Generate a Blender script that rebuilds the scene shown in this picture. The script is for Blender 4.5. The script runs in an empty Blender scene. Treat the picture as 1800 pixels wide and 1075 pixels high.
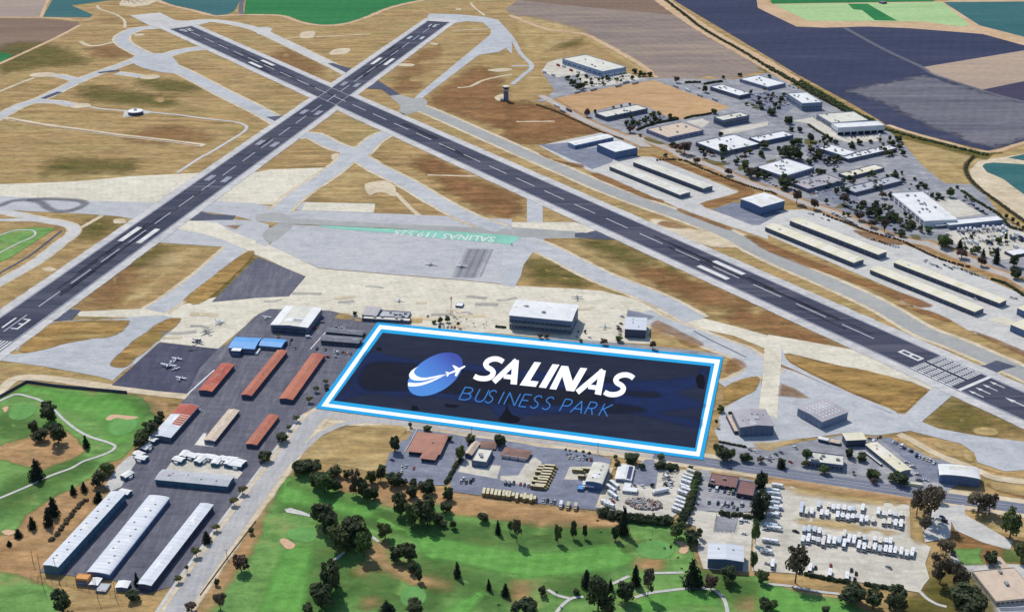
"""Aerial view of a regional airport: every coordinate below is in metres on the ground plane
(x to the right, y away from the viewer, z up)."""
import bpy, bmesh, math, random
from mathutils import Vector, Matrix
from mathutils.geometry import delaunay_2d_cdt
random.seed(7)
SC = bpy.context.scene
COL = SC.collection
# ------------------------------------------------------------------ camera
cam_d = bpy.data.cameras.new('camera')
cam = bpy.data.objects.new('camera', cam_d); COL.objects.link(cam)
cam.location = (0, 0, 555.01); cam.rotation_euler = (math.radians(90 - 24.219), 0, 0)
cam_d.sensor_width = 36; cam_d.lens = 2340.836 / 1800 * 36
cam_d.clip_start = 5; cam_d.clip_end = 60000
SC.camera = cam
# ------------------------------------------------------------------ sky, sun, exposure
SUN_EL, SUN_AZ = 50.0, -27.0            # azimuth measured from +y towards +x
W = bpy.data.worlds.new('World'); SC.world = W; W.use_nodes = True
nt = W.node_tree; nt.nodes.clear()
sky = nt.nodes.new('ShaderNodeTexSky'); sky.sky_type = 'NISHITA'; sky.sun_disc = False
sky.sun_elevation = math.radians(SUN_EL); sky.sun_rotation = math.radians(SUN_AZ)
sky.air_density = 1.0; sky.dust_density = .6; sky.ozone_density = 2.0
bg = nt.nodes.new('ShaderNodeBackground'); bg.inputs['Strength'].default_value = 0.125
wo = nt.nodes.new('ShaderNodeOutputWorld')
nt.links.new(sky.outputs[0], bg.inputs[0]); nt.links.new(bg.outputs[0], wo.inputs[0])
sun_d = bpy.data.lights.new('sun', 'SUN'); sun_d.energy = 3.45; sun_d.angle = math.radians(.5); sun_d.color = (1, .95, .87)
sun = bpy.data.objects.new('sun', sun_d); COL.objects.link(sun)
_a, _e = math.radians(SUN_AZ), math.radians(SUN_EL)
SUNV = Vector((math.sin(_a) * math.cos(_e), math.cos(_a) * math.cos(_e), math.sin(_e)))
sun.rotation_euler = SUNV.to_track_quat('Z', 'Y').to_euler(); sun.location = SUNV * 900
SC.view_settings.view_transform = 'Standard'; SC.view_settings.look = 'None'
SC.view_settings.exposure = 0.04; SC.view_settings.gamma = 1; SC.view_settings.use_curve_mapping = False
SC.cycles.max_bounces = 6; SC.cycles.transparent_max_bounces = 12
# ------------------------------------------------------------------ materials
M = {}
def s2l(c):
    return tuple(((v / 255) / 12.92 if v <= 10 else (((v / 255) + .055) / 1.055) ** 2.4) for v in c)
def new_mat(name):
    m = bpy.data.materials.new(name); m.use_nodes = True
    n = m.node_tree; b = n.nodes['Principled BSDF']; M[name] = m
    return m, n, b
def noise(n, vec, scale, detail=4, rough=.55, dim='3D'):
    t = n.nodes.new('ShaderNodeTexNoise'); t.inputs['Scale'].default_value = scale
    t.inputs['Detail'].default_value = detail; t.inputs['Roughness'].default_value = rough
    n.links.new(vec, t.inputs['Vector']); return t.outputs['Fac']
def ramp(n, fac, stops):
    r = n.nodes.new('ShaderNodeValToRGB'); e = r.color_ramp.elements
    while len(e) < len(stops): e.new(.5)
    for k, (p, c) in enumerate(stops): e[k].position = p; e[k].color = (*c, 1)
    n.links.new(fac, r.inputs[0]); return r.outputs[0]
def math_n(n, op, a, b):
    t = n.nodes.new('ShaderNodeMath'); t.operation = op
    for i, v in enumerate((a, b)):
        if isinstance(v, (int, float)): t.inputs[i].default_value = v
        else: n.links.new(v, t.inputs[i])
    return t.outputs[0]
def mixc(n, fac, a, b, mode='MIX'):
    t = n.nodes.new('ShaderNodeMix'); t.data_type = 'RGBA'; t.blend_type = mode
    for i, v in ((0, fac), (6, a), (7, b)):
        if isinstance(v, (int, float)): t.inputs[i].default_value = v
        elif isinstance(v, tuple): t.inputs[i].default_value = (*v, 1)
        else: n.links.new(v, t.inputs[i])
    return t.outputs[2]
def mapped(n, rot=0, stretch=(1, 1, 1), coord='Object', rnd=False):
    tc = n.nodes.new('ShaderNodeTexCoord'); mp = n.nodes.new('ShaderNodeMapping')
    mp.inputs['Rotation'].default_value = (0, 0, rot); mp.inputs['Scale'].default_value = stretch
    n.links.new(tc.outputs[coord], mp.inputs['Vector'])
    if rnd:
        oi = n.nodes.new('ShaderNodeObjectInfo')
        mu = math_n(n, 'MULTIPLY', oi.outputs['Random'], 90)
        n.links.new(mu, mp.inputs['Location'])
    return mp.outputs[0]
def ground_mat(name, cols, big=.008, mid=.05, rot=0, stretch=(1, 1, 1), fine=.4, feather=False, lines=None, lo=.32, hi=.68, amt=.55, cap=1., rag=1.3, spots=None, mottle=0):
    """cols: dark, mid, light tones of the ground; large patches, streaks and grain from noise in metres"""
    m, n, b = new_mat(name)
    v = mapped(n, rot, stretch)
    f1 = noise(n, v, big, 5, .6); f2 = noise(n, v, mid, 5, .62)
    f = math_n(n, 'ADD', math_n(n, 'MULTIPLY', f1, 1 - amt), math_n(n, 'MULTIPLY', f2, amt))
    k = len(cols)
    col = ramp(n, f, [(lo + (hi - lo) * i / (k - 1), s2l(c)) for i, c in enumerate(cols)])
    f3 = noise(n, mapped(n), fine, 3, .6)
    col = mixc(n, .5, col, ramp(n, f3, [(.25, (.74, .74, .74)), (.75, (1.2, 1.2, 1.2))]), 'MULTIPLY')
    if mottle:                                   # streaky tufts a few metres across
        for sc_, st_ in ((.055, (.35, 1.5, 1)), (.16, (.5, 1.3, 1))):
            fm_ = noise(n, mapped(n, rot * .5, st_), sc_, 4, .7)
            col = mixc(n, mottle, col, ramp(n, fm_, [(.34, (.62, .64, .62)), (.5, (1, 1, 1)), (.66, (1.34, 1.3, 1.24))]), 'MULTIPLY')
    if spots:                                    # scattered clumps or stains: scale, threshold, colour, strength
        for sc_, th, cc, st_ in spots:
            fs = noise(n, mapped(n, rot, stretch), sc_, 5, .65)
            col = mixc(n, math_n(n, 'MULTIPLY', ramp(n, fs, [(th, (0, 0, 0)), (th + .14, (1, 1, 1))]), st_), col, s2l(cc))
    if lines:                                    # ploughing, mowing or paving joints: angle, spacing in m, darkness
        for ang, sp, dk in lines:
            w = n.nodes.new('ShaderNodeTexWave'); w.inputs['Scale'].default_value = 1 / sp * .314
            w.inputs['Distortion'].default_value = 1.5; w.inputs['Detail'].default_value = 2
            n.links.new(mapped(n, ang), w.inputs['Vector'])
            col = mixc(n, dk, col, ramp(n, w.outputs['Fac'], [(0, (.55, .55, .55)), (1, (1.1, 1.1, 1.1))]), 'MULTIPLY')
    n.links.new(col, b.inputs['Base Color']); b.inputs['Roughness'].default_value = .95
    b.inputs['Specular IOR Level'].default_value = .1
    if feather:                                  # ragged edge: the sheet thins out along its rim
        at = n.nodes.new('ShaderNodeAttribute'); at.attribute_name = 'cover'
        fn = noise(n, mapped(n), .05, 6, .68)
        e = math_n(n, 'ADD', at.outputs['Fac'], math_n(n, 'MULTIPLY', math_n(n, 'SUBTRACT', fn, .5), rag))
        mr = n.nodes.new('ShaderNodeMapRange'); mr.inputs[1].default_value = .3 if cap == 1 else .1; mr.inputs[2].default_value = .7 if cap == 1 else 1.15; mr.inputs[4].default_value = cap
        n.links.new(e, mr.inputs[0]); n.links.new(mr.outputs[0], b.inputs['Alpha'])
    return m
def paint_mat(name, c, rough=.6, var=.12, sc=.35, spec=.3, stretch=(1, 1, 1), rust=None, metal=0):
    m, n, b = new_mat(name)
    f = noise(n, mapped(n, 0, stretch, rnd=True), sc, 4, .6)
    cl = s2l(c); col = ramp(n, f, [(.25, tuple(v * (1 - var) for v in cl)), (.75, tuple(min(1, v * (1 + var)) for v in cl))])
    fw = noise(n, mapped(n, 0, stretch, rnd=True), sc * .6, 6, .7)
    if var > 0: col = mixc(n, .5, col, ramp(n, fw, [(.36, (.66, .66, .68)), (.52, (1, 1, 1))]), 'MULTIPLY')
    if rust:
        f2 = noise(n, mapped(n, 0, stretch, rnd=True), sc * .35, 5, .65)
        col = mixc(n, ramp(n, f2, [(.45, (0, 0, 0)), (.68, (1, 1, 1))]), col, s2l(rust))
    n.links.new(col, b.inputs['Base Color']); b.inputs['Roughness'].default_value = rough
    b.inputs['Specular IOR Level'].default_value = spec; b.inputs['Metallic'].default_value = metal
    return m
def object_color_mat(name, rough=.35, spec=.4):
    m, n, b = new_mat(name); oi = n.nodes.new('ShaderNodeObjectInfo')
    f = noise(n, mapped(n, rnd=True), 1.2, 3)
    n.links.new(mixc(n, .35, oi.outputs['Color'], ramp(n, f, [(.3, (.7, .7, .7)), (.7, (1.15, 1.15, 1.15))]), 'MULTIPLY'), b.inputs['Base Color'])
    b.inputs['Roughness'].default_value = rough; b.inputs['Specular IOR Level'].default_value = spec
    return m
def foliage_mat(name, dark, light, warm):
    m, n, b = new_mat(name); oi = n.nodes.new('ShaderNodeObjectInfo')
    f = noise(n, mapped(n, 0, (1, 1, 1), rnd=True), 3.2, 4, .6)
    col = ramp(n, f, [(.32, s2l(dark)), (.68, s2l(light))])
    col = mixc(n, math_n(n, 'MULTIPLY', oi.outputs['Random'], .8), col, s2l(warm))
    n.links.new(col, b.inputs['Base Color']); b.inputs['Roughness'].default_value = .75; b.inputs['Specular IOR Level'].default_value = .2
    tr = n.nodes.new('ShaderNodeBsdfTranslucent'); n.links.new(col, tr.inputs['Color'])
    mx = n.nodes.new('ShaderNodeMixShader'); mx.inputs[0].default_value = .35
    n.links.new(b.outputs[0], mx.inputs[1]); n.links.new(tr.outputs[0], mx.inputs[2]); n.links.new(mx.outputs[0], n.nodes['Material Output'].inputs['Surface'])
    return m
RB = math.atan2([(-627.5,2517.8),(477.5,976)][0][1] - [(-627.5,2517.8),(477.5,976)][1][1], [(-627.5,2517.8),(477.5,976)][0][0] - [(-627.5,2517.8),(477.5,976)][1][0])
RA = math.radians(math.degrees(RB) - 50)
ground_mat('dry_grass', [(112, 94, 60), (150, 124, 82), (170, 142, 98), (150, 132, 88), (192, 166, 118)], .006, .03, 0, (.4, 1.9, 1), .25, lo=.3, hi=.7, spots=[(.018, .54, (118, 112, 58), .55), (.011, .56, (128, 94, 62), .5), (.03, .56, (204, 176, 122), .6), (.06, .6, (92, 82, 50), .4)], mottle=0.75)
ground_mat('airfield_grass', [(104, 92, 52), (138, 110, 66), (164, 132, 80), (190, 156, 100)], .008, .04, 0, (.45, 1.8, 1), .25, feather=True, lo=.3, hi=.68, spots=[(.018, .54, (118, 112, 58), .55), (.011, .56, (128, 94, 62), .5), (.03, .56, (204, 176, 122), .6), (.06, .6, (92, 82, 50), .4)], mottle=0.8)
ground_mat('brown_grass', [(124, 92, 62), (150, 112, 74), (170, 132, 92)], .01, .05, 0, (.4, 1.8, 1), .3, feather=True, cap=.7, rag=1.7, spots=[(.03, .56, (184, 146, 96), .6), (.05, .56, (104, 92, 54), .5)], mottle=0.7)
ground_mat('reddish_grass', [(116, 86, 56), (146, 106, 70), (170, 130, 88)], .01, .05, 0, (.4, 1.8, 1), .3, feather=True, cap=.92, rag=1.6, spots=[(.03, .57, (190, 152, 100), .5), (.05, .58, (108, 94, 54), .5)], mottle=0.7)
ground_mat('green_grass_patch', [(82, 84, 40), (104, 100, 50), (134, 114, 60)], .012, .06, 0, (.5, 1.6, 1), .3, feather=True, cap=.8, rag=1.7, spots=[(.04, .55, (150, 122, 76), .7)], mottle=0.7)
ground_mat('golden_grass', [(170, 144, 96), (190, 164, 114), (204, 182, 134)], .012, .06, 0, (.5, 1.5, 1), .3, feather=True, cap=.88, rag=1.6, spots=[(.03, .56, (146, 116, 72), .6)], mottle=0.6)
ground_mat('orange_field', [(174, 138, 100), (188, 152, 112), (198, 164, 124)], .01, .04, .2, (.5, 1.8, 1), .3, feather=True, spots=[(.02, .56, (160, 118, 84), .5)], mottle=0.35)
ground_mat('turf', [(82, 108, 64), (98, 134, 72), (114, 154, 84), (106, 142, 76), (148, 152, 98)], .014, .06, .5, (1, 1, 1), .35, feather=True, lo=.3, hi=.72, spots=[(.03, .55, (158, 146, 98), .65), (.02, .57, (66, 96, 58), .5)], mottle=0.45)
ground_mat('fairway', [(98, 156, 74), (114, 174, 84), (126, 184, 94)], .02, .08, .2, (.6, 1.6, 1), .4, feather=True, cap=.85, rag=1.1, lines=[(.15, 10, .2)], mottle=0.28)
ground_mat('rough_turf', [(72, 106, 58), (84, 120, 62), (110, 130, 74)], .02, .08, .3, (1, 1, 1), .4, feather=True, cap=.75, rag=1.6, mottle=0.5)
ground_mat('putting_green', [(110, 166, 92), (120, 174, 100)], .05, .2, 0, (1, 1, 1), .6, feather=True, cap=.85)
ground_mat('bare_earth', [(158, 122, 84), (184, 146, 104), (202, 168, 124)], .018, .07, 0, (.8, 1.3, 1), .35, feather=True, cap=.93, rag=1.6, spots=[(.03, .57, (122, 118, 74), .6), (.06, .6, (140, 106, 74), .5)], mottle=0.5)
ground_mat('sand', [(200, 160, 128), (214, 182, 150)], .08, .3, 0, (1, 1, 1), .6, feather=True)
ground_mat('pale_earth', [(184, 166, 138), (204, 188, 160), (216, 204, 180)], .012, .06, 0, (1, 1, 1), .3, feather=True, rag=1.4, spots=[(.04, .58, (164, 140, 108), .5)], mottle=0.35)
ground_mat('gravel_lot', [(180, 174, 160), (200, 194, 180), (214, 208, 196)], .014, .07, .3, (1, 1, 1), .35, feather=True, spots=[(.03, .58, (176, 160, 132), .5), (.06, .6, (160, 154, 146), .4)], mottle=0.3)
ground_mat('concrete', [(194, 187, 168), (214, 206, 186), (226, 219, 200)], .012, .08, 0, (1, 1, 1), .3, lines=[(RA, 7.6, .07), (RA + math.pi / 2, 7.6, .07)], spots=[(.02, .58, (186, 176, 158), .6), (.05, .62, (160, 152, 138), .5)], mottle=0.22)
ground_mat('grey_apron', [(168, 169, 171), (182, 182, 183), (192, 190, 188)], .01, .08, .3, (1, 1, 1), .3, lines=[(RA, 9, .05)], spots=[(.03, .6, (150, 150, 152), .5)], mottle=0.15)
ground_mat('taxiway_asphalt', [(164, 167, 170), (180, 182, 184), (196, 196, 194)], .012, .07, .3, (1, 1, 1), .3, spots=[(.03, .6, (152, 156, 162), .5)], mottle=0.2)
ground_mat('old_taxiway', [(148, 150, 148), (162, 162, 158), (176, 174, 167)], .012, .07, .3, (1, 1, 1), .3)
ground_mat('shoulder', [(172, 170, 168), (194, 192, 190), (208, 204, 198)], .012, .09, .3, (1, 1, 1), .3, feather=True, mottle=0.3)
ground_mat('pale_paving', [(176, 175, 172), (194, 192, 187), (206, 203, 196)], .014, .09, .2, (1, 1, 1), .3, mottle=0.22)
ground_mat('yard_asphalt', [(88, 88, 100), (102, 102, 113), (124, 123, 130)], .02, .09, .95, (2.5, .35, 1), .4, spots=[(.05, .57, (146, 144, 146), .5), (.02, .58, (84, 84, 96), .5)], mottle=0.35)
ground_mat('lot_asphalt', [(112, 117, 132), (127, 131, 145), (142, 145, 155)], .02, .1, 0, (1, 1, 1), .4, feather=True, spots=[(.05, .58, (112, 116, 130), .5)], mottle=0.35)
ground_mat('light_road', [(160, 159, 160), (178, 176, 174), (194, 190, 186)], .012, .12, .95, (2.4, .3, 1), .4, spots=[(.04, .57, (146, 146, 150), .5)], mottle=0.25)
ground_mat('road_asphalt', [(104, 108, 124), (118, 122, 136), (130, 133, 144)], .012, .12, -.1, (.3, 3, 1), .4)
ground_mat('park_road', [(164, 156, 150), (180, 172, 164), (194, 186, 178)], .012, .1, 0, (1, 1, 1), .4)
ground_mat('park_paving', [(122, 125, 134), (148, 149, 154), (174, 173, 172)], .016, .06, 0, (1, 1, 1), .3, feather=True, spots=[(.05, .58, (118, 124, 138), .5), (.04, .6, (206, 200, 186), .5)], mottle=0.5)
ground_mat('runway_asphalt_a', [(50, 54, 71), (66, 69, 85), (92, 93, 104)], .008, .06, -RA, (.1, 3.2, 1), .3, lo=.36, hi=.62, spots=[(.03, .57, (116, 117, 124), .5), (.012, .58, (58, 60, 72), .5)], mottle=0.2)
ground_mat('runway_asphalt_b', [(58, 62, 79), (72, 74, 90), (94, 94, 105)], .006, .05, -RB, (.1, 2.8, 1), .3, lo=.36, hi=.62, spots=[(.03, .58, (112, 112, 118), .45), (.012, .58, (64, 66, 78), .45)], mottle=0.18)
ground_mat('dark_apron', [(70, 72, 90), (80, 81, 98), (94, 94, 108)], .02, .08, .9, (2.5, .4, 1), .4, mottle=.3)
ground_mat('dark_connector', [(70, 74, 92), (82, 86, 102), (96, 98, 112)], .01, .06, 0, (1, 1, 1), .3)
ground_mat('tyre_marks', [(104, 104, 112), (122, 122, 128)], .02, .1, 0, (1, 1, 1), .3, feather=True, cap=.7)
ground_mat('rubber', [(40, 42, 54), (50, 52, 64)], .02, .1, 0, (1, 1, 1), .3, feather=True, cap=.55)
ground_mat('patch_light', [(96, 98, 108), (108, 110, 118)], .02, .1, 0, (1, 1, 1), .3, feather=True, cap=.45)
ground_mat('dark_stain', [(132, 134, 140), (150, 151, 156)], .02, .1, 0, (1, 1, 1), .3, feather=True, cap=.5)
ground_mat('field_taupe', [(148, 132, 122), (158, 142, 130), (168, 150, 134)], .003, .02, .1, (.3, 2.5, 1), .1, lines=[(.05, 16, .05)])
ground_mat('field_brown', [(118, 98, 84), (130, 108, 92), (142, 118, 100)], .003, .02, .1, (.3, 2.5, 1), .1, lines=[(.1, 14, .06)])
ground_mat('field_grey', [(118, 108, 106), (136, 122, 114), (152, 136, 122), (166, 146, 126)], .003, .018, -.35, (.4, 2.4, 1), .1, lines=[(-.35, 18, .09)], mottle=0.2)
ground_mat('field_teal', [(48, 92, 96), (56, 102, 104), (66, 112, 108)], .004, .02, .1, (.3, 2.5, 1), .1, lines=[(.08, 20, .06)])
ground_mat('field_green', [(32, 98, 58), (42, 116, 66), (56, 130, 74)], .004, .02, .0, (.25, 3, 1), .1, lines=[(.02, 24, .08)])
ground_mat('field_pale_green', [(146, 176, 120), (162, 192, 136), (178, 200, 142)], .005, .03, -.9, (.3, 2.5, 1), .1, lines=[(-.9, 14, .08)])
ground_mat('field_navy', [(48, 55, 78), (58, 63, 87), (72, 75, 95)], .003, .02, .3, (.3, 2.4, 1), .1, lines=[(.3, 18, .1)], spots=[(.006, .57, (84, 82, 104), .5)], mottle=0.2)
ground_mat('field_furrowed', [(82, 84, 98), (108, 107, 116), (130, 127, 131)], .004, .02, .35, (.2, 3.6, 1), .1, feather=True, cap=1, rag=1.5, lines=[(.35, 14, .1)], mottle=0.4)
ground_mat('field_tan', [(152, 134, 124), (170, 150, 132), (184, 160, 136)], .004, .02, .3, (.25, 3, 1), .1)
ground_mat('field_purple', [(66, 62, 84), (78, 72, 92)], .004, .02, .3, (.4, 2, 1), .1)
ground_mat('dirt_track', [(176, 146, 112), (196, 166, 132), (208, 182, 150)], .01, .05, 0, (1, 1, 1), .2, feather=True)
ground_mat('far_farmland', [(70, 100, 76), (120, 112, 92), (150, 134, 110)], .0012, .006, .3, (1, 1, 1), .05)
paint_mat('marking_white', (210, 210, 206), .8, .14, .15)
paint_mat('marking_worn', (176, 180, 192), .8, .2, .15)
paint_mat('marking_green', (128, 190, 168), .8, .12, .06)
paint_mat('banner_cyan', (42, 160, 212), .85, .0, .1, .05)
paint_mat('banner_white', (255, 255, 255), .85, .0, .1, .05)
ground_mat('banner_navy', [(30, 35, 52), (37, 42, 60), (44, 49, 68)], .02, .07, .1, (.5, 1.6, 1), .3, spots=[(.04, .6, (36, 48, 80), .5)])
ground_mat('banner_dark', [(28, 31, 42), (35, 38, 49)], .02, .07, .1, (.5, 1.6, 1), .3, feather=True, cap=.85, rag=1.5)
ground_mat('banner_track', [(31, 46, 86), (36, 54, 100)], .02, .07, .1, (.5, 1.6, 1), .3, feather=True, cap=.75, rag=1.5)
ground_mat('banner_blot', [(8, 10, 20), (14, 16, 30)], .05, .2, 0, (1, 1, 1), .5, feather=True)
paint_mat('banner_blue', (60, 116, 180), .85, .0, .1, .05)
paint_mat('roof_white', (224, 224, 221), .6, .07, .12)
paint_mat('roof_white_metal', (202, 206, 212), .5, .09, .1, stretch=(.2, 3, 1))
paint_mat('roof_offwhite', (212, 209, 194), .7, .12, .12)
paint_mat('roof_cream', (220, 213, 182), .6, .09, .12, stretch=(2.5, .4, 1), rust=(232, 222, 206))
paint_mat('roof_tan', (204, 184, 162), .8, .1, .2)
paint_mat('roof_grey', (178, 180, 184), .7, .1, .15)
paint_mat('roof_grey_metal', (166, 162, 166), .6, .12, .12, stretch=(1, .3, 1), rust=(186, 170, 164))
paint_mat('roof_dark', (112, 114, 124), .8, .12, .2)
paint_mat('roof_red', (168, 74, 58), .7, .12, .12, stretch=(1, 1, 1), rust=(196, 112, 82))
paint_mat('roof_orange', (180, 106, 78), .7, .14, .12, rust=(158, 82, 68))
paint_mat('roof_terracotta', (172, 124, 104), .8, .1, .25, rust=(158, 110, 94))
paint_mat('roof_maroon', (128, 96, 92), .8, .1, .2, rust=(140, 102, 94))
paint_mat('roof_brown', (132, 102, 92), .8, .12, .2)
paint_mat('roof_blue', (74, 148, 208), .5, .08, .12)
paint_mat('wall_white', (214, 216, 220), .8, .05, .1)
paint_mat('wall_lightblue', (140, 160, 190), .7, .08, .1)
paint_mat('wall_blue', (88, 110, 146), .7, .08, .1)
paint_mat('wall_bluegrey', (122, 134, 156), .75, .08, .1)
paint_mat('wall_slate', (104, 114, 136), .75, .1, .1)
paint_mat('wall_dark', (74, 80, 100), .75, .12, .1)
paint_mat('wall_lavender', (148, 150, 178), .75, .06, .1)
paint_mat('wall_teal', (72, 108, 128), .7, .1, .1)
paint_mat('wall_beige', (168, 160, 150), .8, .1, .1)
paint_mat('wall_orange', (216, 152, 92), .8, .1, .1)
paint_mat('door_metal', (98, 112, 138), .6, .1, .3)
paint_mat('door_dark', (70, 78, 98), .6, .1, .3)
paint_mat('trim_white', (216, 216, 213), .6, .04, .2)
paint_mat('unit_metal', (150, 152, 154), .5, .15, .8, metal=.2)
paint_mat('glass_dark', (28, 34, 50), .15, .1, .4, .5)
paint_mat('solar_panel', (58, 66, 96), .25, .08, .5, .5)
paint_mat('tyre', (26, 26, 28), .9, .1, 1)
paint_mat('bark', (92, 74, 60), .9, .2, 1)
paint_mat('timber', (104, 88, 74), .9, .2, 1)
paint_mat('bus_yellow', (150, 132, 84), .5, .08, .5)
paint_mat('bus_roof', (206, 196, 162), .5, .08, .5)
paint_mat('dark_paint', (44, 52, 86), .4, .1, .5)
paint_mat('fence_metal', (96, 100, 108), .7, .1, .5)
paint_mat('mast_red', (150, 60, 56), .6, .1, .5)
paint_mat('junk', (146, 128, 120), .8, .35, .5, rust=(124, 96, 88))
object_color_mat('vehicle_paint'); object_color_mat('shed_paint', .6, .3)
foliage_mat('leaves_dark', (46, 60, 44), (90, 106, 76), (88, 92, 66))
foliage_mat('leaves_green', (60, 84, 50), (108, 134, 80), (104, 108, 70))
foliage_mat('leaves_olive', (62, 64, 54), (108, 106, 88), (120, 106, 90))
foliage_mat('leaves_bright', (58, 76, 40), (118, 128, 72), (120, 112, 76))
foliage_mat('leaves_conifer', (26, 38, 36), (54, 70, 58), (58, 62, 52))
foliage_mat('leaves_brown', (66, 54, 50), (118, 100, 88), (104, 84, 74))
# ------------------------------------------------------------------ object helpers
def tag(o, label=None, cat=None, group=None, kind=None):
    if label: o['label'] = label
    if cat: o['category'] = cat
    if group: o['group'] = group
    if kind: o['kind'] = kind
    return o
def mesh_from(name, verts, faces, mats=(), idx=None, smooth=False):
    me = bpy.data.meshes.new(name); me.from_pydata(verts, [], faces)
    for m in mats: me.materials.append(M[m])
    if idx: me.polygons.foreach_set('material_index', idx)
    if smooth: me.polygons.foreach_set('use_smooth', [True] * len(me.polygons))
    me.update(); return me
def link(name, me, parent=None, loc=(0, 0, 0), rz=0):
    o = bpy.data.objects.new(name, me); COL.objects.link(o); o.location = loc; o.rotation_euler[2] = rz
    if parent: o.parent = parent
    return o
class MB:
    """collects boxes, prisms, lathes and tubes into one mesh"""
    def __init__(s): s.v = []; s.f = []; s.i = []
    def add(s, v, f, mi=0):
        k = len(s.v); s.v += [tuple(p) for p in v]; s.f += [tuple(a + k for a in q) for q in f]; s.i += [mi] * len(f); return s
    def box(s, x0, x1, y0, y1, z0, z1, mi=0, taper=0):
        t = taper
        return s.add([(x0, y0, z0), (x1, y0, z0), (x1, y1, z0), (x0, y1, z0), (x0 + t, y0 + t, z1), (x1 - t, y0 + t, z1), (x1 - t, y1 - t, z1), (x0 + t, y1 - t, z1)],
                     [(3, 2, 1, 0), (4, 5, 6, 7), (0, 1, 5, 4), (1, 2, 6, 5), (2, 3, 7, 6), (3, 0, 4, 7)], mi)
    def loft(s, rings, mi=0, cap=True):
        n = len(rings[0]); k = [p for r in rings for p in r]; f = []
        for a in range(len(rings) - 1):
            for b in range(n): f.append((a * n + b, a * n + (b + 1) % n, (a + 1) * n + (b + 1) % n, (a + 1) * n + b))
        if cap: f.append(tuple(reversed(range(n)))); f.append(tuple(range((len(rings) - 1) * n, len(rings) * n)))
        return s.add(k, f, mi)
    def tube(s, p, q, r0, r1=None, n=6, mi=0):
        p, q = Vector(p), Vector(q); r1 = r0 if r1 is None else r1
        d = (q - p).normalized(); u = d.orthogonal().normalized(); w = d.cross(u)
        ring = lambda c, r: [c + (u * math.cos(t) + w * math.sin(t)) * r for t in [2 * math.pi * i / n for i in range(n)]]
        return s.loft([ring(p, r0), ring(q, r1)], mi)
    def mesh(s, name, mats, smooth=False): return mesh_from(name, s.v, s.f, mats, s.i if len(mats) > 1 else None, smooth)
    def build(s, name, mats, parent=None, loc=(0, 0, 0), rz=0, smooth=False): return link(name, s.mesh(name, mats, smooth), parent, loc, rz)
# ------------------------------------------------------------------ ground sheets
SHEETS = []; LAYER_N = {}
def lay(layer):
    k = LAYER_N.get(layer, 0); LAYER_N[layer] = k + 1
    return layer * .06 + (k % 98) * .0006
def smooth_closed(p, n=4):
    o = []; m = len(p)
    for i in range(m):
        a, b, c, d = p[i - 1], p[i], p[(i + 1) % m], p[(i + 2) % m]
        for k in range(n):
            t = k / n
            o.append(tuple(.5 * (2 * b[j] + (c[j] - a[j]) * t + (2 * a[j] - 5 * b[j] + 4 * c[j] - d[j]) * t * t + (3 * b[j] - a[j] - 3 * c[j] + d[j]) * t ** 3) for j in (0, 1)))
    return o
def smooth_open(p, n=4):
    o = []; m = len(p)
    for i in range(m - 1):
        a, b, c, d = p[max(i - 1, 0)], p[i], p[i + 1], p[min(i + 2, m - 1)]
        for k in range(n):
            t = k / n
            o.append(tuple(.5 * (2 * b[j] + (c[j] - a[j]) * t + (2 * a[j] - 5 * b[j] + 4 * c[j] - d[j]) * t * t + (3 * b[j] - a[j] - 3 * c[j] + d[j]) * t ** 3) for j in (0, 1)))
    return o + [tuple(p[-1])]
def area(p): return sum(p[i - 1][0] * p[i][1] - p[i][0] * p[i - 1][1] for i in range(len(p))) / 2
def offset(p, d):
    o = []; n = len(p)
    for i in range(n):
        a, b, c = Vector(p[i - 1]), Vector(p[i]), Vector(p[(i + 1) % n])
        e1 = (b - a); e2 = (c - b)
        if e1.length < 1e-6 or e2.length < 1e-6: o.append(tuple(b)); continue
        e1.normalize(); e2.normalize(); n1 = Vector((e1.y, -e1.x)); n2 = Vector((e2.y, -e2.x))
        nn = n1 + n2
        if nn.length < .2: nn = n1
        nn.normalize(); k = d / max(nn.dot(n1), .5)
        o.append((b.x + nn.x * k, b.y + nn.y * k))
    return o
def sheet(name, pts, mat, layer, smooth=False, feather=0, kind='structure', parent=None):
    if smooth: pts = smooth_closed(pts)
    if area(pts) < 0: pts = pts[::-1]
    z = lay(layer); n = len(pts)
    if feather:
        inn = offset(pts, -feather / 2); out = offset(pts, feather / 2)
        vs = [Vector(p) for p in out + inn]; ed = [(n + i, n + (i + 1) % n) for i in range(n)]
    else: vs = [Vector(p) for p in pts]; ed = []
    V2, _, F2, OV, _, _ = delaunay_2d_cdt(vs, ed, [list(range(n))], 1, 1e-4)
    cov = [1. if not feather or (o and max(o) >= n) else 0. for o in OV]
    fs = []
    for f in F2:
        a, b, c = (V2[k] for k in f[:3])
        fs.append(tuple(f) if (b - a).cross(c - a) > 0 else tuple(reversed(f)))
    me = bpy.data.meshes.new(name); me.from_pydata([(p.x, p.y, 0) for p in V2], [], fs)
    at = me.attributes.new('cover', 'FLOAT', 'POINT'); at.data.foreach_set('value', cov); me.update(); me.materials.append(M[mat])
    o = link(name, me, parent, (0, 0, z))
    if kind and not parent: o['kind'] = kind
    xs = [p[0] for p in pts]; ys = [p[1] for p in pts]
    SHEETS.append((z, min(xs), max(xs), min(ys), max(ys), pts))
    return o
def ribbon(pts, w):
    L, R = [], []
    for i, p in enumerate(pts):
        a = Vector(pts[max(i - 1, 0)]); b = Vector(pts[min(i + 1, len(pts) - 1)]); d = (b - a).normalized()
        L.append((p[0] - d.y * w / 2, p[1] + d.x * w / 2)); R.append((p[0] + d.y * w / 2, p[1] - d.x * w / 2))
    return L, R
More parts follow.
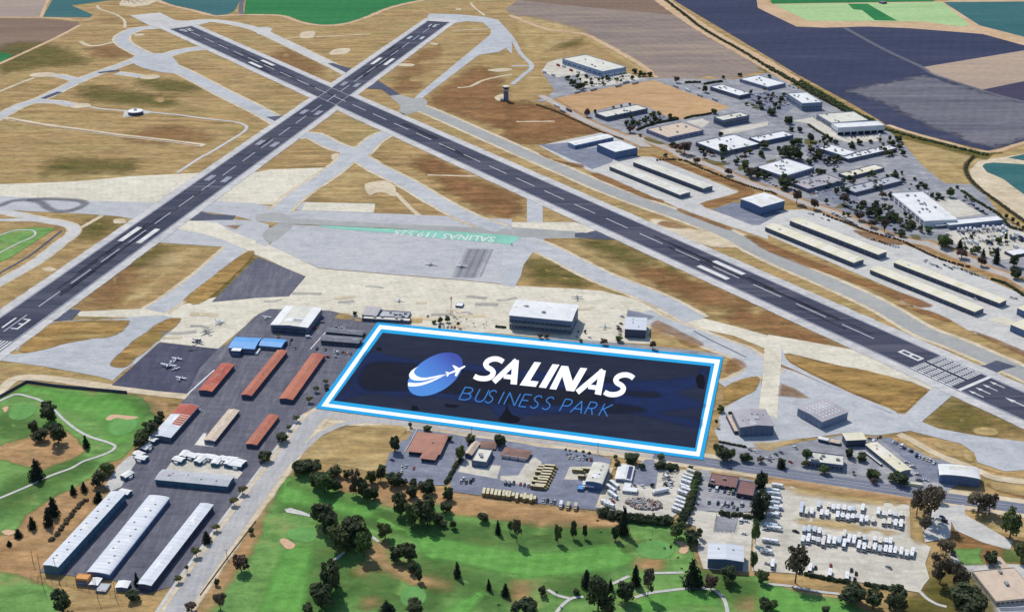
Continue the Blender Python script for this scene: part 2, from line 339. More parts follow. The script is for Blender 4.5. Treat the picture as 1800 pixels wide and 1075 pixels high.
EDGED = {'taxiway_asphalt': 9, 'old_taxiway': 0, 'light_road': 0, 'pale_paving': 4}
def strip(name, pts, w, mat, layer, smooth=True, feather=0, kind='structure', parent=None):
    if EDGED.get(mat) and w > 12: strip(name.split('_')[-1] + '_edge', pts, w + EDGED[mat], 'pale_earth', layer - 1, smooth, 5)
    if smooth and len(pts) > 2: pts = smooth_open(pts)
    L, R = ribbon(pts, w); z = lay(layer)
    if feather:
        L2, R2 = ribbon(pts, w + feather); L1, R1 = ribbon(pts, max(.2, w - feather)); rows = [L2, L1, R1, R2]; cov = [0, 1, 1, 0]
    else: rows = [L, R]; cov = [1, 1]
    n = len(pts); v = [(x, y, .0004 * i) for r in rows for i, (x, y) in enumerate(r)]; f = []
    for a in range(len(rows) - 1):
        for i in range(n - 1): f.append((a * n + i, (a + 1) * n + i, (a + 1) * n + i + 1, a * n + i + 1))
    me = mesh_from(name, v, f, [mat])
    at = me.attributes.new('cover', 'FLOAT', 'POINT'); at.data.foreach_set('value', [c for c in cov for _ in range(n)])
    o = link(name, me, parent, (0, 0, z))
    if kind and not parent: o['kind'] = kind
    pts = L + R[::-1]; xs = [p[0] for p in pts]; ys = [p[1] for p in pts]
    SHEETS.append((z, min(xs), max(xs), min(ys), max(ys), pts))
    return o
def inside(p, x, y):
    c = False; j = len(p) - 1
    for i in range(len(p)):
        (xi, yi), (xj, yj) = p[i], p[j]
        if (yi > y) != (yj > y) and x < (xj - xi) * (y - yi) / (yj - yi) + xi: c = not c
        j = i
    return c
def gz(x, y):
    z = 0
    for s in SHEETS:
        if s[0] > z and s[1] <= x <= s[2] and s[3] <= y <= s[4] and inside(s[5], x, y): z = s[0]
    return z
def ellipse(c, rx, ry, rot=0, n=20):
    return [(c[0] + rx * math.cos(t) * math.cos(rot) - ry * math.sin(t) * math.sin(rot), c[1] + rx * math.cos(t) * math.sin(rot) + ry * math.sin(t) * math.cos(rot)) for t in [2 * math.pi * i / n for i in range(n)]]
# ================================================================== the ground
def big_sheet(name, mat, x0, x1, y0, y1, z):
    o = link(name, mesh_from(name, [(x0, y0, 0), (x1, y0, 0), (x1, y1, 0), (x0, y1, 0)], [(0, 1, 2, 3)], [mat]), None, (0, 0, z)); o['kind'] = 'structure'
big_sheet('farmland', 'far_farmland', -30000, 30000, -12000, 45000, -.3)
sheet('dry_grass', [(-3200, -400), (3200, -400), (3200, 3300), (-3200, 3300)], 'dry_grass', 0)
# ---- farm fields beyond the airfield
sheet('field_dirt', [(563.9,3180.1),(604,3180.1),(529.6,2757.5),(893.8,2769.1),(1083.6,2840.8),(1328.9,2968.1),(1018.4,2216.3),(916.8,2364.9),(873.1,2460.2),(750.7,2503.1),(539.1,2517.8),(508,2635.3),(494.3,2700.7)], 'dirt_track', 1, feather=6)
sheet('plowed_field', [(-1389.7,3180.1),(-1052.9,3180.1),(-957.5,2780.9),(-923.8,2614.2),(-1160.4,2614.2)], 'field_taupe', 1)
sheet('teal_field', [(-954,2780.9),(-1048.9,3180.1),(-881.9,3180.1),(-809.9,2780.9),(-833.1,2775),(-896.5,2723.2),(-828.4,2635.3),(-826.4,2608.9),(-920.5,2614.2)], 'field_teal', 1)
sheet('brown_field', [(-1155.1,2601.1),(-919.6,2601.1),(-836.4,2567.7),(-824.2,2537.5),(-837.3,2436.9),(-874.3,2243.9),(-920.7,2022.6)], 'field_brown', 1)
sheet('crop_patch', [(-1055.8,2356.2),(-901.7,2321.9),(-870.5,2300.9),(-875.7,2247.9),(-923.4,2029.2)], 'field_green', 2, feather=0)
sheet('teal_field', [(-841.8,3180.1),(-620,3180.1),(-563.2,2780.9),(-554.6,2667.7),(-563.1,2635.3),(-586.2,2627.4),(-644,2681.3),(-700.9,2728.8),(-739.1,2780.9)], 'field_teal', 1)
sheet('green_field', [(-552.6,2780.9),(-606.6,3180.1),(-106.9,3180.1),(-181.8,2780.9),(-243.2,2709.1),(-290.7,2598.5),(-326.9,2547.5),(-372,2542.5),(-412.4,2572.8),(-453.9,2626.8),(-505.3,2632.7),(-530.4,2640.7)], 'field_green', 1)
sheet('plowed_field', [(-14.9,2684.1),(5.8,2751.7),(29.4,3180.1),(300.6,3180.1),(294,2780.9),(357.3,2512.9),(425.1,2197),(344.1,2126.7),(325.2,2158.9),(277.9,2117.7),(234.3,2145),(225.9,2206.5),(199.3,2297),(147.4,2440.1),(128,2475.5),(88.8,2499.6),(57,2524.1),(0,2640.1)], 'field_grey', 1)
sheet('plowed_patch', [(24.7,2775),(52.9,3142.8),(290.8,3142.8),(294,2780.9),(330.4,2624.7),(271.8,2656.8),(201.2,2684.1),(93,2734.5)], 'field_brown', 2, feather=0)
sheet('dark_field', [(334.1,2780.9),(354.1,3180.1),(558.5,3180.1),(507.7,2780.9),(496.6,2700.7),(509.9,2646),(541,2527.6),(593,2517.8),(676.3,2527.6),(753.4,2512.9),(874.6,2464.9),(919.8,2373.7),(1012,2200.8),(781.5,1642.7),(715.6,1791.1),(652.7,1751.8),(631.1,1775.2),(599.4,1801.8),(568.4,1834.6),(546.1,1874.3),(522,1983.6),(471.4,2170.5),(446.2,2284.3)], 'field_navy', 2)
sheet('furrowed_field', [(531.6,2063),(677.6,2159.3),(738.8,2063),(786.4,1993.3),(872.4,1862.8),(800.9,1689.7),(721.2,1807.2),(664.9,1770),(636,1791.1),(636.4,1818.1),(608.2,1860),(591.3,1918.5),(579.6,1970.9),(557.7,2022.6)], 'field_furrowed', 3, feather=36)
sheet('tan_field', [(695.6,2216.3),(906.1,2334.6),(1117.1,2455.5),(1015.2,2208.6),(831.8,2122.7),(747.3,2069.9),(696.6,2166.7)], 'field_tan', 3)
sheet('purple_field', [(748.9,2066.4),(829.3,2115.5),(1013.6,2204.7),(877.1,1874.3),(788.7,1999.7)], 'field_purple', 3)
sheet('pale_green_field', [(534.8,2734.5),(729.4,2746),(884.5,2757.5),(875.7,2542.5),(854.8,2527.6),(791.7,2572.8),(572.8,2577.9)], 'field_pale_green', 2)
sheet('dark_green_plot', [(687.3,2740.2),(728,2740.2),(745.8,2577.9),(704.1,2583),(701.6,2678.6),(685.8,2684.1)], 'field_green', 3)
sheet('green_field', [(536,2780.9),(604,3180.1),(1069,3180.1),(879.6,2780.9),(868.6,2763.3),(532.3,2740.2)], 'field_green', 2)
sheet('teal_field', [(888.1,2757.5),(1056.5,2763.3),(1246.7,2769.1),(1044.8,2280.2),(943.6,2441.5),(892.6,2537.5)], 'field_teal', 2)
strip('irrigation_canal', [(629.7,2522.7),(658.8,2351.8),(692.6,2212.4),(697.7,2170.5),(744.4,2066.4),(787.6,1996.5),(872.4,1862.8)], 9, 'dark_stain', 4, feather=4)
strip('field_road', [(327.4,3180.1),(308.2,2828.6),(312.8,2769.1),(364,2498.3),(434.4,2228.1),(459.3,2108.4)], 34, 'dirt_track', 3, feather=8)
strip('ditch_bank', [(432.3,2216.3),(459.3,2108.4),(506.1,1915.5),(536.2,1851.5),(564.7,1820.8),(635.3,1739.1),(648.3,1726.5)], 38, 'green_grass_patch', 3, feather=10)
strip('field_road', [(546.1,1874.3),(569.2,1837.4),(605,1793.7),(651,1746.7),(714.6,1788.4),(895.4,1918.5)], 9, 'dirt_track', 4, feather=3)
sheet('dry_field', [(549.4,1818.1),(590.1,1770),(642.1,1724),(710,1775.2),(781.5,1642.7),(623,1258.9),(595.7,1449.3),(581.9,1487),(561.5,1598),(533.9,1602.3),(509,1638.2),(538.9,1726.5)], 'golden_grass', 2, feather=12)
sheet('reservoir_bank', [(600,1665.9),(625,1706.7),(697.3,1739.1),(791.1,1665.9),(635.3,1288.6),(606.3,1479.3),(595.6,1559.4),(588.5,1624.6)], 'pale_earth', 3, feather=6)
sheet('reservoir', [(623,1684.7),(630.3,1695.6),(643.1,1699.8),(680.8,1691.9),(708.5,1680.5),(652.8,1528.7),(639.1,1573),(635.6,1600.1),(633.3,1630.9),(621,1660.9)], 'field_teal', 4)
sheet('teal_field', [(669.1,1720.2),(696.2,1735.9),(734.7,1751.9),(714.1,1695.6),(686.4,1707.8)], 'field_teal', 4)
strip('drainage_ditch', [(669.5,1744.2),(638.5,1732.8),(617.1,1714),(600.9,1683.5),(591.7,1648.1),(589.4,1602.9),(596.1,1546.7),(605.9,1474.5),(610.9,1441.7)], 7, 'green_grass_patch', 4, feather=3)
strip('field_road', [(-922.1,2608.9),(-949.7,2723.2),(-1024,3035.8),(-1076.6,3257.1)], 7, 'dirt_track', 2, feather=3)
strip('field_road', [(-1158.2,2608.9),(-922.1,2608.9),(-840.9,2583),(-815.6,2598.5)], 8, 'dirt_track', 2, feather=3)
strip('field_road', [(-529.7,2624.7),(-551.3,2723.2),(-614.7,3180.1)], 9, 'yard_asphalt', 2)
strip('field_road', [(-825.7,2542.5),(-837.3,2436.9),(-872.9,2239.9),(-918,2016)], 8, 'dirt_track', 2, feather=3)
strip('field_edge_track', [(-5.6,2633.4),(56.9,2517.9),(88.6,2493.5),(127.7,2469.5),(147.2,2437.8),(199.2,2294.9),(225.7,2204.5),(234.3,2145)], 12, 'dirt_track', 2, feather=6)
strip('field_edge_track', [(-741.2,2788.3),(-700.8,2730),(-642.7,2678.1),(-585.9,2624),(-561.6,2629.4),(-505.4,2633.4),(-453.2,2624),(-411.9,2571.9),(-371.8,2540.3),(-326.1,2546.5),(-290.3,2597.7),(-243.5,2706),(-181.4,2780.9)], 12, 'dirt_track', 2, feather=6)
# ---- grass tone patches on the airfield
for pts in ([(-601.9,2131.3),(-555.3,2131.3),(-501,2095.3),(-514.3,2052),(-577,2077.8)], [(-915.4,2361.1),(-849.5,2394.4),(-726.6,2255.9),(-792.2,2216.2),(-854.5,2187.2)], [(-611.7,1714),(-514,1707.8),(-502.9,1665.6),(-604.1,1659.7)], [(-673.1,2095.3),(-527.1,2010.2),(-541.3,1977.8),(-659.7,2010.2)],
            [(-445.1,1179.3),(-390,1192.6),(-399.5,1166.3),(-454.6,1144.1)], [(73.3,1414.5),(129.2,1401.3),(148.7,1350.3),(125.2,1350.3)], [(154.9,1334),(175.1,1306.3),(185.2,1264.6),(165,1283.3)], [(18.7,1346.2),(46.8,1346.2),(84.6,1294.7),(27.2,1294.7)],
            [(359.8,996.2),(393.2,1029.5),(424.8,993.7),(404.5,969.3),(371.7,978.9)], [(-433.5,1401.3),(-385,1401.3),(-402.4,1342.1),(-428,1350.3)], [(-506.7,1474.5),(-473.5,1489),(-465.2,1446.3),(-487.1,1419)], [(31.7,2451.8),(88.4,2487.5),(129.3,2394.4),(76.3,2350.2)], [(-315.2,1342.1),(-291.6,1367),(-311.8,1279.5),(-322,1257.3)]):
    sheet('green_grass', pts, 'green_grass_patch', 1, smooth=True, feather=38)
for pts in ([(-188.8,2187.2),(-138.4,2361.1),(-144.8,2168.3),(-167.7,2060.5)], [(0,1985.8),(39.2,1977.8),(126.9,1842.9),(60.6,1815.1),(0,1788.1)], [(-751.9,2361.1),(-709.4,2383.2),(-661.2,2297),(-715.6,2286.6)], [(-117.9,1720.2),(-73.2,1659.7),(-91.3,1648.1),(-121.4,1683.5)], [(-81.3,1630.9),(0,1575.7),(0,1503.7),(-51.8,1565)],
            [(-447.8,1294.7),(-415.8,1334),(-391.9,1242.8),(-434.7,1239.3)], [(-505.1,1871.4),(-433.9,1828.9),(-435.4,1788.1),(-538.6,1801.5)], [(-403.2,2339.4),(-322.5,2206.5),(-339.7,2077.8),(-418.6,2206.5)], [(259,1113.6),(300.4,1090.1),(339.7,1040.1),(303.7,1048.2)]):
    sheet('brown_grass', pts, 'brown_grass', 1, smooth=True, feather=38)
for pts in ([(53.6,1410.1),(80.8,1401.3),(175.7,1272),(162.2,1257.3),(119,1310.2),(67.1,1383.9)], [(-384.9,1367),(-351.8,1396.9),(-355.7,1342.1),(-390,1235.7)], [(-250.7,1565),(-219.6,1665.6),(-165.1,1642.3),(-185.1,1619.6),(-182.1,1554.5)], [(8.4,2613.5),(109,2536.5),(138,2463.6),(76.6,2361.1),(29.5,2266.1)], [(146.7,2428.5),(198.5,2286.6),(226.5,2187.2),(210.6,2196.8),(173.7,2286.6)]):
    sheet('golden_grass', pts, 'golden_grass', 1, smooth=True, feather=24)
for pts in ([(-26.5,2010.2),(0,1993.9),(39.3,1981.8),(85.3,1930.9),(131.3,1846.4),(81.1,1822),(47.8,1788.1),(12,1794.8),(-12.4,1857.1)], [(-124.7,2018.4),(-91.3,2131.3),(-55.9,2216.2),(-21.6,2149.6),(-15.9,2010.2),(0,1961.9),(0,1857.1),(-61.6,1908.2),(-118.1,1977.8)], [(136.4,1334),(168.7,1318.1),(223.3,1272),(247.1,1235.7),(202.7,1230.4),(163.8,1272)], [(-123.3,1714),(-73,1653.9),(0,1565),(0,1498.7),(-33.1,1513.6),(-79.6,1591.9)], [(215.7,1219.9),(255.8,1209.5),(259.5,1230.3),(269.8,1223.3),(280.4,1189.3),(302.3,1141),(272.2,1147.3),(248.8,1169.6),(231.8,1185.9)]):
    sheet('reddish_grass', pts, 'reddish_grass', 1, smooth=True, feather=30)
# ---- golf course
sheet('golf_rough', [(-535.1,1046.2),(-437.8,1064.7),(-406.6,1054.8),(-340.2,1044),(-299.9,1027.1),(-297.5,1016.8),(-302.5,967.4),(-314.4,911.3),(-323.1,827.3),(-332.2,777.7),(-310.7,699.7),(-392,699.7)], 'bare_earth', 1, feather=4)
sheet('golf_turf', [(-470.6,1021.6),(-450.4,1034.8),(-435.7,1062.4),(-406.8,1056.3),(-366,1047.6),(-339,1041.4),(-325.4,1037.4),(-310.7,1008.8),(-301.5,996.2),(-308.8,976.5),(-310.5,955.1),(-316.1,932.3),(-323.3,928.8),(-329.9,915.6),(-337.8,892.1),(-351.8,879.6),(-358.3,865.5),(-366.1,849.7),(-364.8,826.9),(-395.8,819.5),(-433,920),(-414,931.1),(-373.7,913.4),(-353,935.6),(-346.7,945.9),(-369.2,974.1),(-387.4,986.3),(-401.5,981.4),(-405.2,966.9),(-422.4,955.1),(-446,955.1)], 'turf', 2, feather=10)
sheet('golf_turf', [(-380.7,778.8),(-360,777.1),(-337.1,768.7),(-318.6,760.4),(-308.7,747.5),(-303.8,722.5),(-359.9,722.5)], 'turf', 2, feather=12)
sheet('golf_turf', [(-174.3,924.4),(-152.4,901.1),(-132.5,884.4),(-114.4,879.5),(-86.6,861.8),(-61.1,869.7),(-43,853.9),(0,842.4),(42.2,834),(76,834.8),(85.7,850),(127.2,838.6),(131.7,781.1),(135.6,774.3),(177.3,773),(178.2,767),(195.6,754.6),(223.2,746.9),(241.1,732.5),(236.7,699.7),(-225.6,699.7),(-213.8,748.2),(-205.2,793.5),(-193.3,857.8)], 'turf', 1, feather=3)
sheet('dry_border', [(-139.2,902.8),(-116.2,897.7),(-89.1,894.3),(-44.2,884.4),(0,868.1),(64.4,851.6),(81,844.7),(76,834),(42.1,831.8),(8.5,837),(0,841.6),(-25.7,848.5),(-45.1,852.4),(-60.9,866.5),(-90.8,860.2),(-104.7,869.7),(-114.4,879.5),(-132.5,884.4)], 'bare_earth', 2, smooth=True, feather=7)
for pts in ([(-111.9,778.8),(-100.8,789.1),(-88.6,789.1),(-73.8,780.5),(-61.1,770.4),(-41,768.7),(-44.5,757.2),(-58.6,762.1),(-70.9,768.7),(-91.8,778.8),(-107.2,772)], [(-100.5,745.9),(-91.9,747.5),(-90.3,741.1),(-98.9,739.5)], [(0,762.1),(8.9,763.7),(10.8,752.3),(1.9,744.3)], [(154.6,750.7),(166.1,749.1),(163,736.4),(153.4,736.4)], [(-101,812.2),(-92.5,810.4),(-93.1,794.3),(-98.3,794.3)], [(89.6,790.8),(105.9,790.8),(101,782.2),(90.9,782.2)], [(-189.5,915.6),(-195.2,863.5),(-196.4,834.4),(-192.6,830.6),(-187.6,857.5),(-180.4,894.2),(-172,913.4)], [(-192.4,834.4),(-200.9,796.1),(-211.7,741.1),(-217.6,724.1),(-206.1,724.1),(-200.7,763.7),(-189.5,812.2)]):
    sheet('dry_patch', pts, 'bare_earth', 3, smooth=True, feather=14)
for pts in ([(-191.1,904.8),(-156,879.6),(-130.5,869.5),(-95.6,845.8),(-52.2,834.4),(-14.9,826.9),(-20.1,819.5),(-51.7,825),(-94.9,838.2),(-128.7,853.6),(-173.4,863.5)], [(0,836.3),(31.8,834.4),(73.5,823.1),(74.8,812.2),(31.2,812.2),(0,808.5)], [(-143.6,805),(-117.3,790.8),(-114.7,750.7),(-134.1,734.9)], [(-65.6,794.3),(-9.1,767),(-8.9,734.9),(-38.5,753.9)], [(29.9,768.7),(47.7,767),(69.5,765.4),(47,750.7),(24.7,760.4)], [(-439.5,1003.7),(-404.3,993.7),(-405.9,969.3),(-427.4,969.3)], [(-362.4,1034.8),(-323.4,1029.5),(-312,1008.8),(-336.6,1008.8)], [(125.2,773.7),(158.9,765.4),(165.3,744.3),(147.3,753.9)], [(-113.1,772),(-89,770.4),(-53,750.7),(-57,734.9),(-106.5,747.5)], [(-399.6,890),(-364.6,913.4),(-340.7,933.3),(-355,890),(-385.5,849.7)]):
    sheet('rough_grass', pts, 'rough_turf', 3, smooth=True, feather=26)
sheet('fairway', [(-101,845.8),(-88.1,832.5),(-69.9,814),(-62.6,796.1),(-39.8,789.1),(0,773.7),(0,772),(30,772),(50.2,777.1),(74.7,782.2),(86.8,794.3),(80.3,803.2),(76.7,810.4),(58,808.5),(41.2,803.2),(20.6,801.4),(0,803.2),(-9.5,806.8),(-51.5,819.5),(-84,834.4)], 'fairway', 4, smooth=True, feather=6)
sheet('fairway', [(-164.3,805),(-144.9,806.8),(-142.8,777.1),(-141.1,750.7),(-143.3,725.6),(-169.1,725.6),(-169.5,750.7),(-168.4,773.7)], 'fairway', 4, smooth=True, feather=7)
sheet('fairway', [(-48.8,725.6),(-36.2,744.3),(-20.8,753.9),(-22.6,744.3),(-32.6,725.6)], 'fairway', 4, smooth=True, feather=6)
sheet('fairway', [(85.7,745.9),(108.1,754.7),(132.8,755.5),(141.5,747.5),(135.3,738),(116.1,739.5),(96.2,733.3),(83,736.4)], 'fairway', 4, smooth=True, feather=6)
sheet('fairway', [(-179.8,904.8),(-162.1,883.7),(-135.1,871.5),(-105.5,859.5),(-106.3,845.8),(-133,853.6),(-162.5,863.5),(-178.7,869.5)], 'fairway', 4, smooth=True, feather=10)
sheet('fairway', [(-442.6,1056.3),(-390.8,1045.5),(-342.3,1034.8),(-315.6,998.7),(-325.8,955.1),(-350.8,993.7),(-386.2,1013.9),(-413.5,1037.4)], 'fairway', 4, smooth=True, feather=14)
sheet('fairway', [(177.4,762.1),(199.2,752.3),(222.5,742.7),(233.5,731.7),(199.3,724.1),(170.7,724.1),(166.5,744.3)], 'fairway', 4, smooth=True, feather=8)
sheet('rough_grass', [(79.2,808.5),(86.4,814.9),(98.2,817.6),(93.5,805.9),(84.3,801.4),(79.8,802.3)], 'rough_turf', 5, smooth=True, feather=4)
sheet('putting_green', ellipse([(-422.4,1011.3)][0], 11, 15), 'putting_green', 5, feather=1.5)
sheet('putting_green', ellipse([(-329.4,986.3)][0], 12, 17), 'putting_green', 5, feather=1.5)
sheet('putting_green', [(-166.1,826.9),(-160.1,832.5),(-148.7,834.4),(-144.2,828.7),(-143.5,819.5),(-148,814),(-156.6,815.8),(-163.4,819.5)], 'putting_green', 5, smooth=True, feather=1.5)
sheet('putting_green', ellipse([(-67.6,749.1)][0], 9, 12), 'putting_green', 5, feather=1.5)
sheet('putting_green', ellipse([(103.2,805)][0], 14, 12), 'putting_green', 5, feather=1.5)
for pts in ([(-169.7,816.7),(-165.3,818.5),(-157.5,811.3),(-159.2,805.9),(-164,806.8)], [(-347.2,998.2),(-344.4,1005.7),(-334.3,1005),(-319.9,1001.2),(-327.4,997.2),(-337.9,999.9),(-343.4,995.7)], [(119.8,814.9),(125,814.9),(128.1,805.9),(123.7,799.3),(120.4,802.3),(122.2,808.5)], [(-442.5,1017.7),(-437.8,1020.3),(-436.8,1010)], [(-376.7,827.8),(-372.4,830.6),(-365.7,827.8),(-369.7,822.8)]):
    sheet('sand_bunker', pts, 'sand', 6, smooth=True, feather=1.2)
CART = [[(-459.7,1019),(-449,1030.8),(-439.3,1042.8),(-426.6,1038.7),(-411,1029.5),(-394,1011.3),(-382,996.2),(-364.3,977.7),(-350.4,966.9),(-336.5,959.8),(-326.9,952.8),(-327.6,944.7),(-334.7,936.8),(-346,927.8),(-352.2,917.8),(-365.6,905.9),(-377.6,891),(-393.8,873.5),(-403.4,863.5)],
    [(29.8,731.7),(33.9,739.5),(39,745.9),(43,748.3),(48.9,749.1)], [(24.6,757.2),(31.3,750.7),(39,747.5)], [(69.4,763.7),(82,772.9)], [(84,748.3),(94.2,753.1),(108.3,756.3),(123.3,758.8),(136,758),(141.4,753.9),(144.9,744.3),(144.8,730.2)],
    [(97.4,776.3),(108.4,776.6),(120.5,777.1)], [(-127.4,790.8),(-124,796.1),(-120.6,802.3)], [(-104.1,823.1),(-97.1,814.9)], [(176.7,763.7),(192.1,761.3),(208.7,755.5),(224.7,752.3)], [(280.5,755.5),(283.1,747.5),(288.1,741.1),(293.9,738)], [(-591.5,1428),(-578.1,1446.3),(-558.5,1447.2),(-550.5,1437.1),(-550.9,1424.4),(-560.7,1404.8),(-572.2,1373.3)]]
for p in CART: strip('cart_path', p, 2.6, 'pale_paving', 6)
sheet('cart_path', [(-172.4,857.5),(-168.5,859.9),(-159.1,855.2),(-150.2,849.3),(-150.2,847),(-160.6,850.5),(-170.2,853.6)], 'pale_paving', 6)
sheet('golf_turf', [(-617.7,1419),(-591.4,1437.1),(-579.6,1450.9),(-560.3,1457.9),(-532.9,1455.6),(-543,1410.1),(-552.2,1370.3),(-560.7,1349.5),(-578.9,1314.1)], 'turf', 2, feather=8)
# ---- aprons and concrete
sheet('old_concrete_apron', [(-703.5,1601.8),(-652.5,1611.2),(-599.7,1616.8),(-547.3,1625.2),(-496.8,1642.3),(-398.3,1658),(-334.7,1659.7),(-317.8,1670.3),(-245.6,1678.7),(-276.4,1536.4),(-313.1,1536.4),(-372,1549.3),(-434.4,1537.9),(-524.4,1546.7),(-635.4,1562.4),(-689.6,1565)], 'concrete', 3)
sheet('middle_taxiway', [(-691.6,1570.3),(-636.7,1566.1),(-525.2,1549.3),(-435.3,1541.5),(-366.8,1549.3),(-313.6,1538.9),(-313.1,1536.4),(-253.9,1513.6),(-167,1506.1),(-168.3,1538.9),(-251.3,1544.1),(-276.3,1546.7),(-283.3,1513.6),(-257.4,1513.6),(-170.4,1506.1),(-68.6,1493.8),(0,1484.1),(0,1474.5),(72.5,1474.5),(106.6,1453.3),(130.6,1419),(72,1422.6),(0,1422.6),(0,1425.7),(-48.2,1437.1),(-148.8,1455.6),(-251,1469.7),(-302.7,1476.9),(-332,1496.3),(-380,1512.6),(-386.3,1479.3),(-437.1,1479.3),(-469.7,1493.8),(-518.7,1503.7),(-619.1,1516.1),(-671,1516.1)], 'grey_apron', 4)
sheet('concrete_strip', [(-253.1,1544.1),(-167.2,1536.4),(-166.2,1507.6),(-254.1,1514.6)], 'concrete', 5)
sheet('asphalt_band', [(-306.5,1498.7),(-287.6,1508.6),(-274.8,1503.7),(-260.2,1486.5),(-150,1469.7),(0,1451.9),(0,1457.9),(72.9,1444),(72.1,1424.4),(0,1425.7),(0,1427.1),(-148.8,1455.6),(-257.3,1467.4),(-272.7,1479.3),(-302.7,1476.9)], 'old_taxiway', 5)
sheet('dark_connector', [(-390.1,1503.7),(-379.1,1512.6),(-360.4,1501.2),(-330.3,1496.3),(-331,1481.7),(-356.4,1481.7),(-388,1479.3)], 'dark_connector', 5)
sheet('dark_connector', [(72.7,1438.9),(87.6,1440.3),(103.1,1450),(118.8,1437.1),(132,1416.3),(98,1419),(72.1,1424.4)], 'dark_connector', 5)
strip('tyre_marks', [(-634.9,1531.3),(-624.5,1531.3),(-615.8,1546.7),(-600,1551.9),(-579.8,1544.1),(-564.5,1523.7),(-548.5,1511.1),(-532.3,1514.6),(-522.4,1533.8),(-531.9,1548.3),(-558.5,1554.5),(-581.8,1555.6),(-598.4,1552.4)], 10, 'tyre_marks', 6, feather=5)
sheet('concrete_apron', [(-298,1413.1),(-273.3,1400.8),(-209.2,1332.3),(-121.2,1313.3),(-59.8,1300.9),(0,1285.6),(59.5,1278.1),(92.5,1272.2),(123,1253.1),(171.4,1216.5),(218.1,1185.5),(248.8,1163.4),(259.5,1155.8),(248.6,1102.3),(226.8,999.5),(214.4,1012.7),(214,1018.8),(228.3,1079.3),(239.7,1135.8),(214.7,1163.4),(167.9,1186.8),(141.2,1200.1),(132.1,1163.4),(135.8,1144.5),(76.4,1150.7),(-22.1,1169.8),(-145.1,1182.8),(-244.9,1226.2),(-257.6,1206.9),(-262.2,1185.5),(-278.8,1134.6),(-337.4,1149.5),(-362.4,1079.3),(-348.4,1126.1),(-328.2,1202.8),(-431.7,1208.2),(-440.6,1219.2),(-346,1230.3),(-251.7,1288.6),(-222.2,1308.6),(-270.9,1360),(-306.7,1390.4),(-329.2,1423.8)], 'concrete', 3)
sheet('grey_apron', [(-274.6,1400.8),(-258.7,1466.1),(-132.2,1447.4),(39,1420.2),(22.5,1402.5),(15.7,1360),(3,1293.2),(0,1287.1),(-59.5,1302.4),(-121.3,1314.8),(-209.5,1333.9)], 'grey_apron', 4)
sheet('worn_patch', [(-50,1390.4),(-24.3,1387.4),(-38.3,1306.3),(-63.5,1307.1)], 'dark_stain', 5, feather=6)
for k in range(4):
    strip('tyre_marks', [(a[0] + 4 + k * 8, a[1]) for a in [(-50,1388.2),(-62,1308.2)]], 2.5, 'dark_stain', 6, feather=2)
sheet('dirt_patch', [(-285.8,1437.1),(-275.4,1465),(-265.9,1479.3),(-258.7,1465),(-269.7,1419),(-276.7,1412.3)], 'old_taxiway', 5, smooth=True, feather=4)
sheet('dark_apron', [(-282.3,1360.7),(-279.9,1364.9),(-220.1,1310.2),(-230.3,1257.3),(-263.6,1253.6),(-276.4,1250),(-307.2,1242.8)], 'yard_asphalt', 4)
sheet('grey_apron', [(-436.1,1475.5),(-386.1,1478.3),(-329.5,1483.1),(-303.1,1479.3),(-303.1,1479.3),(-285.5,1465),(-274.9,1401.3),(-289.1,1379.7),(-320.8,1394.7),(-405.1,1409.2),(-401.3,1442.6)], 'grey_apron', 4)
sheet('concrete_taxiway', [(-405.5,1467.4),(-386.5,1480.3),(-347.7,1472.1),(-325.4,1444),(-291.6,1413.6),(-289.4,1401.3),(-280.9,1379.7),(-284.9,1375.4),(-330,1416.8),(-357.1,1437.1),(-388.3,1450.9)], 'concrete', 5)
strip('taxiway', [(-309.9,1396.9),(-318,1356.5),(-328,1314.1),(-339.4,1275.8),(-351,1242.8),(-360.4,1221.6)], 25, 'taxiway_asphalt', 4)
sheet('dirt_patch', [(-335.7,1462.6),(-317.7,1465),(-321.8,1450.9)], 'brown_grass', 6, feather=4)
sheet('airfield_grass', [(-299.1,1373.3),(-287.5,1366.1),(-313.9,1247.1),(-332.3,1244.3),(-333.5,1262.8)], 'airfield_grass', 5, smooth=True, feather=5)
for pts in ([(-307.4,1400.8),(-287,1406),(-267.5,1385.2),(-293.6,1388.7)],):
    sheet('concrete_apron', pts, 'concrete', 5)
_ro = random.Random(4)          # oil and tyre stains on the concrete
for _k in range(20):
    _c = _ro.choice([(-235.1,1258.9),(-165.4,1266.3),(-117,1251.7),(-80.3,1223.4),(-40.7,1244.5),(-11.8,1258.9),(74.6,1223.4),(95.3,1189.4),(87.3,1244.5),(-302.8,1163.4),(-333.3,1176.3),(-143.5,1223.4),(-203.8,1288.6),(-45.3,1202.8),(58.5,1251.7)])
    _c = (_c[0] + _ro.uniform(-30, 30), _c[1] + _ro.uniform(-40, 40)); _w = _ro.uniform(3, 7)
    strip('oil_stain', [(_c[0] - _w * _ro.uniform(1, 3), _c[1]), _c, (_c[0] + _w * _ro.uniform(1, 3), _c[1] + _ro.uniform(-6, 6))], _w, _ro.choice(('dark_stain', 'pale_earth', 'dark_stain')), 6, feather=_w * .8)
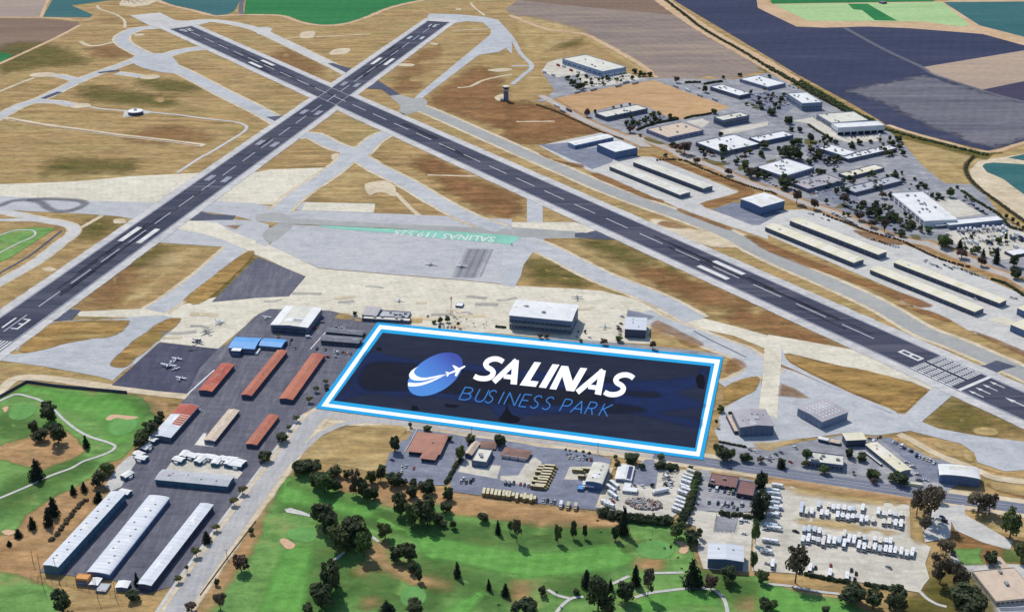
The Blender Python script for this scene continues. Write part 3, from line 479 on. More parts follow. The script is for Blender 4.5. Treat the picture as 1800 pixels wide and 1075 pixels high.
# ---- taxiways
strip('taxiway', [(-766,1864.2),(-760.6,1919.5),(-748.9,1979.4),(-732.7,2010.2),(-719.6,2060.5),(-703.8,2129.4),(-685.4,2179.6),(-660.5,2237.9),(-642.3,2281.4)], 17, 'taxiway_asphalt', 4)
strip('taxiway', [(-640.5,2555.4),(-674.1,2524.1),(-707.3,2505.7),(-717.8,2463.6),(-714.8,2422.8),(-695,2377.6),(-665.8,2334),(-638.8,2297),(-608.9,2255.9),(-558.6,2196.8),(-507.7,2126.7),(-455.7,2052),(-387,1958),(-353,1908.2),(-338.9,1886)], 25, 'taxiway_asphalt', 4)
sheet('taxiway_junction', [(-658.5,2286.6),(-627.7,2312.7),(-596.9,2299.1),(-560.6,2216.2),(-556.2,2175.8),(-591.7,2185.3),(-639.2,2231)], 'taxiway_asphalt', 4, smooth=True)
strip('taxiway', [(-608.9,2286.6),(-588.2,2326.5),(-560.1,2348),(-538.8,2355.6)], 24, 'taxiway_asphalt', 4)
sheet('run_up_pad', [(-752.5,2626.7),(-699.8,2653.6),(-651.9,2580.9),(-614.5,2574.5),(-586.7,2587.3),(-584.2,2561.7),(-611.6,2524.1),(-639.8,2493.5),(-671.1,2511.8),(-698.7,2546.5)], 'pale_paving', 4)
strip('dark_connector', [(-686.7,2175.8),(-672.7,2185.3),(-656.7,2192)], 11, 'dark_connector', 5)
strip('dark_connector', [(-728.2,2016.7),(-722.3,2033.4),(-713.8,2056.2)], 11, 'dark_connector', 5)
strip('taxiway', [(-762.6,2160.8),(-741.8,2154.3),(-717.4,2135.8),(-697.3,2115)], 14, 'taxiway_asphalt', 4)
strip('taxiway', [(-655.9,2175.8),(-634.4,2166.4),(-609.3,2151.5)], 13, 'taxiway_asphalt', 4)
strip('taxiway', [(-736.1,2000.3),(-711.9,2000.3),(-692.3,1993.9),(-670.4,1979.4)], 14, 'taxiway_asphalt', 4)
for c, rx, ry in (([(-775.6,2164.5)][0], 22, 16), ([(-594.6,2148.7)][0], 17, 14), ([(-658.7,1977)][0], 16, 14), ([(-691,2457.7)][0], 10, 10), ([(-733.3,2574.5)][0], 0.1, .1)):
    if rx > 1: sheet('concrete_pad', ellipse(c, rx, ry), 'pale_earth', 4, feather=2)
sheet('gravel_pad', [(-576.7,1914.2),(-583.5,1947.9),(-557.1,1954.1),(-536.8,1941.7),(-560,1919.5)], 'pale_paving', 4, feather=0)
strip('service_road', [(-644.8,1973.8),(-623.6,1960.4),(-600.2,1954.1),(-577,1947.9)], 5, 'pale_paving', 3)
strip('service_road', [(-540.9,1940.9),(-497,1927.1),(-450.2,1906.7),(-407.1,1891.2),(-389.1,1875.1),(-383.1,1857.1),(-385.8,1832.4),(-396.8,1794.8),(-413.3,1739.2),(-420.9,1720.2),(-437.2,1656.8)], 5, 'pale_paving', 3)
strip('trench_spoil', [(-751.6,1912),(-683.1,1876.5),(-621.6,1851.4),(-565.6,1826.8),(-499,1803.5),(-426.9,1776.1)], 12, 'pale_earth', 3, feather=3)
strip('open_trench', [(-742.7,1904.5),(-681.5,1871.4),(-620.7,1848.5),(-564.8,1824.1),(-498.5,1801.5),(-432.8,1776.1)], 3, 'field_brown', 4)
for p, w in (([(-821.9,2018.4),(-810,2060.5),(-797.7,2104.2),(-783.4,2145)], 7), ([(-733.5,2517.9),(-749.3,2574.5),(-764.1,2606.9),(-787.8,2642.7),(-828.8,2687.8),(-844.5,2722.9)], 6), ([(-785.6,2405.7),(-760.2,2372.1),(-740.7,2375.4),(-721.7,2400)], 9), ([(-361.4,2442.5),(-315,2451.8),(-263.5,2466)], 5), ([(-85.7,2751.6),(-75.6,2701.8),(-54,2626.7)], 5), ([(-87.1,2082.2),(-66.8,2090.9),(-44.7,2131.3),(0,2168.3)], 6), ([(-113.2,2493.5),(-78.6,2502),(-43.6,2505.7)], 5), ([(-109.9,1648.1),(-72.7,1645.2),(-44.8,1643.5)], 5), ([(-504.5,1455.6),(-496.9,1475.5),(-490.5,1497.7)], 6), ([(6.3,1891.9),(62.9,1893.4)], 5), ([(-417.1,2428.5),(-384.4,2437.8)], 5)):
    strip('dirt_trail', p, w, 'pale_earth', 2, feather=4)
sheet('farmyard_ground', [(-800.9,2722.9),(-810.6,2780.9),(-819.7,2872.1),(-734.2,2872.1),(-732.9,2766.2),(-742.7,2722.9),(-765.3,2708.8)], 'pale_earth', 2, feather=8)
for pts in ([(-393.3,2481.5),(-370.1,2487.5),(-365.5,2434.3),(-388.6,2430.9)], [(-317.1,2339.4),(-289.4,2352.4),(-288.8,2312.7),(-317.6,2302.2)], [(-112.9,2694.8),(-101.3,2692),(-103.7,2678.1),(-112.4,2680.9)], [(-193,2240.9),(-168.3,2235.9),(-169.7,2221.1),(-191.7,2224)], [(-153.1,2394.4),(-134.7,2388.8),(-136.6,2374.3)], [(-509.7,1332),(-501.7,1336),(-492.1,1330),(-497.9,1324)], [(-472,1483.1),(-460.6,1485.1),(-455.5,1472.1),(-468.6,1470.7)], [(-187,1611.2),(-163.6,1625.2),(-149.2,1605.6),(-145,1565),(-159.5,1578.4),(-168.5,1578.4),(-178.4,1570.3)], [(-244.8,1732.8),(-235.8,1739.1),(-236.7,1714),(-242.4,1714)], [(-41.1,2196.8),(-10.1,2208.4),(0,2196.8),(-21.9,2182.5)], [(-27.1,2026.7),(-13.9,2043.5),(-11.5,2010.2),(-22.5,2006.1)]):
    sheet('gravel_pad', pts, 'pale_earth', 3, smooth=True, feather=4)
strip('service_road', [(-146.1,1578.4),(-132,1544.1),(-121.4,1518.6),(-110.5,1496.3)], 6, 'pale_earth', 3, feather=2)
strip('taxiway', [(-628.8,2564.2),(-590.9,2580.9),(-545.7,2561.7),(-483,2505.7),(-447.2,2451.8),(-378.7,2344.8),(-321.3,2253.9),(-267.8,2168.3)], 22, 'pale_paving', 4)
sheet('taxiway_end', [(-496,2517.9),(-464.6,2524.1),(-450.7,2505.7),(-453.4,2473.1),(-469.4,2457.7)], 'pale_paving', 4)
sheet('dark_connector', [(-314.5,2238.9),(-305.3,2242.9),(-277.4,2211.3),(-254,2194.9),(-260.7,2168.3),(-270.1,2168.3)], 'dark_connector', 5)
sheet('turnaround', [(-166.2,2571.9),(-164.7,2644.1),(-105,2637.4),(-53.8,2613.5),(-28.3,2587.3),(0,2434.3),(0,2422.8),(0,2307.4),(-10.7,2352.4),(-23.1,2323.3),(-57.9,2301.1),(-140.2,2018.4),(-151.3,2018.4),(-148.2,2039.3),(-40.2,2457.7),(-39.5,2497.1),(-55.5,2561.7),(-86.2,2574.5),(-117,2551.6)], 'taxiway_asphalt', 4)
strip('service_road', [(-31.1,2587.3),(0,2430.9),(15,2312.7),(33.9,2224),(18.9,2163.6),(0,2102.4)], 8, 'taxiway_asphalt', 3)
strip('service_road', [(0,2224),(19.4,2224),(35.1,2224)], 7, 'taxiway_asphalt', 3)
sheet('dark_connector', [(-228.4,2104.2),(-219.2,2129.4),(-175.3,2041.8),(-190.3,2033.4),(-207.1,2071.7),(-230.3,2076.1)], 'dark_connector', 5)
sheet('dark_connector', [(-364.8,1915.7),(-344.6,1921.8),(-319.4,1938.6),(-335.7,1878.7)], 'dark_connector', 5)
sheet('dark_connector', [(-194.1,1950.2),(-178.6,1944.8),(-159.3,1930.9),(-165,1906.7),(-176.2,1915.7)], 'dark_connector', 5)
sheet('taxiway_junction', [(-190.1,2030.9),(-175.1,2039.3),(-153.5,2018.4),(-140.5,2022.5),(-130.2,1997.9),(-136.2,1954.1),(-156.1,1930.9),(-170.4,1950.2),(-170.4,1977.8)], 'old_taxiway', 4, smooth=True)
PAR = [(-153.2,1981.8),(-115.8,1934.8),(-60.1,1853.5),(0,1765),(19.4,1735.9),(65.7,1670.3),(109,1607.3),(158,1545.1),(204.6,1492.9),(247.5,1437.1),(283.8,1369.1),(332,1298.5),(371.3,1237.5),(400.1,1174.4),(422.6,1147.3),(441.5,1121.1),(467.3,1082.9),(484.5,1056.3)]
strip('parallel_taxiway', PAR, 34, 'pale_earth', 3, feather=4)
strip('parallel_taxiway', PAR, 23, 'old_taxiway', 4)
strip('taxiway', [(-303.9,1818.5),(-282.1,1822),(-252.7,1781.4),(-230.2,1758.5),(-205.7,1748.8),(-219.5,1732.8)], 24, 'taxiway_asphalt', 4)
strip('taxiway', [(-170,1839.4),(-184.8,1822),(-197.4,1784.7),(-205.7,1739.2),(-215.7,1732.8)], 24, 'taxiway_asphalt', 4)
strip('taxiway', [(-217.6,1732.8),(-226.5,1692.5),(-239.9,1648.1),(-259.8,1591.9),(-271.8,1551.9),(-279.8,1513.6)], 24, 'taxiway_asphalt', 5)
strip('taxiway', [(-215.7,1732.8),(-197.6,1707.8),(-177.3,1674.5),(-135.5,1616.8),(-95.5,1551.9),(-58.5,1497.7),(-32.3,1468.8),(-12,1450.9)], 24, 'taxiway_asphalt', 5)
sheet('taxiway_junction', [(-234.8,1739.1),(-230.2,1758.4),(-208.6,1758.4),(-198.9,1720.2),(-204,1695.6),(-219.2,1695.6),(-232.1,1707.8)], 'taxiway_asphalt', 4, smooth=True)
sheet('taxiway_link', [(18.6,1565),(37.7,1544.1),(36,1460.3),(17.6,1462.6)], 'taxiway_asphalt', 5)
sheet('concrete_strip', [(0,1473.5),(72.5,1473.5),(105,1453.3),(85.9,1438.9),(71.3,1444),(0,1457.5)], 'concrete', 5)
strip('taxiway', [(-9.7,1410.1),(16.2,1410.1),(41.6,1383.9),(65.7,1350.3),(97.4,1306.3),(133.7,1268.3),(159.9,1235.7),(181.5,1199.3)], 26, 'taxiway_asphalt', 4)
sheet('taxiway', [(-9.8,1416.8),(19.6,1419),(30.7,1401.3),(22.3,1375.4),(12.5,1342.1),(9.2,1310.2),(3,1281.4),(-12,1287.1)], 'taxiway_asphalt', 4)
strip('taxiway', [(129.1,1216.4),(141.6,1197.6),(160.8,1179.3),(179.5,1161.5),(197.6,1143.5),(215.4,1126.2),(225.3,1104.7),(233.4,1081.5)], 26, 'taxiway_asphalt', 4)
strip('taxiway', [(225.8,1107.6),(219.3,1084.3),(200.8,1066),(189.5,1059.1)], 16, 'taxiway_asphalt', 4)
sheet('apron_slab', [(116.7,1223.3),(125.1,1219.9),(142.6,1207.8),(134.7,1199.3),(113.9,1206.1)], 'lot_asphalt', 4)
sheet('concrete_taxiway', [(248.2,1166.3),(303.8,1141.6),(349.9,1119.6),(396.8,1049.5),(388.7,1039.5),(373.1,1050.9),(359.8,1067.4),(314.1,1092.4),(261.2,1125),(240.3,1121.1)], 'concrete', 3)
sheet('ramp', [(247.5,1096.4),(260.2,1086.1),(301.2,1038.7),(325.3,1009.6),(338.2,1006.6),(375.3,1053.8),(391.4,1045.1),(348.7,993.6),(359.8,981.8),(386.9,970.3),(424.1,959.9),(490.4,937.8),(468.3,884.4),(408.3,914.8),(391.8,913.1),(375,927.1),(377.1,942.4),(371.1,956.2),(334.8,978),(304.2,970.3),(276.3,973.1),(236.3,963.6),(219.6,949.7),(193.1,950.6),(171.8,961.8),(170.1,979.9),(176.2,999.5),(185.5,1019.9),(212,1046.2),(226.3,1079.3),(216.4,1012.7),(226.8,999.5)], 'taxiway_asphalt', 3)
sheet('taxiway', [(257.5,1150.7),(255.5,1116.4),(258,1104.6),(272.3,1081.5),(302.2,1043),(327.1,1016.8),(336.5,1005.6),(325.5,1010.6),(300.9,1037.6),(260.6,1088.4),(248.6,1102.3)], 'taxiway_asphalt', 4)
sheet('connector', [(337.4,1005.7),(375.5,1055),(393.1,1045.5),(379.4,1029.5),(348.6,993.2),(325.5,986.3),(315.9,996.2)], 'taxiway_asphalt', 4)
sheet('airfield_grass', [(258.2,1116.6),(264.6,1122),(287.7,1104.1),(326.4,1088.9),(358.9,1064.1),(368.8,1051.7),(361.6,1039.5),(335,1008.3),(328.2,1020.1),(303.5,1047.1),(273.3,1085.8),(258.5,1107.6)], 'airfield_grass', 5, smooth=True, feather=5)
sheet('concrete_taxiway', [(241.6,1166),(245,1163.4),(259.8,1157),(249.1,1102.3),(227.2,1001.6),(219.9,1004.6),(214.3,1017.8),(228.3,1079.3),(240.1,1138.3)], 'concrete', 5)
sheet('brown_grass', [(242,1064.6),(253.5,1050.9),(262.8,1034.2),(236.1,1039.5)], 'brown_grass', 5, feather=4)
sheet('dark_connector', [(423.6,1098.2),(437.4,1100.3),(451.2,1110),(465.5,1097.3),(449.9,1090.1),(436.1,1080.1),(427.6,1090.1)], 'dark_connector', 5)
sheet('perimeter_pavement', [(444.7,1122.6),(453.4,1116.6),(449.1,1107.6),(465.8,1098.2),(473.9,1101.7),(488.6,1081.5),(475.7,1067.4),(457.7,1090.1),(440.8,1078.6),(433.9,1081.5),(421.1,1098.8),(433.9,1101.7)], 'pale_earth', 3, feather=3)
sheet('taxiway_loop', [(-526.1,1134.8),(-483.3,1128.7),(-467.7,1122.6),(-455.5,1126.2),(-469.5,1131.7),(-469.9,1141),(-463.2,1166.3),(-459.4,1193.3),(-439.8,1198.6),(-388.5,1202.7),(-374.1,1207.8),(-349.3,1211.2),(-336.3,1204.4),(-327.3,1196),(-348.8,1104.1),(-355.7,1090.1),(-360.6,1069.6),(-374.4,1077.2),(-433.1,1098.2),(-476.7,1110),(-520.3,1119.6)], 'taxiway_asphalt', 3)
sheet('airfield_grass', [(-467.1,1131.7),(-466.7,1143.5),(-455.5,1189.9),(-436.4,1196.6),(-387.6,1199.3),(-378.4,1194.3),(-379.4,1179.3),(-387.1,1161.5),(-410.1,1155.1),(-428.5,1143.5),(-443.8,1131.7),(-458.2,1126.2)], 'airfield_grass', 5, smooth=True, feather=7)
sheet('airfield_grass', [(-370.9,1102.3),(-369.7,1122.6),(-358,1166.3),(-343.8,1200),(-332.3,1202.7),(-329.3,1192.6),(-340.2,1150.4),(-351.9,1110.6),(-356.1,1096.5),(-365.2,1095.9)], 'airfield_grass', 5, smooth=True, feather=7)
sheet('dark_connector', [(-464.5,1196),(-454.2,1226.8),(-434.3,1223.3),(-437.2,1199.3),(-457.6,1196.6)], 'dark_connector', 6)
strip('perimeter_road', [(-473.9,1013.9),(-462,1032.1),(-455.5,1049.5),(-451.2,1070.2),(-438.8,1075.8),(-411.6,1071.6),(-358.3,1056.3),(-314.7,1045.5),(-286.6,1038.7)], 11, 'pale_earth', 4, feather=2)
strip('perimeter_road', [(-636.4,1516.1),(-617.4,1511.1),(-587.1,1497.7),(-556.3,1481.7),(-529.2,1470.7),(-512,1455.6),(-507.4,1434.8),(-512.4,1405.7),(-521.9,1350.3),(-541.5,1294.7),(-552.5,1262.8)], 14, 'pale_paving', 3)
strip('perimeter_road', [(-623.5,1480.3),(-606.9,1481.2),(-581.7,1481.7),(-556.1,1481.2)], 9, 'pale_paving', 3)
strip('cart_track', [(-556.6,1294.7),(-550.4,1320),(-535.2,1367),(-528.4,1410.1),(-523.3,1446.3)], 3, 'dark_connector', 3)
# ---- hangar rows on the far side
sheet('hangar_ramp', [(37.6,1774.8),(76.3,1801.5),(130.8,1839.4),(148,1822),(178.3,1774.8),(164.3,1726.5),(193,1723.3),(284.8,1581.1),(233.1,1541.5),(233.7,1526.2),(261,1493.8),(279.8,1493.8),(309.6,1516.1),(319.5,1513.6),(353.3,1518.6),(387.5,1493.8),(444.5,1401.3),(455.4,1388.2),(529.7,1260.9),(519,1230.4),(508.1,1199.3),(523.4,1176.1),(493.9,1095.9),(481.2,1122.6),(445.2,1176.1),(435.5,1199.3),(397.9,1244.6),(400.8,1272),(332.6,1375.4),(294.9,1432.5),(292.6,1419),(260.3,1455.6),(207,1513.6),(192.5,1538.9),(101.2,1665.6),(76.4,1701.7)], 'pale_paving', 2)
sheet('hangar_ramp', [(37.7,1778.1),(77.8,1788.1),(88.3,1755.2),(118.5,1768.2),(142,1739.2),(133.6,1701.7),(105.3,1671.5),(91.4,1695.6)], 'lot_asphalt', 4)
sheet('hangar_ramp', [(242.2,1518.6),(273.8,1544.1),(309.1,1513.6),(325.5,1508.6),(309.9,1489),(290.5,1465),(281.8,1465)], 'lot_asphalt', 4)
for pts in ([(38.9,1739.1),(57.6,1712.8),(93,1690.7),(90.5,1677.5),(62.9,1698.6),(41.6,1729.6)], [(104.3,1653.9),(118.8,1648.1),(173.7,1562.4),(171,1551.9),(143.6,1585.4),(107.2,1639.4)], [(176.6,1555.6),(185.2,1553.5),(186.3,1543.1),(179.1,1545.1)], [(202.7,1521.1),(222.3,1497.7),(255.3,1455.6),(249.4,1450),(228,1476.9),(202.9,1507.6)],
            [(267.9,1430.3),(281.6,1423.5),(290.8,1409.2),(306.2,1387.4),(328.7,1356.5),(377.5,1298.5),(427.5,1235.7),(399.9,1230.3),(419.5,1222.6),(434.2,1202),(432.6,1194.3),(419.2,1206.8),(391.7,1237.4),(405.7,1235.7),(361.4,1294.7),(317.6,1340.1),(286.2,1383.1),(275.3,1405.7)],
            [(447.9,1171.2),(456.6,1167.9),(483.8,1130.2),(492.4,1113.6),(487.6,1107.6),(467.8,1139.5)], [(191.1,1723.3),(203,1726.5),(244.4,1671.5),(285.3,1619.6),(304.5,1581.1),(272.8,1549.3),(242.9,1523.7),(232.1,1533.8),(235.2,1544.1),(285,1582.1),(257.6,1630.9)], [(396.9,1446.3),(406.3,1444),(425.4,1428),(442.4,1405.7),(431.6,1401.3),(406.8,1419)]):
    sheet('brown_grass', pts, 'reddish_grass', 5, smooth=True, feather=4)
sheet('cross_pavement', [(162.4,1479.3),(178,1483.1),(206.6,1453.3),(247.5,1437.1),(268.1,1401.3),(241,1392.6),(231.7,1394.7),(216.4,1401.3),(179,1444)], 'pale_earth', 4, smooth=True, feather=6)
sheet('brown_grass', [(171.6,1469.7),(182.4,1476.9),(205.3,1456.5),(196.5,1452.8),(180.3,1456.5)], 'brown_grass', 5, smooth=True, feather=3)
sheet('concrete_pad', [(472.4,1199.3),(490,1209.5),(503.4,1185.9),(489.3,1182.6)], 'concrete', 4)
# ---- hangar yard, road and lots on the near side
sheet('hangar_yard', [(-337.1,1148.2),(-278.8,1134.6),(-271.8,1145.7),(-262.2,1185.5),(-254.3,1213.7),(-244.9,1226.2),(-183.5,1222),(-132.2,1194.8),(-167.6,1023),(-179.6,963.6),(-194.2,909.6),(-206.1,852.4),(-219.5,793.5),(-228.3,764.4),(-253.5,751.4),(-277.4,767.7),(-332.2,777.7),(-323.1,827.3),(-309.3,884.4),(-302.6,927.1),(-298.7,967.4),(-291.1,1016.8),(-287.3,1041.9),(-359.3,1060.3)], 'yard_asphalt', 4)
sheet('dark_apron', [(-359.1,1060.2),(-336.9,1147.9),(-278.4,1134.5),(-287.2,1094.4),(-287.8,1043.8),(-317,1049.5)], 'dark_apron', 5)
sheet('concrete_pad', [(-318.2,890),(-316.3,920),(-311.2,935.6),(-301.3,942.4),(-304.3,909.1),(-304.8,890),(-310.9,883.7)], 'pale_paving', 5)
sheet('concrete_pad', [(-274.8,925.8),(-264.8,930.7),(-230.8,927.4),(-214.1,911.1),(-216.5,901.6),(-276.3,914.4)], 'gravel_lot', 5)
sheet('concrete_pad', [(-261.8,954.4),(-258.5,973.7),(-255.8,973.7),(-255,961.4),(-244.8,954.4),(-245.8,951)], 'roof_offwhite', 5)
sheet('dry_grass', [(-156.4,1198.3),(-148.5,1205.8),(-147.6,1196.5),(-134.1,1195),(-102.5,1190),(-88.7,1192.8),(-89.4,1203.9),(-101.3,1205.8),(-101,1190),(-148.8,1201.1)], 'golden_grass', 5, feather=1)
for pts in ([(-176.9,1203.8),(-173.6,1216.3),(-162.9,1214),(-155.9,1202.6),(-165,1199.3)], [(-156.4,1202.6),(-149.2,1201.5),(-149.5,1195.9),(-155.3,1197)], [(-101.1,1203),(-89.4,1203.9),(-89.4,1192.8),(-98.9,1193.7)]):
    sheet('dry_lawn', pts, 'golden_grass', 6, feather=2)
strip('curb_line', [(-179.4,1178.2),(-185.6,1154.6),(-190.9,1133.7)], 1.2, 'marking_white', 6)
strip('curb_line', [(-287.4,1042.2),(-280.8,1064.6),(-273.1,1090.1)], 1.6, 'marking_white', 6)
ROAD1 = [(-232.3,696.8),(-225.3,738.7),(-219.1,773),(-208.8,822.1),(-197.2,875.4),(-184.4,933.3),(-175.9,970.3),(-167.7,1001.6),(-157.4,1012.7)]
strip('boulevard_verge', ROAD1, 26, 'pale_earth', 5, feather=5)
strip('boulevard', ROAD1, 16, 'light_road', 6)
strip('footpath', [(x - 12, y + 3) for x, y in ROAD1[:-1]], 2.6, 'pale_paving', 7)
strip('lane_line', ROAD1[:-2], .3, 'marking_worn', 8)
sheet('road_junction', [(-170.5,1015.9),(-134.3,1007.5),(-89,993.7),(-90.9,986.3),(-118.2,993.7),(-141.7,986.3),(-156.8,971.7),(-171,945.9),(-178.9,928.9),(-192.8,928.9),(-179.7,981.4)], 'pale_earth', 5, feather=3)
strip('road_curve', [(-178.9,928.9),(-171.2,947),(-160.4,971.7),(-144.4,988.2),(-123.2,994.9),(-101.3,994.9),(-86.3,990)], 6, 'light_road', 6)
sheet('vacant_lot', [(-171.3,932.4),(-167,958),(-152.7,975.1),(-125.2,986.7),(-101.2,987.7),(-89.3,982.8),(-89.7,975.1),(-98.5,954.3),(-98.5,937.8),(-100.4,921.8),(-110.8,911.3),(-136.9,921.8)], 'golden_grass', 6, feather=3)
ROAD2 = [(-168.4,1006.6),(-121.5,997.6),(-72.4,988.7),(-23.9,976),(23.6,963.6),(70.3,952.4),(115.8,939.6),(155.9,927.1),(190.9,917),(267.4,894.3),(328.7,875.4),(368.8,864.2),(450.3,840.8)]
strip('road_verge', ROAD2, 27, 'pale_earth', 5, feather=4)
strip('road', ROAD2[:8], 13, 'park_road', 6)
strip('road', ROAD2[6:], 14.5, 'road_asphalt', 7)
strip('lane_line', [(x, y + 2.1) for x, y in ROAD2[7:]], .3, 'marking_white', 8)
strip('lane_line', [(x, y - 2.1) for x, y in ROAD2[7:]], .3, 'marking_white', 8)
strip('dry_verge', [(199.4,900.2),(239.6,889.3),(264.3,881.1),(305.1,868.9),(306.6,866.5)], 10, 'bare_earth', 7, feather=4)
strip('dry_verge', [(156.8,911.2),(168.4,908.8),(180.2,906.4)], 4, 'golden_grass', 7, feather=2)
sheet('asphalt_lot', [(-82.7,980.9),(-79.4,981.8),(-48.6,971.7),(-41.2,968.8),(-45.2,935.5),(-49.6,901.4),(-52.9,892),(-71.5,892),(-98.5,902.6),(-101.6,920.7),(-99.9,941.8),(-94.9,944.4),(-92.5,959.9),(-87.2,963.8)], 'lot_asphalt', 6)
sheet('bus_yard', [(-41.2,968.8),(0,959.9),(22,951.2),(49.2,946.1),(80.7,932.2),(75.2,906.6),(66.6,857.4),(60.5,856.9),(25.2,865.1),(-8.7,872.9),(-9.3,873.7),(-45.6,882.2),(-48.5,892),(-45,930.5)], 'lot_asphalt', 6)
sheet('concrete_pad', [(-38,932),(-32.8,928.1),(-31.9,919.4),(-19.8,917),(-18,922.5),(-9,921.3),(-12,901.4),(-31,908),(-43.1,912.2)], 'gravel_lot', 7)
sheet('gravel_strip', [(11.9,927.2),(18.5,934.7),(24.1,927.2),(20,911.4),(15.9,891.2),(3.5,893.6),(-9,899.4),(-9,906),(4.8,906.6)], 'gravel_lot', 7)
sheet('concrete_pad', [(46.2,919.8),(65.3,919.8),(58.5,899.4),(41.1,900.6)], 'gravel_lot', 7)
sheet('gravel_yard', [(76.4,896.9),(81,900.4),(84.2,919.6),(89.8,925.8),(98.7,918.4),(107.6,932),(115.3,932),(120.6,914.8),(131.3,914.8),(139.6,914.8),(148.3,914.2),(140.4,895.7),(133.4,878.4),(127.6,855),(120,846.4),(100,848.3),(88.3,851.8),(70.7,857),(64.7,857.2),(67.8,869.4)], 'gravel_lot', 6)
sheet('asphalt_lot', [(98.5,916),(107.5,930.7),(114.6,931.4),(117,917.2),(112.4,889.9),(103.9,891),(94.2,894.5)], 'lot_asphalt', 7)
strip('lot_edge', [(79.7,918.4),(74.6,899.2),(69.6,878.4),(64.9,860.5)], 3, 'pale_earth', 7)
sheet('paved_lot', [(149,915),(157.7,913.8),(192.9,897.7),(185.3,855.8),(171,853),(137.9,856.3),(142.7,880.3)], 'park_paving', 6)
sheet('gravel_yard', [(137.9,856.9),(152.5,853.6),(171,852.7),(183.7,853.6),(178.2,824),(181.1,845.8),(166.8,777.1),(135.2,781.4),(133.9,803.2),(136.8,834.4),(126,842)], 'gravel_lot', 7)
sheet('gravel_enclosure', [(153.6,848.7),(169.1,844.4),(164.2,826.9),(149.5,828.1)], 'park_paving', 8)
sheet('gravel_lot', [(193.4,904.8),(213.2,896.3),(226.2,882.7),(266.4,869.9),(303.2,864.5),(292,819.5),(298.8,813.6),(303.3,807.6),(293.4,787.4),(291.5,770),(285.3,762.1),(280.1,753.6),(260.9,759.6),(237.9,766.7),(204.7,775.1),(179.2,778),(169.2,778.8)], 'gravel_lot', 6)
for pts in ([(211.7,894.2),(242.6,881.7),(294.7,869.5),(282.3,863.5),(240.9,873.5),(218.3,881.7)], [(213.1,843.9),(244.8,842),(283,825),(251.9,826.9),(222.3,836.3)], [(298.2,845.8),(305.7,842),(299.9,814),(292.6,817.6)]):
    sheet('dry_weeds', pts, 'golden_grass', 7, smooth=True, feather=8)
sheet('car_park', [(304.6,834.4),(315.4,853.6),(325.8,863.5),(332.9,861.5),(344.7,864.5),(341.7,849.7),(350.1,837.2),(364.7,814.9),(359.5,804.1),(342.6,814),(327.6,829.7),(328.3,842),(320.8,819.5),(300.9,814)], 'pale_paving', 7)
sheet('clubhouse_lawn', [(328.1,840.1),(336.7,828.4),(352.4,812.2),(358.7,803.2),(362.8,794.3),(333.7,786.5),(319.5,786.5),(320.1,805),(320.8,819.5)], 'brown_grass', 6, feather=5)
sheet('clubhouse_lawn', [(319,805),(337.6,805),(334.3,788.2),(319.5,786.5)], 'turf', 7, feather=8)
sheet('clubhouse_lawn', [(354.1,805),(369.8,805),(377.1,794.3),(363.6,787.4),(348.8,789.1)], 'rough_turf', 7, feather=6)
sheet('dry_ground', [(279.8,753.1),(291.4,769.5),(306.1,778.8),(324.2,778.8),(329.9,744.3),(322.6,722.5),(265.6,722.5),(261.8,744.3)], 'green_grass_patch', 5, feather=8)
sheet('dry_ground', [(313.9,805),(334,787.4),(354.3,787.4),(373.3,783.9),(351.2,722.5),(313.1,722.5),(315.4,760.4)], 'pale_paving', 4)
sheet('verge', [(375.5,895.2),(396.7,881.7),(412.3,873.5),(409.3,865.5),(393.8,873.5),(373.8,886.9)], 'brown_grass', 7, smooth=True, feather=4)
sheet('verge', [(337,836.3),(358,842),(385.5,849.7),(400.7,842),(392.5,819.5),(374.9,819.5),(357.3,826.9)], 'golden_grass', 5, feather=4)
sheet('paved_lot', [(166.6,945.1),(171.7,960.8),(193,949.7),(207.5,946.9),(245.2,960.8),(275.7,970.3),(311.3,960.8),(342.4,937.8),(369.5,918.3),(354,897.7),(334.3,879.5),(318.1,884.4),(268.4,898.5),(226.2,911.3),(178.5,925.3)], 'park_paving', 6)
sheet('asphalt_lot', [(306.5,965.3),(314.5,967),(328,945.5),(343.5,924.7),(335,895.6),(318.3,898.6),(320.6,921.6)], 'lot_asphalt', 7)
strip('dirt_track', [(323.5,972.1),(334.5,957),(347.2,937.4),(368.6,916.9),(380.3,903.2),(402.1,897.1),(412.7,891.2)], 8, 'pale_earth', 7, feather=3)
for pts in ([(321.2,963.6),(326.3,963.6),(336.3,945.5),(346.2,934.2),(342.5,932.6),(330.9,943.9)], [(346.7,958.6),(361.4,952),(358.5,942.3),(350.5,948.8)], [(369.6,948.8),(373.9,943.9),(372.1,927.9),(366.6,931)], [(370.3,924.7),(387,913.8),(386.8,910.8),(372.1,920)], [(376.2,895.6),(400,891.2),(411.6,888.2),(407.4,876.6),(394.9,876.6),(375.9,885.3)], [(199.9,956.8),(221.4,959.4),(238.2,964.7),(244.5,963.4),(222.6,951.6),(209.5,944)], [(171.6,998.5),(177,998.5),(174.6,982),(169.3,982)], [(388.8,980.6),(398.3,983.7),(407.5,980.6),(405,970.4),(388.6,972.1)]):
    sheet('dry_verge', pts, 'golden_grass', 8, smooth=True, feather=3)
strip('airport_drive', [(-101.7,1171.2),(-54.2,1163.1),(0,1152),(41.2,1155.1),(95.5,1144.1),(135.5,1134.8),(174.9,1125.6),(197.8,1116.6)], 9, 'park_paving', 4)
sheet('brown_grass', [(136.3,1179.3),(144.5,1198.6),(164.2,1172.8),(183.5,1144.7),(167.2,1139.5),(154.8,1163.1)], 'brown_grass', 6, smooth=True, feather=4)
sheet('brown_grass', [(197.7,1101.7),(208.3,1115.1),(216.6,1100.3),(209.7,1090.1),(195.8,1084.3)], 'brown_grass', 6, smooth=True, feather=4)
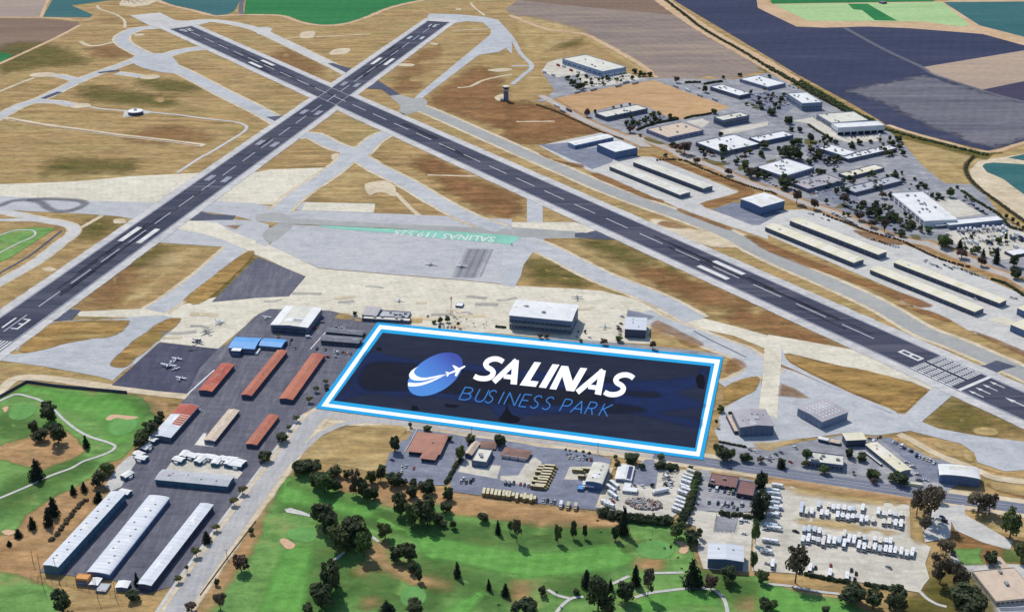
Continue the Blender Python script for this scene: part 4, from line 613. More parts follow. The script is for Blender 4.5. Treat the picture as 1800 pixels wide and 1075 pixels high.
sheet('airfield_grass', [(187,1034.8),(192.1,1059.1),(222.6,1077.2),(216.9,1050.9),(201.5,1037.4),(185.9,1025.5)], 'airfield_grass', 6, smooth=True, feather=4)
strip('curb_line', [(177,1174.4),(192,1152),(219.2,1116.6)], 2, 'tyre_marks', 6)
# ---- business park
sheet('park_paving', [(43.9,2003),(67.6,2063),(51.9,2170.5),(57.3,2200.8),(97,2239.9),(196.5,2151.9),(232.8,2140.8),(362.1,2133.6),(425.6,2178),(455.2,2087.2),(494.6,1958.4),(540.3,1851.5),(545,1777.8),(544.2,1684.9),(552.3,1615.6),(593.8,1609),(583.2,1490.9),(594.6,1427.4),(635.3,1288.6),(573.2,1138.3),(537.8,1284.1),(511.6,1330.7),(441.4,1416.6),(356,1538.7),(260.5,1682.5),(167.3,1815.3),(109.5,1912.5)], 'park_paving', 3)
for pts in ([(80,2272.6),(90,2277.8),(115.2,2207.9),(122.9,2169.6),(85.7,2155.6),(74.8,2146.3),(48.6,2183.8),(60.9,2247.3)], [(412.3,1896.1),(450.5,1916.8),(460.1,1863.7),(467.3,1809.3),(473.7,1813.1),(521.5,1824.5),(513.9,1794.2),(468.6,1790.5),(442.6,1824.5),(435.8,1879.7)], [(105.9,2160.3),(147.5,2146.3),(193.1,2174.3),(213.5,2137.1),(160.5,2096.6),(116.2,2083.4)], [(255.3,1891.9),(280.8,1908.4),(289.7,1887.8),(274.4,1859.7)], [(298,1847.8),(338.2,1871.6),(375.5,1891.9),(371.9,1871.6),(321.2,1836.1),(302,1828.3)], [(510.1,1444.7),(572.4,1460.2),(593,1439.6),(565.7,1361.8),(536.2,1357.1),(502.9,1385.3),(501.2,1439.6)], [(516.7,1550.9),(550.2,1558.2),(564.4,1501.6),(527.2,1488.9)]):
    sheet('pale_lot', pts, 'gravel_lot', 4, feather=2)
for pts in ([(375,2045.2),(406,2062.2),(431.6,2053.6),(431.6,1995.5),(434.2,1979.4),(403.2,1924.8),(375.2,1947.9),(361.4,1995.5)], [(168.2,1908.4),(220,1933.7),(243.2,1908.4),(199.9,1871.6),(164,1855.7)], [(403.6,1758.7),(427.6,1795.4),(443.8,1709.5),(431.9,1675.8),(398.4,1695.9)], [(382.2,1496.2),(423.1,1540.9),(458.6,1535.2),(468.3,1464.1),(450.7,1433.2),(416.2,1480)], [(384.9,1581.4),(418.8,1599.5),(427.6,1551.9),(399.3,1534.7),(378.7,1551.9)]):
    sheet('asphalt_lot', pts, 'lot_asphalt', 4, feather=3)
for pts in ([(49.4,2005.2),(93.9,2040.5),(159.9,2087.8),(220.4,2123.5),(232.4,2128),(251.4,2096.6),(270.3,2062.2),(333,1967.4),(318.3,1955.7),(293.6,1932.4),(256.3,1906),(236.9,1902.2),(206.2,1971),(175.5,1995),(124.5,1947.4),(106.5,1932),(89.6,1963.1)],):
    sheet('vacant_field', pts, 'orange_field', 4, feather=3)
strip('park_road', [(39.5,2003.1),(48.4,2009.3),(94.4,2053.2),(160.3,2094.4),(208.8,2123.5),(232.9,2132.6),(252.8,2110),(253.1,2112.7),(291.8,2053.6),(319.1,2007.7),(346.6,1971.4),(380.6,1917.2),(396.9,1891.1),(412.1,1865.7),(409.2,1867.7),(428.9,1813.1),(439.5,1779.4)], 11, 'park_paving', 5)
PR = [(44.7,2035.1),(71.9,1977.8),(101.3,1908.2),(133.8,1853.5),(161.3,1811.7),(187.6,1768.2),(168.1,1820.6),(192.6,1794.2),(221.1,1750.4),(229.1,1725.7),(261.6,1688.1),(278.3,1658.4),(298.6,1623.3),(322.4,1589.4),(327.3,1593.4),(357.1,1541.8),(380.5,1515),(405.5,1478.2),(405.9,1468.1),(424.9,1439.6),(442.8,1420.7),(469.7,1403.4),(472.5,1403.4),(490.8,1374.6),(509.5,1350.2),(466.2,1412.8),(489.6,1370.7),(512.6,1332.9),(530.9,1310.8),(538.5,1286.2),(544,1262.4)]
strip('park_verge', PR, 24, 'bare_earth', 4, feather=6)
strip('park_road', PR, 12, 'park_road', 6)
for pts in ([(256.1,1718.7),(274.5,1705),(291.3,1696.5),(274.8,1684.7),(263.5,1694.8)], [(188.8,1813),(211.8,1786.8),(204.4,1779.4),(188.5,1797.9)], [(413.9,1805.5),(429.4,1794.2),(416.7,1775.7),(408.3,1783.1)], [(339.3,1702.7),(355.5,1716.4),(345.5,1695.9)], [(363.5,1995.5),(374.9,1971.4),(370.1,1955.7)], [(458.9,1433.2),(468.3,1430.7),(466.6,1418.2),(459.1,1420.7)], [(392,1523.4),(405.4,1540.4),(411.9,1534.7),(404.5,1523.4)], [(300,1684.7),(307.4,1691.4),(306.8,1674.8),(298,1664.9)]):
    sheet('lawn', pts, 'green_grass_patch', 7, smooth=True, feather=3)
# ================================================================== runways and their paint
AX = [(-141.7,2570.2),(-517.7,1079.3)]
A0 = Vector([(-166,2572.8)][0]); A1 = Vector([(-117.4,2567.7)][0]); B0 = Vector([(-642.4,2505.6)][0]); B1 = Vector([(-613,2530.1)][0])
def runway(name, edge_l, edge_r, mat, w, sh):
    """edge_l / edge_r: two points far and near on each edge; returns far end, unit direction (far -> near), half width"""
    p0 = (Vector(edge_l[0]) + Vector(edge_r[0])) / 2; p1 = (Vector(edge_l[1]) + Vector(edge_r[1])) / 2
    d = (p1 - p0).normalized(); L = (p1 - p0).length
    n = Vector((-d.y, d.x))
    q = lambda a, b: tuple(p0 + d * a + n * b)
    sheet('runway_shoulder', [q(-25, -w / 2 - sh), q(L, -w / 2 - sh), q(L, w / 2 + sh), q(-25, w / 2 + sh)], 'shoulder', 6, feather=4)
    return p0, d, n, L, q
WA = WB = 45.7
pa, da, na, LA, qa = runway('runway', [(-166,2572.8),(-536.6,1100.6)], [(-117.4,2567.7),(-495.8,1076)], 'runway_asphalt_a', WA, 11)
pb, db, nb, LB, qb = runway('runway', [(-642.4,2505.6),(347.4,1120)], [(-613,2530.1),(322.3,1230.3)], 'runway_asphalt_b', WB, 12)
LB += 900
sheet('runway_shoulder', [qb(LB - 950, -WB / 2 - 12), qb(LB, -WB / 2 - 12), qb(LB, WB / 2 + 12), qb(LB - 950, WB / 2 + 12)], 'shoulder', 6, feather=4)
def band(name, q, a0, a1, b0, b1, mat, layer): return sheet(name, [q(a0, b0), q(a1, b0), q(a1, b1), q(a0, b1)], mat, layer)
band('runway', qb, 0, LB, -WB / 2, WB / 2, 'runway_asphalt_b', 7)
band('runway', qa, 0, LA, -WA / 2, WA / 2, 'runway_asphalt_a', 8)
def along(q0, d, p): return (Vector(p) - q0).dot(d)
def bars(name, q, items, mat):
    """rectangles (start, end, left, right) along a runway joined to one painted marking"""
    v, f = [], []
    for a0, a1, b0, b1 in items:
        k = len(v); v += [(*q(a0, b0), 0), (*q(a1, b0), 0), (*q(a1, b1), 0), (*q(a0, b1), 0)]; f.append((k, k + 1, k + 2, k + 3))
    o = link(name, mesh_from(name, v, f, [mat]), None, (0, 0, lay(9))); o['kind'] = 'structure'; return o
def bar1(q, a, L, b, w): return (a, a + L, b - w / 2, b + w / 2)
tA = [along(pa, da, p) for p in [(-444.6,1436.1),(-413.6,1427.4),(-235,2258.3),(-202,2248.7),(-489.7,1147)]]
tB = [along(pb, db, p) for p in [(213,1319.2),(239.5,1336.6),(-418,2248.7),(-444.9,2218.3),(416.5,1063.6)]]
for q, ts, lateral in ((qa, tA, 11.5), (qb, tB, 11.5)):
    bars('aiming_point_marking', q, [bar1(q, (ts[0] + ts[1]) / 2 - 23, 46, s * lateral, 6.6) for s in (-1, 1)], 'marking_white')
    bars('aiming_point_marking', q, [bar1(q, (ts[2] + ts[3]) / 2 - 23, 46, s * lateral, 6.6) for s in (-1, 1)], 'marking_white')
a = 60; it = []
while a < tA[4] - 60: it.append(bar1(qa, a, 40, 0, 1.3)); a += 61
bars('centreline_marking', qa, it, 'marking_worn')
it = []; a = tB[4] - 115
while a > 60: it.append(bar1(qb, a - 40, 40, 0, 1.1)); a -= 61
bars('centreline_marking', qb, it, 'marking_white')
for q, LL in ((qa, LA), (qb, LB)): bars('edge_marking', q, [(6, LL, s * 21.6 - .45, s * 21.6 + .45) for s in (-1, 1)], 'marking_worn')
it = []
for px_ in [(-388.9,1635.4),(-364.4,1628),(-351.3,1788.1),(-324.8,1778.1),(-311.4,1942.5),(-283.6,1934.8),(-271.9,2106),(-242,2095.3)]:
    aa = along(pa, da, px_); bb = (Vector(px_) - pa).dot(na); s = 1 if bb > 0 else -1
    for w in (-2.6, 0, 2.6): it.append(bar1(qa, aa - 11, 22, s * 11.5 + w, 1.5))
for px_ in [(-191.4,2434.3),(-155.1,2428.5)]:
    aa = along(pa, da, px_); bb = (Vector(px_) - pa).dot(na); s = 1 if bb > 0 else -1
    it.append(bar1(qa, aa - 11, 22, s * 11.5, 6))
bars('touchdown_marking', qa, it, 'marking_worn')
stripes = [s * (2.2 + 3.4 * k + .9) for s in (-1, 1) for k in range(6)]
bars('threshold_marking', qb, [(tB[4] - 8 - 46 + j * 7.8, tB[4] - 8 - 46 + j * 7.8 + 6.6, b - .95, b + .95) for b in stripes for j in range(6)], 'marking_white')
bars('threshold_bar', qb, [(tB[4] - 1.8, tB[4] + 1.8, -22, 24)], 'marking_white')
bars('threshold_marking', qa, [bar1(qa, tA[4] - 5, 46, b, 1.6) for b in stripes], 'marking_white')
def arrow(q, a, b, L, w, name='arrow_marking'):
    sheet(name, [q(a + L, b - w * .16), q(a + L * .4, b - w * .16), q(a + L * .4, b - w / 2), q(a, b), q(a + L * .4, b + w / 2), q(a + L * .4, b + w * .16), q(a + L, b + w * .16)], 'marking_white', 9)
for b in (-15, -5, 5, 15): arrow(qb, tB[4] + 5, b, 16, 4)
arrow(qb, tB[4] + 32, 0, 24, 5)
bars('centreline_marking', qb, [(tB[4] + 52, tB[4] + 76, -.5, .5)], 'marking_white')
GL = {'1': [[(0, .5), (1, .5)]], '3': [[(1, 0), (1, 1)], [(.5, .25), (.5, 1)], [(0, 0), (0, 1)], [(0, 1), (1, 1)]], '8': [[(0, 0), (1, 0)], [(0, 1), (1, 1)], [(0, 0), (0, 1)], [(.5, 0), (.5, 1)], [(1, 0), (1, 1)]],
      '2': [[(1, 0), (1, 1)], [(1, 1), (.5, 1)], [(.5, 0), (.5, 1)], [(.5, 0), (0, 0)], [(0, 0), (0, 1)]], '6': [[(1, 0), (1, 1)], [(0, 0), (1, 0)], [(.5, 0), (.5, 1)], [(0, 1), (.5, 1)], [(0, 0), (0, 1)]]}
def digit(ch, o, up, right, Lh, wd, t):
    """painted runway numeral: o bottom left, strokes given as (height, across)"""
    v, f = [], []
    for (h0, c0), (h1, c1) in GL[ch]:
        p = o + up * (h0 * (Lh - t)) + right * (c0 * (wd - t)); r = o + up * (h1 * (Lh - t)) + right * (c1 * (wd - t))
        lo = Vector((min((h0, h1)), min(c0, c1))); k = len(v)
        P = o + up * (lo.x * (Lh - t)) + right * (lo.y * (wd - t))
        ht = abs(h1 - h0) * (Lh - t) + t; wt = abs(c1 - c0) * (wd - t) + t
        zz = .0015 * len(f)
        for a, b in ((0, 0), (0, wt), (ht, wt), (ht, 0)):
            c = P + up * a + right * b; v.append((c.x, c.y, zz))
        f.append((k, k + 1, k + 2, k + 3))
    ob = link('runway_number', mesh_from('runway_number', v, f, ['marking_white']), None, (0, 0, lay(9))); ob['kind'] = 'structure'
def number(txt, q, d, a, Lh, wd, gap, t=2.2):
    """numeral read by a pilot flying along d, its foot at distance a from the far end"""
    right = Vector((d.y, -d.x)); o = Vector(q(a, 0)); tot = len(txt) * wd + (len(txt) - 1) * gap
    for i, ch in enumerate(txt): digit(ch, o + right * (-tot / 2 + i * (wd + gap)), d, right, Lh, wd, t)
number('8', qb, -db, along(pb, db, [(382.9,1113)][0]) + 1, 24, 9, 0, 2.6)
number('26', qb, db, 16, 22, 8, 4)
number('31', qa, da, 26, 22, 8, 4)
number('13', qa, -da, along(pa, da, [(-492.7,1179.3)][0]), 24, 8, 5)
_rr = random.Random(8)          # rubber left at the touchdown points and sealed cracks across the runways
for q, ts in ((qa, tA), (qb, tB)):
    for t0 in ((ts[0] + ts[1]) / 2, (ts[2] + ts[3]) / 2):
        for _k in range(9):
            a0 = t0 + _rr.uniform(-120, 120); b0 = _rr.choice((-1, 1)) * _rr.uniform(2, 8)
            strip('tyre_rubber', [q(a0, b0), q(a0 + 40, b0 + .5), q(a0 + _rr.uniform(60, 130), b0)], _rr.uniform(1.5, 3.5), 'rubber', 8, feather=1.6)
    for _k in range(12):
        a0 = _rr.uniform(80, 1500); b0 = _rr.uniform(-19, 10); strip('asphalt_patch', [q(a0, b0), q(a0 + _rr.uniform(20, 160), b0)], _rr.uniform(3, 8), _rr.choice(('patch_light', 'rubber')), 8, feather=1.5)
# ---- green painted airport name on the apron
sheet('green_marking', [(-228.3,1463.6),(-182.4,1457.9),(-131.8,1450.9),(-64.9,1442.6),(0,1430.3),(9.8,1423.5),(-3.2,1401.3),(-14.9,1406.6),(-47.5,1413.6),(-105.3,1427.1),(-137.4,1438.9),(-181.2,1446.3),(-215.5,1455.6)], 'marking_green', 6)
def ground_text(name, body, p_right, p_left, hgt, mat, shear=0):
    """lettering painted on the ground, turned to be read from the far side"""
    cu = bpy.data.curves.new(name, 'FONT'); cu.body = body; cu.size = 1; cu.resolution_u = 2; cu.offset = .012
    t = bpy.data.objects.new(name, cu); COL.objects.link(t); dg = bpy.context.evaluated_depsgraph_get(); dg.update()
    me = bpy.data.meshes.new_from_object(t.evaluated_get(dg)); COL.objects.unlink(t); bpy.data.objects.remove(t)
    xs = [v.co.x for v in me.vertices]; ys = [v.co.y for v in me.vertices]; w = max(xs) - min(xs); h = max(ys) - min(ys)
    P, Q = Vector(p_right), Vector(p_left); d = (Q - P); L = d.length; d.normalize(); up = Vector((-d.y, d.x))
    for v in me.vertices:
        a = (v.co.x - min(xs)) / w * L; b = (v.co.y - min(ys)) / h * hgt
        c = P + d * a + up * b; v.co = (c.x, c.y, 0)
    me.materials.clear(); me.materials.append(M[mat]); me.name = name
    o = link(name, me, None, (0, 0, lay(7))); o['kind'] = 'structure'; return o
ground_text('painted_lettering', 'SALINAS 119.525', [(-18.2,1426.1)][0], [(-134.8,1448.2)][0], 17, 'marking_white')
# ================================================================== overlay graphic laid flat over the parcel, no object of the place
mk = bpy.data.objects.new('parcel_overlay', None); COL.objects.link(mk)
_c = [[(-133.2,1193.4)][0], [(197.4,1115.8)][0], [(154.2,929.8)][0], [(-170.4,1016.3)][0]]
mk.location = (sum(p[0] for p in _c) / 4, sum(p[1] for p in _c) / 4, 0)
tag(mk, 'huge dark navy parcel overlay framed in cyan and white with white and blue lettering', 'overlay graphic')
MZ = [.74]
def flat(name, pts, mat, dz=.012, feather=0):
    if area(pts) < 0: pts = pts[::-1]
    MZ[0] += dz; n = len(pts); loc = lambda l: [Vector((x - mk.location.x, y - mk.location.y)) for x, y in l]
    vs = loc(offset(pts, feather / 2)) + loc(offset(pts, -feather / 2)) if feather else loc(pts)
    V2, _, F2, OV, _, _ = delaunay_2d_cdt(vs, [(n + i, n + (i + 1) % n) for i in range(n)] if feather else [], [list(range(n))], 1, 1e-4)
    fs = [tuple(f) if (V2[f[1]] - V2[f[0]]).cross(V2[f[2]] - V2[f[0]]) > 0 else tuple(reversed(f)) for f in F2]
    me = mesh_from(name, [(p.x, p.y, 0) for p in V2], fs, [mat])
    at = me.attributes.new('cover', 'FLOAT', 'POINT'); at.data.foreach_set('value', [1. if not feather or (o and max(o) >= n) else 0. for o in OV])
    return link(name, me, mk, (0, 0, MZ[0]))
def ring(name, o, i, mat):
    MZ[0] += .012; v = [(x - mk.location.x, y - mk.location.y, 0) for x, y in o + i]
    f = [(k, k + 4, (k + 1) % 4 + 4, (k + 1) % 4) for k in range(4)]
    if area(o) > 0: f = [tuple(reversed(q)) for q in f]
    return link(name, mesh_from(name, v, f, [mat]), mk, (0, 0, MZ[0]))
R0 = [_c[0], _c[1], _c[2], _c[3]]
R1 = [(-130.4,1186.8),(193.74,1110.5),(152,935.12),(-165.76,1020.37)]
R2 = [(-127.89,1177.61),(187.74,1102.84),(150.47,942.35),(-160.34,1024.51)]
R3 = [(-125.65,1169.18),(183.32,1097.01),(150.28,948.3),(-156.58,1030.26)]
flat('panel', R3, 'banner_navy')
ring('outer_border', R0, R1, 'banner_cyan'); ring('middle_border', R1, R2, 'banner_white'); ring('inner_border', R2, R3, 'banner_cyan')
for pts in ([(-147.2,1056.3),(-142.5,1084.3),(-136.2,1125.6),(-111.3,1118.1),(-85.3,1109.1),(-51.9,1103.2),(-22.7,1097.3),(0,1090.1),(52.1,1081.5),(105.7,1067.4),(162.1,1075.8),(176,1093),(177.1,1081.5),(166.1,1056.3),(145.7,1045.5),(161.8,1032.1),(165.1,1019),(130.2,1006.2),(157.6,998.7),(155.4,981.4),(110.4,1003.7),(61.6,1008.8),(12.3,1003.7),(-9.8,1001.2),(-23.9,1021.6),(-61.8,1034.8),(-99.8,1038.7),(-122.9,1042.8),(-144.8,1034.8),(-153.1,1030.8)],):
    flat('pale_track', smooth_closed(pts), 'banner_track', feather=8)
for pts in ([(-138.3,1081.5),(-128.8,1104.7),(-98.2,1103.2),(-38.2,1087.2),(0,1073),(31.9,1056.3),(76,1045.5),(87.6,1029.5),(62.2,1021.6),(12.5,1024.2),(-12.5,1024.2),(-36.8,1040.1),(-87.9,1048.2),(-119.6,1048.2),(-134.4,1056.3)], [(99,1048.2),(126.7,1045.5),(128.4,1037.4),(100.9,1040.1)], [(79.6,1021.6),(102,1021.6),(114.7,1011.3),(86.1,1007.5)], [(39.1,1081.5),(90.6,1073),(97.7,1064.6),(51.5,1067.4)]):
    flat('dark_turf', smooth_closed(pts), 'banner_dark', feather=8)
for pts in ([(-8.8,1003.7),(-5.8,1013.9),(-5,1034.8),(-3.4,1034.8),(-3,1013.9),(0,1005),(7.3,998.7),(4.9,991.2),(-1.4,990),(-11.2,994.9)], [(166.3,1073),(170.6,1081.5),(174.1,1078.6),(173.2,1061.8),(171.3,1052.2),(165.8,1053.6)], [(-87.3,1021.6),(-82.2,1020.3),(-80.5,1012.6),(-87.3,1012.6)], [(-128.8,1136.4),(-125,1136.4),(-123,1129.3),(-127.8,1130.2)], [(-58.8,1024.2),(-46.3,1021.6),(-48.6,1017.7),(-57.3,1019)]):
    flat('dark_blot', pts, 'banner_blot', feather=2)  # dark tree shapes with their shadow, put into the flat print
# the emblem: a tilted blue disc with two swooshes and a jet
DISC = [(-47.4,1113.2),(-46.36,1108.91),(-45.72,1104.13),(-45.5,1098.99),(-45.72,1093.54),(-46.35,1087.95),(-47.37,1082.23),(-48.79,1076.57),(-50.54,1071.03),(-52.6,1065.68),(-54.94,1060.61),(-57.52,1055.92),(-60.28,1051.67),(-63.2,1047.94),(-66.2,1044.76),(-69.26,1042.2),(-72.32,1040.27),(-75.33,1039.02),(-78.24,1038.45),(-81.02,1038.58),(-83.61,1039.41),(-85.98,1040.92),(-88.1,1043.11),(-89.92,1045.92),(-91.42,1049.31),(-92.55,1053.23),(-93.33,1057.66),(-93.71,1062.49),(-93.69,1067.68),(-93.26,1073.11),(-92.44,1078.75),(-91.21,1084.43),(-89.62,1090.08),(-87.67,1095.64),(-85.39,1100.98),(-82.83,1106),(-80.03,1110.61),(-77.02,1114.71),(-73.89,1118.24),(-70.65,1121.12),(-67.4,1123.3),(-64.19,1124.72),(-61.07,1125.37),(-58.11,1125.22),(-55.36,1124.27),(-52.87,1122.56),(-50.69,1120.09),(-48.86,1116.96)]
m, n, b = new_mat('disc_print')          # flat print: two blues blending across the disc
_t = n.nodes.new('ShaderNodeTexCoord'); _s = n.nodes.new('ShaderNodeSeparateXYZ'); n.links.new(_t.outputs['Generated'], _s.inputs[0])
_f = math_n(n, 'ADD', math_n(n, 'MULTIPLY', _s.outputs[0], .5), math_n(n, 'MULTIPLY', _s.outputs[1], .5))
n.links.new(ramp(n, _f, [(.35, s2l((64, 130, 202))), (.62, s2l((56, 104, 184))), (.85, s2l((38, 62, 150)))]), b.inputs['Base Color']); b.inputs['Roughness'].default_value = .9
flat('emblem_disc', DISC, 'disc_print')
flat('emblem_swoosh', [(-86.34,1095.33),(-89.36,1092.5),(-92.2,1087.45),(-93.56,1081.32),(-93.48,1076.62),(-91.48,1071.41),(-88.4,1068.69),(-83.95,1067.87),(-78.98,1068.69),(-73.47,1071.14),(-67.99,1074.7),(-60.06,1080.49),(-65.67,1078.83),(-71.84,1075.8),(-78.02,1073.6),(-82.45,1073.88),(-86.42,1076.9),(-89.16,1081.87),(-89.62,1086.89),(-88.64,1091.37)], 'banner_white')
flat('emblem_swoosh', [(-93.37,1064.35),(-92.99,1057.36),(-90.7,1056.56),(-86.36,1056.83),(-81.48,1058.43),(-76.69,1061.65),(-71.33,1066.52),(-66.59,1071.96),(-60.02,1079.66),(-66.73,1074.7),(-72.14,1069.78),(-77.57,1065.97),(-82.43,1063.54),(-87.39,1063)], 'banner_white')
flat('emblem_jet', [(-42.73,1097.31),(-44.15,1097.59),(-48.48,1093.06),(-53.82,1098.73),(-55.08,1098.16),(-51.9,1089.13),(-57.29,1083.82),(-59.91,1085.77),(-61.02,1084.93),(-58.96,1081.6),(-61.89,1079.1),(-59.13,1079.66),(-59.36,1076.35),(-58.34,1076.07),(-57.15,1080.76),(-51.24,1085.21),(-52.08,1077.45),(-50.27,1076.35),(-47.08,1089.69),(-43.65,1094.19)], 'banner_white')
def stroke_letter(name, runs, mat):
    """one letter made of broad strokes, each a left and a right edge"""
    v, f = [], []
    MZ[0] += .012
    for k, (L, R) in enumerate(runs):
        a = len(v); n = len(L)
        v += [(x - mk.location.x, y - mk.location.y, .003 * k) for x, y in L] + [(x - mk.location.x, y - mk.location.y, .003 * k) for x, y in R]
        f += [(a + i, a + i + 1, a + n + i + 1, a + n + i) for i in range(n - 1)]
    me = mesh_from(name, v, f, [mat])
    return link(name, me, mk, (0, 0, MZ[0]))
stroke_letter('letter', [([(-6.82,1110),(-7.52,1111.06),(-8.61,1112.66),(-9.89,1114.2),(-11.2,1115.39),(-12.62,1116.39),(-14.19,1117.02),(-15.86,1117.2),(-17.59,1117),(-19.32,1116.31),(-21,1115.1),(-22.62,1113.41),(-24.07,1111.22),(-25.28,1108.48),(-26.27,1105.08),(-26.78,1100.52),(-26.15,1095.93),(-25.09,1092.63),(-23.84,1089.83),(-22.34,1087.84),(-21.08,1086.69),(-20.39,1085.81),(-19.89,1084.79),(-19.57,1083.88),(-19.57,1083.79),(-19.59,1083.09),(-19.86,1081.57),(-20.29,1080.29),(-20.96,1079.15),(-22,1078.01),(-23.13,1077.21),(-24.43,1076.84),(-25.99,1076.83),(-27.49,1077.02),(-28.72,1077.33),(-29.78,1077.8),(-30.68,1078.37),(-31.54,1079.22),(-32.44,1080.35),(-33.13,1081.25)],[(-9.46,1101.21),(-10.12,1102.21),(-11,1103.49),(-11.87,1104.52),(-12.74,1105.3),(-13.67,1105.96),(-14.61,1106.33),(-15.72,1106.46),(-16.92,1106.32),(-18.03,1105.88),(-19.12,1105.1),(-20.16,1104.02),(-20.93,1102.87),(-21.5,1101.58),(-21.85,1100.38),(-21.85,1100.36),(-21.85,1100.4),(-21.48,1099.17),(-20.96,1098.01),(-20.31,1097.15),(-19.09,1096.01),(-17.65,1094.16),(-16.43,1091.66),(-15.38,1088.62),(-14.75,1084.4),(-15.01,1080.12),(-15.73,1076.33),(-16.88,1072.97),(-18.39,1070.44),(-20.11,1068.58),(-21.96,1067.29),(-23.95,1066.73),(-25.91,1066.72),(-27.66,1066.94),(-29.22,1067.32),(-30.69,1067.96),(-32.1,1068.86),(-33.49,1070.21),(-34.63,1071.64),(-35.36,1072.58)])], 'banner_white')
stroke_letter('letter', [([(-14.74,1061.44),(6.06,1104.79)],[(-18.1,1068.91),(2.71,1112.76)]), ([(0.52,1109.91),(-1.37,1061.11)],[(6.45,1108.77),(4.34,1060.05)]), ([(-7.69,1071.86),(1.36,1069.4)],[(-7.23,1080.87),(1.89,1078.38)])], 'banner_white')
flat('letter', [(20.76,1105.31),(26.93,1104.16),(16.43,1067.87),(23.92,1065.97),(21.25,1055.76),(6.84,1058.97)], 'banner_white')
flat('letter', [(37.41,1100.73),(43.81,1099.59),(30.27,1053.36),(23.97,1054.96)], 'banner_white')
flat('letter', [(45.54,1097.59),(51.78,1096.46),(54.64,1066.52),(62.92,1093.35),(69.12,1092.22),(55.07,1047.02),(48.33,1048.6),(45.58,1076.35),(39.36,1050.45),(33.45,1051.77)], 'banner_white')
stroke_letter('letter', [([(59.16,1041.38),(84.98,1083.94)],[(56.48,1049.01),(82.38,1092.09)]), ([(80.3,1090.1),(73.12,1042.16)],[(85.9,1087.6),(78.53,1039.83)]), ([(67.77,1051.67),(76.56,1049.29)],[(68.74,1060.41),(77.58,1058)])], 'banner_white')
stroke_letter('letter', [([(111.83,1076.46),(111.27,1077.63),(110.35,1079.43),(109.16,1081.19),(107.83,1082.5),(106.38,1083.55),(104.81,1084.21),(103.19,1084.4),(101.53,1084.18),(99.88,1083.55),(98.2,1082.52),(96.48,1081.04),(94.84,1079.01),(93.39,1076.35),(92.15,1073.1),(91.27,1068.9),(91.42,1064.58),(92.14,1061.46),(93.1,1058.84),(94.4,1056.92),(95.56,1055.72),(96.22,1054.76),(96.67,1053.65),(96.96,1052.6),(96.97,1052.43),(96.91,1051.96),(96.55,1050.7),(96.04,1049.57),(95.24,1048.47),(94.04,1047.34),(92.76,1046.5),(91.38,1046),(89.84,1045.8),(88.44,1045.83),(87.37,1046.07),(86.47,1046.5),(85.7,1047.06),(84.94,1047.92),(84.16,1049.09),(83.57,1050.02)],[(108.26,1068.57),(107.72,1069.66),(107.02,1071.03),(106.31,1072.08),(105.47,1072.9),(104.46,1073.62),(103.46,1074.04),(102.42,1074.16),(101.31,1074.01),(100.21,1073.59),(99.05,1072.89),(97.94,1071.95),(97.14,1070.96),(96.51,1069.8),(96.05,1068.62),(96.03,1068.48),(96.03,1068.64),(96.24,1067.67),(96.61,1066.65),(97.21,1065.74),(98.36,1064.53),(99.64,1062.66),(100.63,1060.2),(101.43,1057.27),(101.73,1053.24),(101.13,1049.08),(100.07,1045.49),(98.64,1042.38),(96.91,1040.05),(95.07,1038.33),(93.18,1037.1),(91.22,1036.4),(89.29,1036.15),(87.55,1036.19),(86.03,1036.52),(84.66,1037.17),(83.38,1038.09),(82.15,1039.48),(81.15,1040.96),(80.52,1041.94)])], 'banner_white')
stroke_letter('letter', [([(-46.05,1031.95),(-41.4,1054.45)],[(-47.01,1032.95),(-42.37,1055.48)]), ([(-41.89,1053.83),(-40.55,1053.58),(-38.68,1053.2),(-37.16,1052.64),(-36.22,1051.96),(-35.65,1051.22),(-35.48,1050.62),(-35.51,1049.33),(-35.88,1047.48),(-36.47,1046.05),(-37.33,1045.16),(-38.51,1044.58),(-39.78,1044.31),(-41.28,1044.48),(-42.89,1044.99),(-44.04,1045.38)],[(-41.87,1056.09),(-40.52,1055.84),(-38.61,1055.44),(-36.97,1054.84),(-35.84,1054.02),(-34.93,1052.87),(-34.37,1050.98),(-34.47,1048.61),(-34.97,1046.2),(-35.79,1044.21),(-36.93,1043.04),(-38.28,1042.38),(-39.7,1042.08),(-41.31,1042.27),(-42.98,1042.79),(-44.13,1043.19)]), ([(-39.89,1042.15),(-38.86,1041.36),(-37.51,1040.24),(-36.84,1039.16),(-36.8,1038.02),(-37.12,1036.12),(-37.74,1034.55),(-38.67,1033.46),(-39.98,1032.66),(-41.41,1032.26),(-43.17,1032.45),(-45.1,1033.06),(-46.49,1033.53)],[(-39.59,1044.24),(-38.54,1043.43),(-37.06,1042.2),(-35.89,1040.34),(-35.74,1037.55),(-36.2,1034.93),(-37.03,1032.79),(-38.23,1031.41),(-39.7,1030.52),(-41.31,1030.07),(-43.2,1030.27),(-45.19,1030.9),(-46.58,1031.37)])], 'banner_blue')
